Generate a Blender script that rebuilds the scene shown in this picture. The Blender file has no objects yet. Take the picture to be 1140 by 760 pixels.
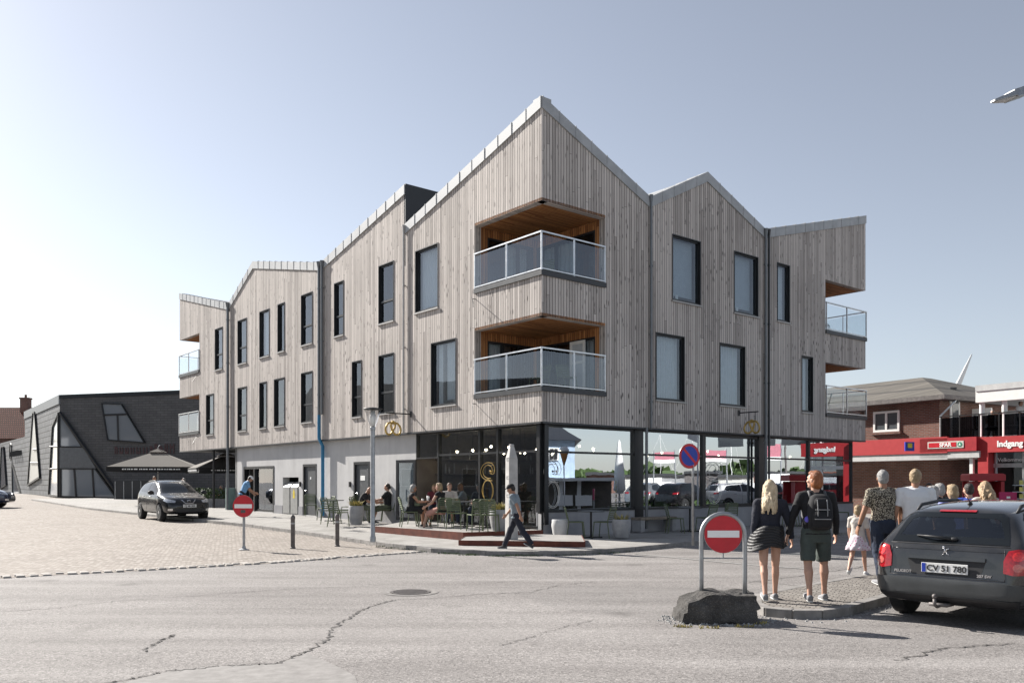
import bpy, bmesh, math, random
from mathutils import Vector, Matrix, noise
from mathutils.bvhtree import BVHTree
random.seed(7)
R = math.radians
V = Vector
SC = bpy.context.scene
COL = SC.collection
# ------------------------------------------------------------------ survey of the place (photo pixel -> point in metres)
F, CX, HOR, EYE = 945.0, 570.0, 536.0, 1.65
def sstep(a):
    a = max(0.0, min(1.0, a)); return a*a*(3-2*a)
def g(x, y):                       # lie of the land: rises gently away to the left
    d = y-18.0
    d = 0 if d < -4 else (d if d > 4 else (d+4)**2/16.0)
    d = min(d, 60.0)
    return 0.008*d*sstep((3-x)/10.0)
KERB = 0.10
def gnd(px, py, off=0.0):          # point on the ground seen at that pixel of the photo
    z = off
    for _ in range(12):
        Y = (EYE-z)*F/(py-HOR); x = (px-CX)/F*Y; z = g(x, Y)+off
    return V((x, Y, z))
def at(px, py, Y): return V(((px-CX)/F*Y, Y, EYE-(py-HOR)/F*Y))
def atg(px, Y, off=0.0):
    x = (px-CX)/F*Y; return V((x, Y, g(x, Y)+off))
def zat(py, Y): return EYE-(py-HOR)/F*Y
# ------------------------------------------------------------------ mesh collecting
class MB:
    def __init__(s): s.v = []; s.f = []; s.m = []
    def add(s, vs, fs, mi=0):
        o = len(s.v); s.v += [V(p) for p in vs]
        s.f += [tuple(i+o for i in f) for f in fs]; s.m += [mi]*len(fs); return s
    def hexa(s, p, mi=0):          # 8 points: bottom 4 ccw, top 4 ccw
        return s.add(p, [(3,2,1,0),(4,5,6,7),(0,1,5,4),(1,2,6,5),(2,3,7,6),(3,0,4,7)], mi)
    def box(s, c, size, rot=None, mi=0):
        x, y, z = size[0]/2, size[1]/2, size[2]/2; c = V(c)
        ps = [V(q) for q in ((-x,-y,-z),(x,-y,-z),(x,y,-z),(-x,y,-z),(-x,-y,z),(x,-y,z),(x,y,z),(-x,y,z))]
        if rot is not None: ps = [rot @ q for q in ps]
        return s.hexa([q+c for q in ps], mi)
    def cyl(s, a, b, r0, r1=None, n=12, caps=True, mi=0):
        a, b = V(a), V(b); r1 = r0 if r1 is None else r1
        d = (b-a).normalized(); u = d.orthogonal().normalized(); w = d.cross(u)
        vs = [];
        for c, r in ((a, r0), (b, r1)):
            for i in range(n):
                t = 2*math.pi*i/n; vs.append(c+(u*math.cos(t)+w*math.sin(t))*r)
        fs = [(i, (i+1)%n, n+(i+1)%n, n+i) for i in range(n)]
        if caps: fs += [tuple(range(n-1,-1,-1)), tuple(range(n,2*n))]
        return s.add(vs, fs, mi)
    def tube(s, pts, r, n=8, closed=False, mi=0):
        pts = [V(p) for p in pts]; N = len(pts); rs = r if isinstance(r, (list, tuple)) else [r]*N
        vs = []; u = None
        for i, p in enumerate(pts):
            if closed: d = pts[(i+1)%N]-pts[i-1]
            else: d = pts[min(i+1,N-1)]-pts[max(i-1,0)]
            d.normalize()
            if u is None: u = d.orthogonal().normalized()
            else:
                u = u-d*u.dot(d); u = u.normalized() if u.length > 1e-6 else d.orthogonal().normalized()
            w = d.cross(u)
            for k in range(n):
                t = 2*math.pi*k/n; vs.append(p+(u*math.cos(t)+w*math.sin(t))*rs[i])
        fs = []
        for i in range(N if closed else N-1):
            j = (i+1)%N
            for k in range(n): fs.append((i*n+k, i*n+(k+1)%n, j*n+(k+1)%n, j*n+k))
        if not closed: fs += [tuple(range(n-1,-1,-1)), tuple(range((N-1)*n, N*n))]
        return s.add(vs, fs, mi)
    def lathe(s, prof, c=(0,0,0), n=24, axis=(0,0,1), mi=0, cap=True):
        ax = V(axis).normalized(); u = ax.orthogonal().normalized(); w = ax.cross(u); c = V(c)
        vs = []
        for r, z in prof:
            for k in range(n):
                t = 2*math.pi*k/n; vs.append(c+ax*z+(u*math.cos(t)+w*math.sin(t))*r)
        fs = []
        for i in range(len(prof)-1):
            for k in range(n): fs.append((i*n+k, i*n+(k+1)%n, (i+1)*n+(k+1)%n, (i+1)*n+k))
        if cap: fs += [tuple(range(n-1,-1,-1)), tuple(range((len(prof)-1)*n, len(prof)*n))]
        return s.add(vs, fs, mi)
    def ell(s, c, r, rot=None, n=14, m=9, mi=0):
        c = V(c); vs = []
        for i in range(m+1):
            a = math.pi*i/m
            for k in range(n):
                t = 2*math.pi*k/n
                q = V((r[0]*math.sin(a)*math.cos(t), r[1]*math.sin(a)*math.sin(t), -r[2]*math.cos(a)))
                if i in (0, m): q += V((math.cos(t), math.sin(t), 0))*1e-4
                vs.append(c+(rot @ q if rot is not None else q))
        fs = []
        for i in range(m):
            for k in range(n): fs.append((i*n+k, i*n+(k+1)%n, (i+1)*n+(k+1)%n, (i+1)*n+k))
        fs += [tuple(range(n-1,-1,-1)), tuple(range(m*n, (m+1)*n))]
        return s.add(vs, fs, mi)
    def loft(s, secs, n=20, mi=0, p=2.3):    # secs: (centre, xaxis, yaxis, rx, ry)
        vs = []
        for c, X, Y, rx, ry in secs:
            for k in range(n):
                t = 2*math.pi*k/n; a, b = math.cos(t), math.sin(t)
                vs.append(V(c)+X*(rx*math.copysign(abs(a)**(2/p), a))+Y*(ry*math.copysign(abs(b)**(2/p), b)))
        m = len(secs); fs = []
        for i in range(m-1):
            for k in range(n): fs.append((i*n+k, i*n+(k+1)%n, (i+1)*n+(k+1)%n, (i+1)*n+k))
        fs += [tuple(range(n-1,-1,-1)), tuple(range((m-1)*n, m*n))]
        return s.add(vs, fs, mi)
    def cap(s, a, b, ra, rb, n=12, mi=0, flat=False):      # tapered capsule
        a, b = V(a), V(b); d = (b-a); L = d.length; d.normalize()
        prof = []
        if not flat:
            for i in range(4): t = math.pi/2*i/4; prof.append((max(ra*math.sin(t), 1e-4), -ra*math.cos(t)))
        prof.append((ra, 0)); prof.append((rb, L))
        if not flat:
            for i in range(1, 5): t = math.pi/2*i/4; prof.append((max(rb*math.cos(t), 1e-4), L+rb*math.sin(t)))
        return s.lathe(prof, a, n, d, mi)
    def prism(s, poly, h0, h1, P, mi=0):     # polygon (a,b) swept from h0 to h1 through P(a,b,h)
        n = len(poly)
        vs = [P(a, b, h0) for a, b in poly]+[P(a, b, h1) for a, b in poly]
        fs = [tuple(range(n-1,-1,-1)), tuple(range(n,2*n))]+[(i,(i+1)%n,n+(i+1)%n,n+i) for i in range(n)]
        return s.add(vs, fs, mi)
    def xf(s, M):
        s.v = [M @ p for p in s.v]; return s
    def join(s, o, mi=0):
        return s.add(o.v, o.f, mi)
    def build(s, name, mats, parent=None, smooth=False, world=False, uvf=None, recalc=True, bevel=0, auto=None):
        me = bpy.data.meshes.new(name)
        off = chain(parent) if (world and parent) else V((0,0,0))
        me.from_pydata([tuple(p-off) for p in s.v], [], s.f)
        if not isinstance(mats, (list, tuple)): mats = [mats]
        for m in mats: me.materials.append(m)
        if len(mats) > 1: me.polygons.foreach_set('material_index', s.m)
        if recalc:
            bm = bmesh.new(); bm.from_mesh(me); bmesh.ops.recalc_face_normals(bm, faces=bm.faces); bm.to_mesh(me); bm.free()
        if uvf:
            uv = me.uv_layers.new(name='UVMap').data
            for pl in me.polygons:
                for li in pl.loop_indices:
                    uv[li].uv = uvf(me.vertices[me.loops[li].vertex_index].co+off, pl.normal)
        if smooth: me.polygons.foreach_set('use_smooth', [True]*len(me.polygons))
        if auto is not None:
            me.polygons.foreach_set('use_smooth', [True]*len(me.polygons)); me.set_sharp_from_angle(angle=R(auto))
        o = bpy.data.objects.new(name, me); COL.objects.link(o)
        if parent: o.parent = parent
        if bevel:
            b = o.modifiers.new('bevel', 'BEVEL'); b.width = bevel; b.segments = 2; b.limit_method = 'ANGLE'; b.angle_limit = R(40)
        return o
def chain(o):
    v = V((0,0,0))
    while o: v += o.location; o = o.parent
    return v
def tag(o, label=None, cat=None, group=None, kind=None):
    if label: o['label'] = label
    if cat: o['category'] = cat
    if group: o['group'] = group
    if kind: o['kind'] = kind
    return o
def thing(name, label, cat, loc=(0,0,0), rz=0, group=None):
    o = bpy.data.objects.new(name, None); COL.objects.link(o); o.empty_display_size = .2
    o.location = loc; o.rotation_euler = (0,0,rz)
    return tag(o, label, cat, group)
def kids(o): return list(KIDS.get(o.name, [])) or [c for c in o.children]
KIDS = {}
def copy_tree(o, parent=None):
    c = o.copy(); COL.objects.link(c)
    if parent: c.parent = parent
    for ch in list(o.children): copy_tree(ch, c)
    return c
def dup(o, loc, rz, label, group=None):
    c = copy_tree(o); c.location = loc; c.rotation_euler = (0,0,rz); c['label'] = label
    if group: c['group'] = group
    return c
def evalmesh(o):
    dg = bpy.context.evaluated_depsgraph_get(); dg.update()
    return bpy.data.meshes.new_from_object(o.evaluated_get(dg))
def bake(o):                        # keep the result of its modifiers as the mesh
    me = evalmesh(o); old = o.data; o.modifiers.clear(); o.data = me; me.name = old.name; bpy.data.meshes.remove(old); return o
TEX = bpy.data.textures.new('folds', 'CLOUDS'); TEX.noise_scale = .11; TEX.noise_depth = 2
TEXF = bpy.data.textures.new('fine_folds', 'CLOUDS'); TEXF.noise_scale = .03; TEXF.noise_depth = 2
def blob(mb, name, mats, parent, voxel=.011, it=4, disp=0, tex=None, fac=.5, world=False):
    o = mb.build(name, mats, parent, world=world)
    m = o.modifiers.new('r', 'REMESH'); m.mode = 'VOXEL'; m.voxel_size = voxel; m.use_smooth_shade = True
    if it: s = o.modifiers.new('s', 'SMOOTH'); s.factor = fac; s.iterations = it
    if disp: d = o.modifiers.new('d', 'DISPLACE'); d.texture = tex or TEX; d.strength = disp; d.mid_level = .5
    bake(o)
    if not o.data.materials: o.data.materials.append(mats)
    return o
# ------------------------------------------------------------------ materials
MATS = {}
class N:
    def __init__(s, name):
        s.mat = bpy.data.materials.new(name); s.mat.use_nodes = True
        s.t = s.mat.node_tree; s.n = s.t.nodes; s.n.clear()
        s.out = s.n.new('ShaderNodeOutputMaterial')
    def nd(s, typ, **kw):
        x = s.n.new(typ)
        for k, v in kw.items():
            if k.startswith('i_'):
                key = k[2:]; key = int(key) if key.isdigit() else key.replace('_', ' ')
                if hasattr(v, 'is_output'): s.t.links.new(v, x.inputs[key])
                else: x.inputs[key].default_value = v
            else: setattr(x, k, v)
        return x
    def link(s, a, b): s.t.links.new(a, b)
    def obj(s, scale=None):
        return s.nd('ShaderNodeTexCoord').outputs['Object']
    def uv(s): return s.nd('ShaderNodeTexCoord').outputs['UV']
    def geo(s): return s.nd('ShaderNodeNewGeometry').outputs['Position']
    def noise(s, vec, scale, detail=3, rough=.55, dist=0):
        return s.nd('ShaderNodeTexNoise', i_Vector=vec, i_Scale=scale, i_Detail=detail, i_Roughness=rough, i_Distortion=dist).outputs[0]
    def math(s, op, a, b=0.0, c=None):
        x = s.nd('ShaderNodeMath', operation=op, i_0=a, i_1=b)
        if c is not None:
            if hasattr(c, 'is_output'): s.link(c, x.inputs[2])
            else: x.inputs[2].default_value = c
        return x.outputs[0]
    def ramp(s, f, stops, interp='LINEAR'):
        x = s.nd('ShaderNodeValToRGB', i_0=f); x.color_ramp.interpolation = interp
        e = x.color_ramp.elements
        while len(e) > 1: e.remove(e[-1])
        for i, (p, c) in enumerate(stops):
            if i == 0: q = e[0]; q.position = p
            else: q = e.new(p)
            q.color = (c, c, c, 1) if isinstance(c, (int, float)) else (*c, 1)
        return x.outputs[0]
    def mix(s, f, a, b, mode='MIX'):
        x = s.nd('ShaderNodeMix', data_type='RGBA', blend_type=mode)
        for i, v in ((0, f), (6, a), (7, b)):
            if hasattr(v, 'is_output'): s.link(v, x.inputs[i])
            elif i == 0: x.inputs[0].default_value = v
            else: x.inputs[i].default_value = (*v, 1) if len(v) == 3 else v
        return x.outputs[2]
    def mapping(s, vec, scale=(1,1,1), loc=(0,0,0), rot=(0,0,0)):
        return s.nd('ShaderNodeMapping', i_Vector=vec, i_Scale=scale, i_Location=loc, i_Rotation=rot).outputs[0]
    def bump(s, h, strength=.3, dist=.01, nrm=None):
        x = s.nd('ShaderNodeBump', i_Height=h, i_Strength=strength, i_Distance=dist)
        if nrm: s.link(nrm, x.inputs['Normal'])
        return x.outputs[0]
    def pbr(s, col, rough=.6, metal=0.0, nrm=None, spec=.5, coat=0, alpha=None):
        b = s.nd('ShaderNodeBsdfPrincipled')
        for k, v in (('Base Color', col), ('Roughness', rough), ('Metallic', metal), ('Specular IOR Level', spec), ('Coat Weight', coat)):
            if hasattr(v, 'is_output'): s.link(v, b.inputs[k])
            else: b.inputs[k].default_value = (*v, 1) if isinstance(v, tuple) else v
        if nrm: s.link(nrm, b.inputs['Normal'])
        s.link(b.outputs[0], s.out.inputs[0]); s.b = b
        return s.mat
def plain(name, col, rough=.6, metal=0.0, var=.12, scale=6, bump=.0, bscale=60, spec=.5, coat=0):
    k = N(name); p = k.obj()
    n1 = k.noise(p, scale, 4); c = k.mix(k.ramp(n1, [(.3, 0), (.7, 1)]), tuple(x*(1-var) for x in col), tuple(min(1, x*(1+var)) for x in col))
    nr = k.bump(k.noise(p, bscale, 3), bump, .01) if bump else None
    rg = k.math('MULTIPLY_ADD', n1, .15, max(0.02, rough-.075))
    return k.pbr(c, rg, metal, nr, spec, coat)
M = {}
def mk_cladding(name, dark=(.28,.252,.234), light=(.69,.632,.588), bw=.108, warm=None):
    k = N(name); uv = k.uv(); sx = k.nd('ShaderNodeSeparateXYZ', i_0=uv); u, v = sx.outputs[0], sx.outputs[1]
    ub = k.math('DIVIDE', u, bw); bid = k.math('FLOOR', ub); fr = k.math('FRACT', ub)
    wn = k.nd('ShaderNodeTexWhiteNoise', noise_dimensions='1D', i_W=bid); rnd = wn.outputs[0]
    # butt joints between board lengths
    vj = k.math('MULTIPLY_ADD', rnd, 7.3, k.math('DIVIDE', v, 4.2)); jid = k.math('FLOOR', vj); 
    wn2 = k.nd('ShaderNodeTexWhiteNoise', noise_dimensions='2D', i_Vector=k.nd('ShaderNodeCombineXYZ', i_0=bid, i_1=jid).outputs[0]); r2 = wn2.outputs[0]
    kbig = k.ramp(k.noise(k.mapping(uv, (.25, .35, 1), loc=(3,5,0)), 1.0, 2), [(.35, .25), (.65, 1)])
    loc = k.nd('ShaderNodeCombineXYZ', i_0=k.math('ADD', u, k.math('MULTIPLY', rnd, 3.0)), i_1=k.math('ADD', v, k.math('MULTIPLY', r2, 40.0)), i_2=r2).outputs[0]
    grain = k.noise(k.mapping(loc, (60, 2.2, 1)), 1.0, 4, .6)
    blot = k.noise(k.mapping(uv, (.5, .22, 1)), 1.0, 4, .6)
    f = k.math('ADD', k.math('MULTIPLY', r2, .34), k.math('MULTIPLY', grain, .42)); f = k.math('ADD', f, k.math('MULTIPLY', blot, .25))
    run = k.noise(k.mapping(uv, (1.6, .10, 1)), 1.0, 5, .7); blo2 = k.noise(k.mapping(uv, (.16, .3, 1)), 1.0, 3, .6)
    f = k.math('SUBTRACT', f, k.math('MULTIPLY', k.ramp(run, [(.5, 0), (.78, 1)]), .16)); f = k.math('ADD', f, k.math('MULTIPLY', k.math('SUBTRACT', blo2, .5), .35))
    c = k.ramp(f, [(.22, dark), (.5, tuple((a+b)/2 for a, b in zip(dark, light))), (.85, light)])
    kn = k.nd('ShaderNodeTexVoronoi', feature='F1', i_Vector=k.mapping(loc, (9, 2.6, 1)), i_Scale=1.0, i_Randomness=1.0)
    kd = k.ramp(kn.outputs[0], [(.13, 1), (.27, 0)])
    sel = k.math('GREATER_THAN', k.nd('ShaderNodeSeparateXYZ', i_0=kn.outputs[1]).outputs[0], .25)
    kd = k.math('MULTIPLY', k.math('MULTIPLY', kd, sel), kbig)
    c = k.mix(k.math('MULTIPLY', kd, .95), c, tuple(x*.22 for x in dark))
    gap = k.ramp(k.math('ABSOLUTE', k.math('SUBTRACT', fr, .5)), [(.385, 0), (.45, 1)])
    c = k.mix(k.math('MULTIPLY', gap, .88), c, tuple(x*.2 for x in dark))
    jf = k.math('LESS_THAN', k.math('FRACT', vj), .003)
    c = k.mix(k.math('MULTIPLY', jf, .7), c, tuple(x*.3 for x in dark))
    if warm: c = k.mix(.0, c, warm)
    h = k.math('SUBTRACT', k.math('MULTIPLY', grain, .12), gap)
    h = k.math('ADD', h, k.math('MULTIPLY', r2, .25))
    return k.pbr(c, .78, 0, k.bump(h, .75, .014), .25)
M['clad'] = mk_cladding('weathered_boards')
M['warm'] = mk_cladding('oiled_boards', (.20,.08,.03), (.60,.28,.11), .095)
def mk_concrete(name, a, b, sc=1.2, pan=0):
    k = N(name); p = k.geo()
    n1 = k.noise(p, sc, 6, .6); n2 = k.noise(p, 35, 3); st = k.noise(k.mapping(p, (2.5, 2.5, .35)), 1, 4, .6)
    c = k.mix(k.ramp(n1, [(.3, 0), (.7, 1)]), a, b)
    c = k.mix(k.math('MULTIPLY', k.ramp(st, [(.45, 0), (.75, 1)]), .3), c, tuple(x*.7 for x in a))
    return k.pbr(c, .85, 0, k.bump(n2, .25, .006), .3)
M['concrete'] = mk_concrete('grey_render', (.46,.455,.455), (.55,.545,.54))
M['plinth'] = mk_concrete('plinth_concrete', (.26,.26,.275), (.36,.36,.37))
M['planter'] = mk_concrete('planter_concrete', (.26,.26,.27), (.38,.38,.38), 6)
M['planterw'] = mk_concrete('white_concrete', (.5,.5,.5), (.6,.6,.59), 6)
M['stone'] = mk_concrete('granite', (.36,.35,.34), (.5,.49,.47), 5)
M['frame'] = plain('black_frame', (.012,.013,.015), .4, 0, .1)
M['frame2'] = plain('dark_grey_frame', (.03,.032,.036), .45)
M['zinc'] = plain('zinc_coping', (.36,.37,.38), .6, .1, .15, 2)
M['pipe'] = plain('grey_pipe', (.16,.17,.18), .45, .6)
M['pipel'] = plain('pale_pipe', (.38,.37,.36), .5, .3)
M['blue'] = plain('blue_pipe', (.02,.17,.33), .45)
M['alu'] = plain('aluminium', (.6,.61,.62), .35, .8)
M['galv'] = plain('galvanised', (.34,.35,.36), .42, .75, .2, 9)
M['corten'] = plain('rusty_steel', (.14,.045,.03), .85, .1, .35, 5, .3)
M['door'] = plain('grey_door', (.07,.075,.08), .5)
M['cab'] = plain('cabinet_grey', (.3,.3,.29), .5)
M['white'] = plain('white_paint', (.78,.78,.76), .55, 0, .04)
M['offw'] = plain('offwhite_fabric', (.55,.54,.5), .8)
M['room'] = plain('room_wall', (.24,.225,.21), .9)
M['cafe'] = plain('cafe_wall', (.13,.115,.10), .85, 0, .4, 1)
M['curtain'] = plain('curtain_cloth', (.82,.82,.82), .9, 0, .05)
M['blind'] = plain('grey_blind', (.5,.53,.56), .9, 0, .05)
M['red'] = plain('sign_red', (.52,.012,.025), .4, 0, .08, 8)
M['signblue'] = plain('sign_blue', (.01,.04,.36), .4)
M['black'] = plain('black_plastic', (.012,.012,.013), .5)
M['rubber'] = plain('tyre_rubber', (.015,.015,.016), .85, 0, .2, 20)
M['gold'] = plain('brass_gold', (.46,.32,.10), .45, .45)
M['silver'] = plain('silver_vinyl', (.62,.61,.58), .5)
M['green'] = plain('olive_metal', (.10,.125,.065), .5, .1)
M['wood'] = plain('bench_wood', (.23,.19,.15), .8, 0, .3, 14)
M['bronze'] = plain('bollard_iron', (.13,.118,.115), .6, .4, .3, 8)
M['yellow'] = plain('yellow_sticker', (.65,.5,.03), .6)
M['text_w'] = plain('white_lettering', (.85,.85,.84), .5, 0, .02)
M['text_k'] = plain('black_lettering', (.02,.02,.02), .5, 0, .02)
M['leaf'] = plain('leaf_green', (.06,.10,.03), .7, 0, .5, 12)
M['dry'] = plain('dry_grass', (.36,.30,.10), .8, 0, .5, 12)
M['soil'] = plain('soil', (.05,.035,.025), .95)
def mk_glass(name, base=.12, k2=1.0, tint=(.75,.8,.82), rough=.0, wav=0):
    k = N(name)
    lw = k.nd('ShaderNodeFresnel', i_IOR=1.5).outputs[0]
    f = k.math('MULTIPLY_ADD', lw, k2, base); f = k.math('MINIMUM', f, .92)
    f = k.math('MULTIPLY', f, k.math('SUBTRACT', 1.0, k.nd('ShaderNodeNewGeometry').outputs['Backfacing']))
    tr = k.nd('ShaderNodeBsdfTransparent', i_0=(*tint, 1)).outputs[0]
    gl = k.nd('ShaderNodeBsdfGlossy', i_0=(.86,.91,.98,1), i_1=rough)
    if wav:
        gl_n = k.bump(k.noise(k.geo(), .9, 2), wav, .02); k.link(gl_n, gl.inputs['Normal'])
    mx = k.nd('ShaderNodeMixShader', i_0=f, i_1=tr, i_2=gl.outputs[0])
    k.link(mx.outputs[0], k.out.inputs[0]); return k.mat
M['glass'] = mk_glass('window_glass', .05, 1.1, (.80,.84,.86), 0, .06)
M['shop'] = mk_glass('shop_glass', .52, 1.9, (.55,.6,.62), 0, .05)
M['shopl'] = mk_glass('cafe_glass', .06, 1.3, (.72,.76,.78), 0, .05)
M['rail'] = mk_glass('balustrade_glass', .05, 1.3, (.90,.93,.94), .0)
M['carglass'] = plain('car_glass', (.010,.012,.014), .09, 0, .05, 2, spec=.45)
M['lampglass'] = mk_glass('lamp_glass', .25, 1, (.9,.9,.9), .3)
def mk_emit(name, col, s):
    k = N(name); e = k.nd('ShaderNodeEmission', i_0=(*col, 1), i_1=s); k.link(e.outputs[0], k.out.inputs[0]); return k.mat
M['bulb'] = mk_emit('lit_bulb', (1,.8,.55), 22)
def mk_brick(name, c1, c2, mort, w, h, ms=.02, bump=.5, rough=.85, varscale=1.0):
    k = N(name); uv = k.uv()
    b = k.nd('ShaderNodeTexBrick', i_Vector=uv, i_Color1=(*c1, 1), i_Color2=(*c2, 1), i_Mortar=(*mort, 1), i_Scale=1.0, i_Mortar_Size=ms*h*2, i_Bias=0.0, i_Brick_Width=w, i_Row_Height=h)
    n1 = k.noise(uv, varscale, 5, .6); c = k.mix(k.ramp(n1, [(.3, .0), (.75, .5)]), b.outputs[0], tuple(x*.55 for x in c1))
    hgt = k.math('SUBTRACT', k.math('MULTIPLY', k.noise(uv, 40, 2), .3), b.outputs[1])
    return k.pbr(c, rough, 0, k.bump(hgt, bump, .01), .35)
M['slate'] = mk_brick('sunlit_slate_shingles', (.16,.165,.17), (.22,.225,.23), (.03,.03,.032), .9, .45, .05, .6, .6)  # side wall slates, lighter: grazing sun put into the colour
M['slate_shaded'] = mk_brick('shaded_slate', (.10,.10,.103), (.125,.125,.128), (.06,.06,.06), .6, .19, .04, .4, .75)  # front wall slates, darker: their shade put into the colour
M['brick'] = mk_brick('red_brick', (.14,.055,.04), (.24,.10,.07), (.2,.17,.15), .24, .075, .1, .4)
M['tile'] = mk_brick('red_roof_tiles', (.27,.075,.05), (.38,.12,.08), (.06,.03,.02), .25, .3, .12, .8)
def mk_asphalt():
    k = N('worn_asphalt'); p = k.geo()
    big = k.noise(p, .16, 5, .6); mid = k.noise(k.mapping(p, (.5, 2.2, 1), rot=(0,0,.12)), .55, 4, .6)
    fine = k.nd('ShaderNodeTexVoronoi', i_Vector=p, i_Scale=62.0, i_Randomness=1.0); col = k.nd('ShaderNodeSeparateXYZ', i_0=fine.outputs[1]).outputs[0]
    n2 = k.noise(p, 160, 2); n3 = k.noise(p, 22, 4, .7)
    f = k.math('ADD', k.math('MULTIPLY', big, .5), k.math('MULTIPLY', mid, .5))
    c = k.ramp(f, [(.34, (.175,.163,.156)), (.5, (.235,.22,.211)), (.66, (.30,.283,.272))])
    sp = k.ramp(col, [(0, .5), (.35, .92), (.8, 1.06), (1, 1.5)])
    c = k.mix(1.0, c, sp, 'MULTIPLY')
    c = k.mix(k.math('MULTIPLY', k.ramp(n3, [(.58, 0), (.75, 1)]), .35), c, (.09,.087,.085))
    # patches where the road was re-laid
    pt = k.nd('ShaderNodeTexVoronoi', i_Vector=k.mapping(p, (.11, .3, 1), rot=(0,0,.1)), i_Scale=1.0, i_Randomness=.9); pc = k.nd('ShaderNodeSeparateXYZ', i_0=pt.outputs[1]).outputs[1]
    c = k.mix(k.math('MULTIPLY', k.math('GREATER_THAN', pc, .72), .18), c, (.11,.108,.107))
    tr_ = k.noise(k.mapping(p, (.07, 1.5, 1), rot=(0,0,-.05)), 1.0, 3, .5); c = k.mix(k.math('MULTIPLY', k.ramp(tr_, [(.50, 0), (.68, 1)]), .34), c, (.34,.322,.31)); tr2 = k.noise(k.mapping(p, (.06, 1.1, 1), loc=(7,3,0), rot=(0,0,-.04)), 1.0, 3, .5); c = k.mix(k.math('MULTIPLY', k.ramp(tr2, [(.52, 0), (.7, 1)]), .3), c, (.15,.14,.134))
    st = k.noise(p, .9, 5, .7); c = k.mix(k.math('MULTIPLY', k.ramp(st, [(.60, 0), (.72, 1)]), .5), c, (.15,.14,.133))
    oil = k.nd('ShaderNodeTexVoronoi', i_Vector=p, i_Scale=.55, i_Randomness=1.0); c = k.mix(k.math('MULTIPLY', k.ramp(k.math('ADD', oil.outputs[0], k.math('MULTIPLY', n3, .12)), [(.10, 1), (.19, 0)]), .45), c, (.08,.075,.07))
    h = k.math('ADD', k.math('MULTIPLY', fine.outputs[0], 1.0), n2)
    return k.pbr(c, .88, 0, k.bump(h, .55, .006), .3)
M['asphalt'] = mk_asphalt()
def mk_cobble(name, cols, mort, w, h, rot=0, sc=1.0, bump=.8):
    k = N(name); p = k.mapping(k.geo(), (1,1,1), rot=(0,0,rot))
    wob = k.nd('ShaderNodeMix', data_type='RGBA', blend_type='LINEAR_LIGHT'); 
    nz = k.nd('ShaderNodeTexNoise', i_Vector=p, i_Scale=2.5, i_Detail=2.0)
    wob.inputs[0].default_value = .06; k.link(p, wob.inputs[6]); k.link(nz.outputs[1], wob.inputs[7])
    b = k.nd('ShaderNodeTexBrick', i_Vector=wob.outputs[2], i_Color1=(0,0,0,1), i_Color2=(1,1,1,1), i_Mortar=(.5,.5,.5,1), i_Scale=1.0, i_Mortar_Size=.012, i_Mortar_Smooth=.6, i_Brick_Width=w, i_Row_Height=h)
    n1 = k.noise(p, .35, 5, .65); n2 = k.noise(p, 30, 3, .6)
    c = k.ramp(b.outputs[0], [(0, cols[0]), (.5, cols[1]), (1, cols[2])])
    c = k.mix(k.ramp(n1, [(.3, 0), (.7, .45)]), c, tuple(x*1.25 for x in cols[1]))
    n0 = k.noise(p, .12, 5, .7); c = k.mix(k.math('MULTIPLY', k.ramp(n0, [(.45, 0), (.7, 1)]), .4), c, tuple(x*.62 for x in cols[1]))
    c = k.mix(k.ramp(n2, [(.35, .25), (.65, 0)]), c, tuple(x*.6 for x in cols[0]))
    c = k.mix(b.outputs[1], c, mort)
    hh = k.math('SUBTRACT', k.math('MULTIPLY', n2, .4), b.outputs[1])
    return k.pbr(c, .85, 0, k.bump(hh, bump, .012), .3)
M['cobble'] = mk_cobble('plaza_setts', ((.19,.165,.145), (.31,.275,.245), (.44,.40,.365)), (.22,.195,.17), .115, .10, .2)
M['paving'] = mk_cobble('paving_slabs', ((.25,.24,.225), (.32,.31,.295), (.38,.365,.35)), (.12,.11,.10), .6, .4, -.69, bump=.3)
M['islandm'] = mk_cobble('island_setts', ((.16,.145,.13), (.24,.22,.2), (.32,.3,.27)), (.12,.11,.10), .12, .1, .5)
M['curb'] = mk_concrete('kerbstone', (.17,.162,.155), (.33,.315,.3), 5)
M['crack'] = plain('crack_tar', (.06,.056,.054), .9)
M['line'] = plain('worn_line_paint', (.30,.295,.285), .85, 0, .3, 5)
M['rock'] = None
def mk_rock():
    k = N('dark_rock'); p = k.obj(); n1 = k.noise(p, 3, 6, .65); n2 = k.noise(p, 22, 5, .65)
    gr_ = k.nd('ShaderNodeTexVoronoi', i_Vector=p, i_Scale=130.0); c = k.ramp(n1, [(.3, (.03,.028,.027)), (.6, (.085,.08,.076)), (.8, (.2,.19,.18))]); c = k.mix(k.ramp(k.nd('ShaderNodeSeparateXYZ', i_0=gr_.outputs[1]).outputs[0], [(.7, 0), (1, .35)]), c, (.25,.24,.22))
    return k.pbr(c, .9, 0, k.bump(k.math('ADD', n1, k.math('MULTIPLY', n2, .5)), .9, .05), .3)
M['rock'] = mk_rock()
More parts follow.
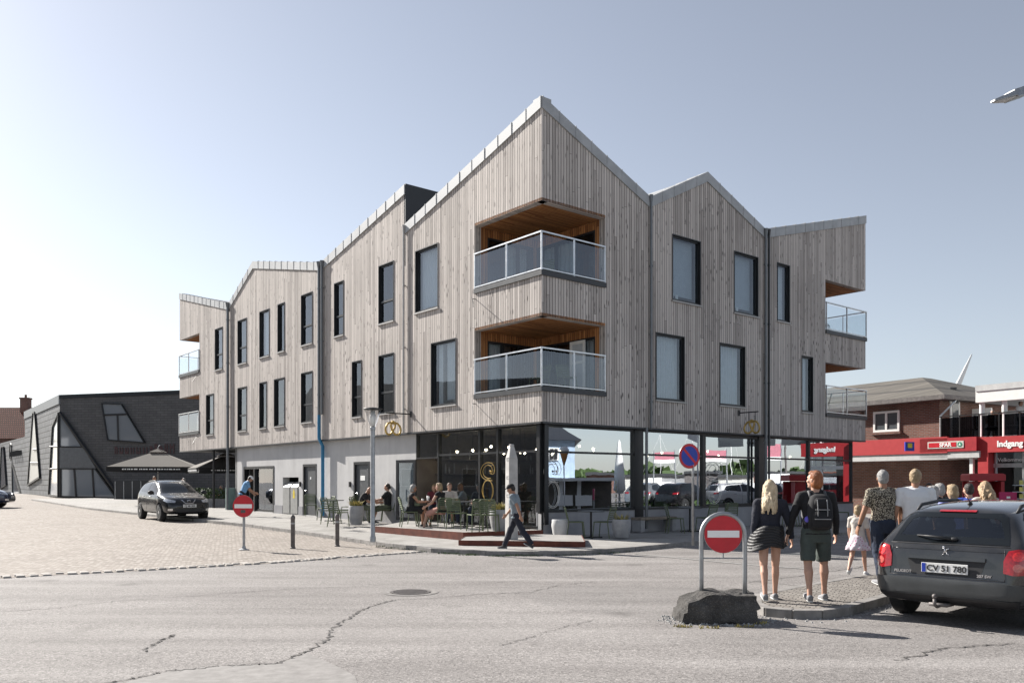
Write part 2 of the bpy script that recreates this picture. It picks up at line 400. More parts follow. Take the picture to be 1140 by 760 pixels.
# ------------------------------------------------------------------ the corner building
UL = V((-.6341, .7732, 0)); UR = V((.7734, .6339, 0))
A0 = V((.82, 23.5, 0))
def solve(px, u):
    k = (px-CX)/F; return (k*A0.y-A0.x)/(u.x-k*u.y)
def tl(px): return solve(px, UL)
def tr(px): return solve(px, UR)
def zl(px, py): t = tl(px); return zat(py, A0.y+UL.y*t)
def zr(px, py): t = tr(px); return zat(py, A0.y+UR.y*t)
PL = lambda t, d, z: A0+UL*t-UR*d+V((0,0,z))       # d = outward of the left front
PR = lambda t, d, z: A0+UR*t-UL*d+V((0,0,z))       # d = outward of the right front
PC = lambda t, s, z: A0+UL*t+UR*s+V((0,0,z))
def uv_clad(co, n):
    p = co-A0; a = p.dot(UL); b = p.dot(UR)
    if abs(n.z) > .7: return (a, b)
    if abs(n.dot(UL)) > abs(n.dot(UR)): return (b+50.03, p.z)
    return (a+.02, p.z)
def fbox(mb, P, t0, t1, d0, d1, z0, z1, mi=0):
    return mb.hexa([P(t0,d0,z0), P(t1,d0,z0), P(t1,d1,z0), P(t0,d1,z0), P(t0,d0,z1), P(t1,d0,z1), P(t1,d1,z1), P(t0,d1,z1)], mi)
def ring(mb, P, t0, t1, z0, z1, w, d0, d1, mi=0, bottom=True):
    fbox(mb, P, t0, t0+w, d0, d1, z0, z1, mi); fbox(mb, P, t1-w, t1, d0, d1, z0, z1, mi)
    fbox(mb, P, t0+w, t1-w, d0, d1, z1-w, z1, mi)
    if bottom: fbox(mb, P, t0+w, t1-w, d0, d1, z0, z0+w, mi)
def interp(prof, t):
    for (a, za), (b, zb) in zip(prof, prof[1:]):
        if a-1e-6 <= t <= b+1e-6: return za+(zb-za)*((t-a)/(b-a) if b > a else 0)
    return prof[-1][1]
def wallmesh(P, zb, prof, holes, th, bottom=True):
    mb = MB(); t0, t1 = prof[0][0], prof[-1][0]
    xs = sorted(set([t for t, _ in prof]+[x for h in holes for x in (h[0], h[1]) if t0 <= x <= t1]))
    for a, b in zip(xs, xs[1:]):
        if b-a < 1e-5: continue
        m = (a+b)/2; hs = sorted([h for h in holes if h[0] < m < h[1]], key=lambda h: h[2])
        z = zb; segs = []
        for h in hs: 
            if h[2] > z: segs.append((z, z, h[2], h[2]))
            z = h[3]
        segs.append((z, z, interp(prof, a), interp(prof, b)))
        for (z0, z1, z2, z3) in segs:
            mb.add([P(a,0,z0), P(b,0,z1), P(b,0,z3), P(a,0,z2)], [(0,1,2,3)])
            mb.add([P(a,-th,z0), P(b,-th,z1), P(b,-th,z3), P(a,-th,z2)], [(3,2,1,0)])
        if bottom: mb.add([P(a,0,zb), P(b,0,zb), P(b,-th,zb), P(a,-th,zb)], [(0,1,2,3)])
        mb.add([P(a,0,interp(prof,a)), P(b,0,interp(prof,b)), P(b,-th,interp(prof,b)), P(a,-th,interp(prof,a))], [(0,1,2,3)])
    for (a, b, z0, z1) in holes:
        if a > t0+1e-4: mb.add([P(a,0,z0), P(a,-th,z0), P(a,-th,z1), P(a,0,z1)], [(0,1,2,3)])
        if b < t1-1e-4: mb.add([P(b,0,z0), P(b,-th,z0), P(b,-th,z1), P(b,0,z1)], [(0,1,2,3)])
        if z0 > zb+1e-4: mb.add([P(a,0,z0), P(b,0,z0), P(b,-th,z0), P(a,-th,z0)], [(0,1,2,3)])
        mb.add([P(a,0,z1), P(b,0,z1), P(b,-th,z1), P(a,-th,z1)], [(0,1,2,3)])
    return mb
BL = thing('apartment_building', 'three storey zigzag roofed corner building clad in grey weathered boards above a glazed cafe', 'building', A0)
ZC = 3.32
Tend = tl(200); Send = tr(963.5)
PROF_L = [[(0, 12.32), (tl(451), 10.4)], [(tl(451), 11.77), (tl(358), 10.36)], [(tl(358), 10.36), (tl(282), 11.76), (tl(255), 10.32)], [(tl(255), 10.32), (Tend, 12.05)]]
PROF_R = [[(0, 12.32), (tr(723), 10.47)], [(tr(723), 10.47), (tr(787), 11.9), (tr(851), 10.63)], [(tr(851), 10.63), (Send, 12.5)]]
# corner opening levels
OP = [(4.16, 6.25), (7.37, 9.44)]
CL, CR = tl(528.4), tr(673.8)
wins_L = [  # pxL, pxR, ytop, ybot, transom(fraction from bottom or None), curtain
 (462.4,488,273,343.5,None,'c'), (480,508,377,449.5,None,'c'),
 (421.6,438.7,293,359,.37,0), (372.1,382.7,314.5,374,.37,0), (421.6,438.7,393.7,460,.36,0), (392,402.7,401.6,464,.36,0),
 (335.3,348,325.8,383,.37,0), (309.2,317,337,391,None,0), (289,300,345.5,397.5,None,'c'), (264.7,274.8,357,406.3,.37,0),
 (335.3,348,413.7,469,.36,0), (305.3,317,421,474.3,None,0), (289,297,425.5,476.6,None,0), (264.7,274.8,432,480.3,.36,0),
 (239.5,248,366,412,.37,0), (229.6,238,439.6,484.6,.36,0)]
wins_R = [(748.2,779.8,266,338.5,None,'b'), (817,844,282.7,350.3,None,'b'), (865,879,292.5,357,None,'c'),
 (730,762,373,447,None,'c'), (801,829.5,383.4,452,None,'c'), (892.3,905,394.4,457,None,'c')]
def conv(ws, tf, zf):
    out = []
    for a, b, y0, y1, tr_, cu in ws:
        m = (a+b)/2; ta, tb = sorted((tf(a), tf(b))); up = y0 < 370 if tf is tl else y0 < 360
        out.append([ta, tb, zf(m, y1), zf(m, y0), tr_, cu])
    return out
WL, WR = conv(wins_L, tl, zl), conv(wins_R, tr, zr)
def snap(W):
    for lo, hi in ((0, 6.0), (6.0, 20)):
        g_ = [w for w in W if lo <= w[2] < hi]
        for w in g_:
            zb = sorted(x[2] for x in g_)[len(g_)//2]; zt = sorted(x[3] for x in g_)[len(g_)//2]
            w[2] = .35*w[2]+.65*zb; w[3] = .35*w[3]+.65*zt
snap(WL); snap(WR)
if __name__ == '__main__' and False: print(WL, WR)
endL = (tl(222), Tend); endR = (tr(919), Send)
hol_L = [tuple(w[:4]) for w in WL]+[(0, CL, a, b) for a, b in OP]+[(endL[0], endL[1], a, b) for a, b in OP]
hol_R = [tuple(w[:4]) for w in WR]+[(0, CR, a, b) for a, b in OP]+[(endR[0], endR[1], a, b) for a, b in OP]
def cladding(P, profs, holes):
    for pr in profs:
        a, b = pr[0][0], pr[-1][0]
        hs = [h for h in holes if h[0] >= a-.01 and h[1] <= b+.01]
        cl = [(t, z-.28) for t, z in pr]
        wallmesh(P, ZC, cl, hs, .24).build('timber_cladding', M['clad'], BL, world=True, uvf=uv_clad, recalc=False)
cladding(PL, PROF_L, hol_L); cladding(PR, PROF_R, hol_R)
# drip edge under the boards
for P, e in ((PL, Tend), (PR, Send)):
    m = MB(); fbox(m, P, 0.03, e, -.2, .012, ZC-.05, ZC-.003); m.build('drip_edge', M['frame2'], BL, world=True)
# metal copings with standing seams
def coping(P, pr, ends=(0,0)):
    for (a, za), (b, zb) in zip(pr, pr[1:]):
        m = MB(); o = .045
        L = b-a; n = max(1, round(L/.62))
        for i in range(n):
            t0, t1 = a+L*i/n, a+L*(i+1)/n; z0, z1 = za+(zb-za)*i/n, za+(zb-za)*(i+1)/n
            j = .004 if i % 2 else 0
            m.hexa([P(t0,o-j,z0-.33), P(t1-.004,o-j,z1-.33), P(t1-.004,-.36,z1-.33), P(t0,-.36,z0-.33), P(t0,o-j,z0), P(t1-.004,o-j,z1), P(t1-.004,-.36,z1), P(t0,-.36,z0)])
            if i: m.hexa([P(t0-.012,o+.01,z0-.335), P(t0+.012,o+.01,z0-.335), P(t0+.012,-.37,z0-.335), P(t0-.012,-.37,z0-.335), P(t0-.012,o+.01,z0+.022), P(t0+.012,o+.01,z0+.022), P(t0+.012,-.37,z0+.022), P(t0-.012,-.37,z0+.022)])
        m.build('coping', M['zinc'], BL, world=True)
for pr in PROF_L:
    coping(PL, pr)
for pr in PROF_R: coping(PR, pr)
# roofs behind the parapets
rf = MB()
def roofq(pts):
    rf.hexa([p-V((0,0,.25)) for p in pts]+[p-V((0,0,.06)) for p in pts])
for pr in PROF_L[1:]:
    for (a, za), (b, zb) in zip(pr, pr[1:]): roofq([PC(a,.3,za), PC(b,.3,zb), PC(b,9,zb), PC(a,9,za)])
for pr in PROF_R[1:]:
    for (a, za), (b, zb) in zip(pr, pr[1:]): roofq([PC(.3,a,za), PC(.3,b,zb), PC(8,b,zb), PC(8,a,za)])
c1, c2 = tl(451), tr(723)
roofq([PC(.3,.3,12.15), PC(c1,.3,10.3), PC(c1,c2,8.6), PC(.3,c2,10.4)])
rf.build('roof', M['zinc'], BL, world=True)
m = MB(); m.hexa([PC(c1-.03,.0,9), PC(c1+.09,.0,9), PC(c1+.09,8.9,9), PC(c1-.03,8.9,9), PC(c1-.03,.0,11.8), PC(c1+.09,.0,11.8), PC(c1+.09,8.9,11.8), PC(c1-.03,8.9,11.8)])
m.build('gable_panel', M['frame'], BL, world=True)
# rear and end walls
rw = MB()
def rwall(t0, s0, t1, s1, z0, z1, z2=None):
    z2 = z1 if z2 is None else z2
    d = V((t1-t0, s1-s0, 0)).normalized(); nx, ny = -d.y*.1, d.x*.1
    q = [PC(t0,s0,z0), PC(t1,s1,z0), PC(t1+nx,s1+ny,z0), PC(t0+nx,s0+ny,z0)]
    rw.hexa(q+[PC(t0,s0,z1), PC(t1,s1,z2), PC(t1+nx,s1+ny,z2), PC(t0+nx,s0+ny,z1)])
for pr in PROF_L[1:]:
    for (a, za), (b, zb) in zip(pr, pr[1:]): rwall(max(a,8), 8.9, b, 8.9, 0, za-.2, zb-.2)
for pr in PROF_R[1:]:
    for (a, za), (b, zb) in zip(pr, pr[1:]): rwall(7.9, max(a,9), 7.9, b, 0, za-.2, zb-.2)
rwall(Tend-.1, 2.1, Tend-.1, 8.9, ZC, 11.8); rwall(2.1, Send-.1, 7.9, Send-.1, ZC, 12.2)
for z0, z1 in ((ZC, 4.16), (6.25, 7.37), (9.44, 11.9)):
    rwall(Tend-.1, .24, Tend-.1, 2.1, z0+.003, z1-.003); rwall(.24, Send-.1, 2.1, Send-.1, z0+.003, z1-.003)
rw.build('end_wall', M['clad'], BL, world=True, uvf=uv_clad)
m = MB(); 
m.hexa([PC(tl(257)+.1,.02,ZC-.03), PC(Tend-.02,.02,ZC-.03), PC(Tend-.02,8.8,ZC-.03), PC(tl(257)+.1,8.8,ZC-.03)]+[PC(tl(257)+.1,.02,ZC+.1), PC(Tend-.02,.02,ZC+.1), PC(Tend-.02,8.8,ZC+.1), PC(tl(257)+.1,8.8,ZC+.1)])
m.build('passage_soffit', M['frame2'], BL, world=True)
# windows
def window(P, t0, t1, z0, z1, transom, cur):
    m = MB(); ring(m, P, t0, t1, z0, z1, .03, -.20, .02)
    ring(m, P, t0+.031, t1-.031, z0+.031, z1-.031, .045, -.14, -.045)
    if transom:
        zt = z0+(z1-z0)*transom; fbox(m, P, t0+.077, t1-.077, -.14, -.04, zt-.035, zt+.035)
    w = m.build('window', M['frame'], BL, world=True)
    m = MB(); fbox(m, P, t0+.07, t1-.07, -.10, -.085, z0+.07, z1-.07); m.build('pane', M['glass'], w, world=True)
    m = MB(); fbox(m, P, t0-.03, t1+.03, -.01, .06, z0-.045, z0-.004); m.build('sill', M['pipel'], w, world=True)
    m = MB(); a, b, c, d = t0-.5, t1+.5, z0-.5, z1+.25
    for q in ([(a,-.26,c),(b,-.26,c),(b,-1.8,c),(a,-1.8,c)], [(a,-.26,d),(b,-.26,d),(b,-1.8,d),(a,-1.8,d)], [(a,-1.8,c),(b,-1.8,c),(b,-1.8,d),(a,-1.8,d)], [(a,-.26,c),(a,-1.8,c),(a,-1.8,d),(a,-.26,d)], [(b,-.26,c),(b,-1.8,c),(b,-1.8,d),(b,-.26,d)]):
        m.add([P(*x) for x in q], [(0,1,2,3)])
    m.build('room_lining', M['room'], w, world=True)
    if cur == 'c':
        m = MB(); n = int((t1-t0)/.02); vs = []
        for i in range(n+1):
            t = t0+.06+(t1-t0-.12)*i/n; dd = -.28+.035*math.sin(i*.95+random.random()*.25)
            vs += [P(t, dd, z0+.05), P(t, dd, z1-.05)]
        m.add(vs, [(2*i,2*i+2,2*i+3,2*i+1) for i in range(n)]); m.build('curtain', M['curtain'], w, True, world=True, recalc=False)
    if cur == 'b':
        m = MB(); fbox(m, P, t0+.06, t1-.06, -.33, -.31, z0+.25, z1-.05); m.build('blind', M['blind'], w, world=True)
        m = MB(); fbox(m, P, t0+.12, t0+.42, -.3, -.29, z0+.1, z0+.34); fbox(m, P, t0+.5, t0+.62, -.3, -.27, z0+.1, z0+.28); m.build('window_card', M['white'], w, world=True)
for w in WL: window(PL, *w)
for w in WR: window(PR, *w)
# opened sash of one upper window
# balconies: corner ones and those at both ends
def railing(pts, z0, parent, n_post):
    m = MB(); gp = MB()
    for (a, b), n in zip(zip(pts, pts[1:]), n_post):
        d = (b-a); L = d.length; d.normalize()
        for i in range(n+1):
            p = a+d*(L*i/n); m.box(p+V((0,0,z0+.52)), (.03,.045,1.04), Matrix.Rotation(math.atan2(d.y, d.x), 3, 'Z'))
            if i < n:
                q = a+d*(L*(i+.5)/n); w = L/n-.06
                gp.box(q+V((0,0,z0+.53)), (w,.012,.9), Matrix.Rotation(math.atan2(d.y, d.x), 3, 'Z'))
        mid = (a+b)/2; rr = Matrix.Rotation(math.atan2(d.y, d.x), 3, 'Z')
        m.box(mid+V((0,0,z0+1.06)), (L+.04,.06,.04), rr); m.box(mid+V((0,0,z0+.045)), (L,.035,.035), rr)
    m.build('railing', M['alu'], parent, world=True); gp.build('glass_panel', M['rail'], parent, world=True)
def cbox(m, t0, t1, s0, s1, z0, z1, mi=0):
    return m.hexa([PC(t0,s0,z0), PC(t1,s0,z0), PC(t1,s1,z0), PC(t0,s1,z0), PC(t0,s0,z1), PC(t1,s0,z1), PC(t1,s1,z1), PC(t0,s1,z1)], mi)
for li, (z0, z1) in enumerate(OP):
    fl = z0+.14
    m = MB(); cbox(m, -.05, CL, -.05, .3, z0, fl); cbox(m, -.05, .3, .3, CR, z0, fl); cbox(m, .3, CL, .3, CR, z0+.01, fl-.004)
    b = m.build('balcony', M['frame2'], BL, world=True)
    m = MB(); cbox(m, .0, CL-.002, .0, CR-.002, z1+.003, z1+.08); m.build('soffit', M['warm'], b, world=True, uvf=uv_clad)
    m = MB(); cbox(m, CL+.003, CL+.1, .02, .50, fl, z1); cbox(m, .02, .42, CR+.003, CR+.1, fl, z1)
    cbox(m, CL+.003, CL+.1, .5, CR, z1-.25, z1); cbox(m, .42, CL, CR+.003, CR+.1, z1-.25, z1)
    cbox(m, CL+.003, CL+.1, CR-.12, CR+.1, fl, z1-.25)
    m.build('balcony_wall', M['warm'], b, world=True, uvf=uv_clad)
    PT = lambda a, d, z: PC(CL+.06-d, a, z)        # plane t = CL
    PS = lambda a, d, z: PC(a, CR+.06-d, z)        # plane s = CR
    for PP, e0, e1 in ((PT, .5, CR-.12), (PS, .42, CL)):
        m = MB(); ring(m, PP, e0, e1, fl, z1-.25, .07, -.04, .05); 
        for q in (1/3., 2/3.): t = e0+(e1-e0)*q; fbox(m, PP, t-.05, t+.05, -.04, .045, fl+.07, z1-.32)
        m.build('balcony_door', M['frame'], b, world=True)
        m = MB(); fbox(m, PP, e0+.05, e1-.05, -.01, .005, fl+.06, z1-.3); m.build('door_pane', M['glass'], b, world=True)
        m = MB(); n = 40; vs = []
        a0, a1 = (e0+.1, e0+(e1-e0)*.45) if li == 0 else (e0+(e1-e0)*.4, e1-.1)
        for i in range(n+1):
            t = a0+(a1-a0)*i/n; dd = -.2+.03*math.sin(i*1.1); vs += [PP(t,dd,fl+.05), PP(t,dd,z1-.27)]
        m.add(vs, [(2*i,2*i+2,2*i+3,2*i+1) for i in range(n)]); m.build('curtain', M['curtain'], b, True, world=True, recalc=False)
        m = MB(); fbox(m, PP, e0-.3, e1+.3, -1.9, -1.8, fl-.1, z1); fbox(m, PP, e0-.3, e1+.3, -1.8, -.1, fl-.1, fl-.02); fbox(m, PP, e0-.3, e1+.3, -1.8, -.1, z1-.1, z1-.02)
        m.build('room_lining', M['room'], b, world=True)
    if li == 0:
        m = MB(); ring(m, PS, .84, 1.50, fl+.02, z1-.3, .09, .052, .09); fbox(m, PS, .93, 1.41, .055, .085, fl+.95, fl+1.03); m.build('white_door', M['white'], b, world=True)
        m = MB(); fbox(m, PS, .92, 1.42, .06, .066, fl+.1, z1-.38); m.build('white_door_pane', M['blind'], b, world=True)
    railing([PC(CL-.04,-.02,0), PC(-.02,-.02,0), PC(-.02,CR-.04,0)], fl, b, (2, 2))
    # end balconies
    for (e0, e1, P, sgn) in ((endL[0], endL[1], PL, 0), (endR[0], endR[1], PR, 1)):
        D = 2.0
        m = MB(); fbox(m, P, e0, e1+.05, -.3, .05, z0, fl); fbox(m, P, e1-.3, e1+.05, -D, -.3, z0, fl); fbox(m, P, e0, e1-.3, -D, -.3, z0+.01, fl-.004)
        b2 = m.build('balcony', M['frame2'], BL, world=True)
        m = MB(); fbox(m, P, e0, e1-.002, -D, -.002, z1+.003, z1+.08); m.build('soffit', M['warm'], b2, world=True, uvf=uv_clad)
        m = MB(); fbox(m, P, e0-.1, e0-.003, -D, -.25, fl, z1); fbox(m, P, e0, e1, -D-.1, -D, fl, z1); m.build('balcony_wall', M['warm'], b2, world=True, uvf=uv_clad)
        railing([P(e0+.04,.02,0), P(e1+.02,.02,0), P(e1+.02,-D,0)], fl, b2, (2, 2))
        if False:
            m = MB(); fbox(m, P, e0+.9, e0+1.4, -1.1, -.7, fl+.4, fl+.44); fbox(m, P, e0+1.36, e0+1.4, -1.1, -.7, fl+.44, fl+.85)
            for x in (e0+.92, e0+1.38):
                for y in (-1.08, -.72): fbox(m, P, x-.015, x+.015, y-.015, y+.015, fl, fl+.4)
            m.build('balcony_chair', M['frame'], b2, world=True)
# sheltered walls behind bands at the ends: close band undersides
# downpipes
def dpipe(P, t, d, z0, z1, r, mat, name='downpipe'):
    m = MB(); m.cyl(P(t,d,z0), P(t,d,z1), r, n=14)
    z = z0+.8
    while z < z1: m.cyl(P(t,d,z-.03), P(t,d,z+.03), r+.012, n=14); fbox(m, P, t-.015, t+.015, -.02, d, z-.015, z+.015); z += 2.1
    m.cyl(P(t,d,z1), P(t,d,z1+.22), r*1.1, r*1.7, n=14)
    return m.build(name, mat, BL, world=True, auto=40)
dpipe(PL, tl(451)-.02, .07, ZC, 10.15, .035, M['pipel'])
tb = tl(357.5)
dpipe(PL, tb, .09, 4.3, 10.15, .065, M['pipe']); dpipe(PL, tb-.24, .09, 4.3, 10.15, .05, M['pipe'])
m = MB(); m.tube([PL(tb,.09,4.3), PL(tb,.09,ZC+.05), PL(tb,-.07,ZC-.25), PL(tb,-.07,.3)], .068, 14); m.build('blue_downpipe', M['blue'], BL, world=True, auto=40)
dpipe(PL, tl(255.5), .09, .3, 10.1, .065, M['pipe'])
dpipe(PR, tr(723), .07, ZC, 10.3, .04, M['pipe']); 
dpipe(PR, tr(850.5), .08, .15, 10.4, .05, M['pipe']); dpipe(PR, tr(854), .08, .15, 10.4, .04, M['frame2'])
m = MB(); m.cyl(PR(tr(719),.03,.2), PR(tr(719),.03,ZC), .045, n=12); m.build('downpipe', M['pipe'], BL, world=True)
# little wall rods (flag holders)
for P, t, z in ((PL, CL-.05, 4.02), (PL, CL-.05, 7.2), (PL, endL[0]+.1, 4.0), (PL, endL[0]+.1, 7.2)):
    m = MB(); m.tube([P(t,0,z), P(t,.12,z), P(t-.55,.5,z-.38)], .012, 6); m.build('flag_holder', M['frame'], BL, world=True)
# ---------------------------------------------------------------- ground floor, left front
DG = -.22
def zpav(P, t): p = P(t,0,0); return g(p.x, p.y)+KERB
T1, T2 = tl(457), tl(257)
def hl(a, b, y0, y1): 
    ta, tb_ = sorted((tl(a), tl(b))); m_ = (a+b)/2; return [ta, tb_, zl(m_, y1), zl(m_, y0)]
ENT = [tl(300), tl(266.5), .29, zl(283, 518.8)]; NIC = [tl(327), tl(309.5), .29, zl(318, 531)]
DR1 = [tl(347), tl(331.8), .27, zl(339, 516.3)]; DR2 = [tl(405.8), tl(388), .2, zl(397, 513.6)]
PG = lambda t, d, z: PL(t, d+DG, z)
wallmesh(PG, 0, [(T1, ZC+.1), (T2, ZC+.1)], [tuple(h) for h in (DR2, DR1, NIC, ENT)], .3, False).build('rendered_wall', M['concrete'], BL, world=True, recalc=False)
# dark plinth strip
m = MB(); cuts = [T1]+[x for h in (DR2, DR1, NIC, ENT) for x in h[:2]]+[T2]
for a, b in zip(cuts[::2], cuts[1::2]): m = MB(); fbox(m, PG, a+.01, b-.01, 0, .018, 0, .62); m.build('plinth', M['plinth'], BL, world=True)
def sidewall(t):
    m = MB(); m.hexa([PC(t-.25,-DG,0), PC(t,-DG,0), PC(t,8.8,0), PC(t-.25,8.8,0), PC(t-.25,-DG,ZC), PC(t,-DG,ZC), PC(t,8.8,ZC), PC(t-.25,8.8,ZC)])
    m.build('rendered_wall', M['concrete'], BL, world=True)
sidewall(T2)
m = MB(); m.cyl(PL(tl(231.5),-.3,.1), PL(tl(231.5),-.3,ZC), .06, n=12); m.build('steel_column', M['frame'], BL, world=True)
def leafdoor(h, handle_left=True, sign=False):
    t0, t1, z0, z1 = h
    m = MB(); ring(m, PG, t0, t1, z0, z1, .1, -.12, .01, bottom=False); fr = m.build('door', M['frame'], BL, world=True)
    m = MB(); fbox(m, PG, t0+.1, t1-.1, -.1, -.055, z0+.02, z1-.1); 
    for q in (.33, .66): fbox(m, PG, t0+.101, t1-.101, -.054, -.052, z0+(z1-z0)*q, z0+(z1-z0)*q+.01)
    m.build('door_leaf', M['door'], fr, world=True)
    th = t1-.18; m = MB(); m.tube([PG(th,-.055,z0+1.02), PG(th,-.0,z0+1.02), PG(th-.13,.0,z0+1.02)], .012, 8); m.ell(PG(th,-.04,z0+1.02), (.03,.03,.05)); m.build('handle', M['alu'], fr, world=True)
    if sign:
        m = MB(); fbox(m, PG, (t0+t1)/2-.17, (t0+t1)/2+.17, -.055, -.045, z0+1.5, z0+1.68); m.build('door_notice', M['white'], fr, world=True)
leafdoor(DR1); leafdoor(DR2, sign=True)
m = MB(); fbox(m, PG, (DR1[0]+DR1[1])/2-.04, (DR1[0]+DR1[1])/2+.06, -.05, -.045, 1.75, 1.85); m.build('door_notice', M['white'], BL, world=True)
for t in (DR2[1]+.25, DR1[1]+.22):
    m = MB(); fbox(m, PG, t-.04, t+.04, 0, .06, 1.45, 1.65); m.build('card_reader', M['black'], BL, world=True)
# niche with two meter cabinets
t0, t1, z0, z1 = NIC
m = MB(); fbox(m, PG, t0-.1, t1+.1, -.62, -.55, 0, z1+.1); fbox(m, PG, t0-.1, t0-.003, -.6, -.31, 0, z1+.1); fbox(m, PG, t1+.003, t1+.1, -.6, -.31, 0, z1+.1); fbox(m, PG, t0, t1, -.6, -.31, z1+.003, z1+.1)
nb = m.build('niche', M['frame'], BL, world=True)
mid = (t0+t1)/2
for a, b in ((t0+.06, mid-.05), (mid+.05, t1-.06)):
    m = MB(); fbox(m, PG, a, b, -.45, .03, .29, z1-.42); m.hexa([PG(a,-.45,z1-.42), PG(b,-.45,z1-.42), PG(b,.03,z1-.42), PG(a,.03,z1-.42), PG(a+.05,-.45,z1-.2), PG(b-.05,-.45,z1-.2), PG(b-.05,-.2,z1-.2), PG(a+.05,-.2,z1-.2)])
    cb = m.build('meter_cabinet', M['cab'], nb, world=True, bevel=.01)
m = MB(); q = (t0+mid)/2; m.prism([(q-.09,.95),(q+.09,.95),(q+.09,1.2),(q,1.36),(q-.09,1.2)], .032, .036, lambda a, b, h: PG(a, h, b)); m.build('warning_sticker', M['yellow'], nb, world=True)
# glazed entrance
t0, t1, z0, z1 = ENT; e = t1-t0
m = MB(); ring(m, PG, t0, t1, z0, z1, .12, -.2, .02, bottom=False); fbox(m, PG, t0+e*.62, t0+e*.62+.12, -.2, .02, z0, z1-.12); fbox(m, PG, t0+.12, t1-.12, -.15, -.05, z0, z0+.1)
en = m.build('entrance', M['frame'], BL, world=True)
m = MB(); fbox(m, PG, t0+.1, t0+e*.62, -.1, -.09, z0+.08, z1-.1); m.build('pane', M['shopl'], en, world=True)
m = MB(); fbox(m, PG, t0-.6, t1+.6, -2.6, -2.5, 0, z1+.3); fbox(m, PG, t0-.6, t0-.5, -2.5, -.31, 0, z1+.3); fbox(m, PG, t1+.5, t1+.6, -2.5, -.31, 0, z1+.3); fbox(m, PG, t0-.5, t1+.5, -2.5, -.31, z1+.2, z1+.3); fbox(m, PG, t0-.5, t1+.5, -2.5, -.31, .1, .28)
m.build('hallway', M['room'], en, world=True)
m = MB(); ring(m, lambda a, d, z: PG(a, d, z), t0+e*.66, t0+e*.9, z0+.02, z1-.14, .06, -.9, -.84); m.build('door_leaf', M['frame2'], en, world=True)
m = MB(); fbox(m, PG, T2+.01, T2+.5, -.1, .3, .2, 1.35); m.build('utility_box', plain('green_grey_box', (.12,.18,.17), .6), BL, world=True)
# ---------------------------------------------------------------- cafe glazing
ZF = .33
def glaze(P, e0, e1, zb, zt, posts, transom, skip=(), name='shop_window', gmat='shop', w=.09):
    for i, (a, b) in enumerate(zip(posts, posts[1:])):
        m = MB(); wa = w if not isinstance(w, dict) else w.get(i, .09)
        ring(m, P, a, b, zb, zt, wa*.5, DG-.14, DG)
        if transom: fbox(m, P, a+wa*.5, b-wa*.5, DG-.12, DG-.01, transom-.03, transom+.03)
        o = m.build(name, M['frame'], BL, world=True)
        if i in skip: continue
        gm = MB(); fbox(gm, P, a+.03, b-.03, DG-.08, DG-.065, zb+.03, zt-.03); gm.build('pane', M[gmat], o, world=True)
PGL = lambda t, d, z: PL(t, d, z)
postsL = [tl(603.3)+.12]+[tl(x) for x in (593, 547, 527, 481, 457)]
glaze(PL, 0, T1, ZF+.12, ZC-.05, [postsL[0], postsL[1]], 2.52, gmat='shopl')
glaze(PL, 0, T1, ZF+.02, ZC-.05, postsL[1:5], 2.52, gmat='shopl')
glaze(PL, 0, T1, 2.42, ZC-.05, postsL[4:6], None, gmat='shopl')
postsR = [.12]+[tr(x) for x in (715.5, 789.5, 853.5, 907, 955)]
ZB = .79
glaze(PR, 0, Send, ZB, ZC-.05, postsR, 2.5, w={0:.14,1:.12,2:.22,3:.1,4:.12})
m = MB(); cbox(m, .02+.2, .36, .22, .36, 0, ZC-.05); m.build('corner_post', M['frame'], BL, world=True)
for a, b in ((tr(712), tr(721.5)), (tr(850), tr(857))):
    m = MB(); fbox(m, PR, a, b, DG-.2, DG+.03, .1, ZC-.05); m.build('pier', M['frame'], BL, world=True)
m = MB(); fbox(m, PR, .25, postsR[-1], DG-.3, DG+.02, 0, ZB-.005); m.build('plinth_wall', M['plinth'], BL, world=True, uvf=None)
m = MB(); fbox(m, PL, .25, postsL[1], DG-.3, DG+.02, 0, ZF+.42)
m.build('plinth', M['concrete'], BL, world=True)
m = MB(); fbox(m, PR, .22, postsR[-1], DG-.05, DG+.05, ZB-.004, ZB+.035); m.build('sill', M['frame'], BL, world=True)
# open door leaf of the cafe, standing out from the front
def P3(t, d, z): return PL(tl(457)+.02+.0*d, 0, z)
hx = PL(tl(457), DG, 0); la = Matrix.Rotation(R(0), 3, 'Z')
dd = (UL*.98-UR*.18).normalized()
PD = lambda a, d, z: hx+dd*a+dd.cross(V((0,0,1)))*d+V((0,0,z))
m = MB(); ring(m, PD, 0.0, .98, ZF, 2.4, .1, -.03, .03); dr = m.build('cafe_door', M['frame2'], BL, world=True)
m = MB(); fbox(m, PD, .09, .9, -.006, .006, ZF+.09, 2.32); m.build('pane', M['shopl'], dr, world=True)
m = MB(); m.tube([PD(.93,.03,1.2), PD(.93,.09,1.2), PD(.93,.09,1.6), PD(.93,.03,1.6)], .012, 8); m.build('handle', M['alu'], dr, world=True)
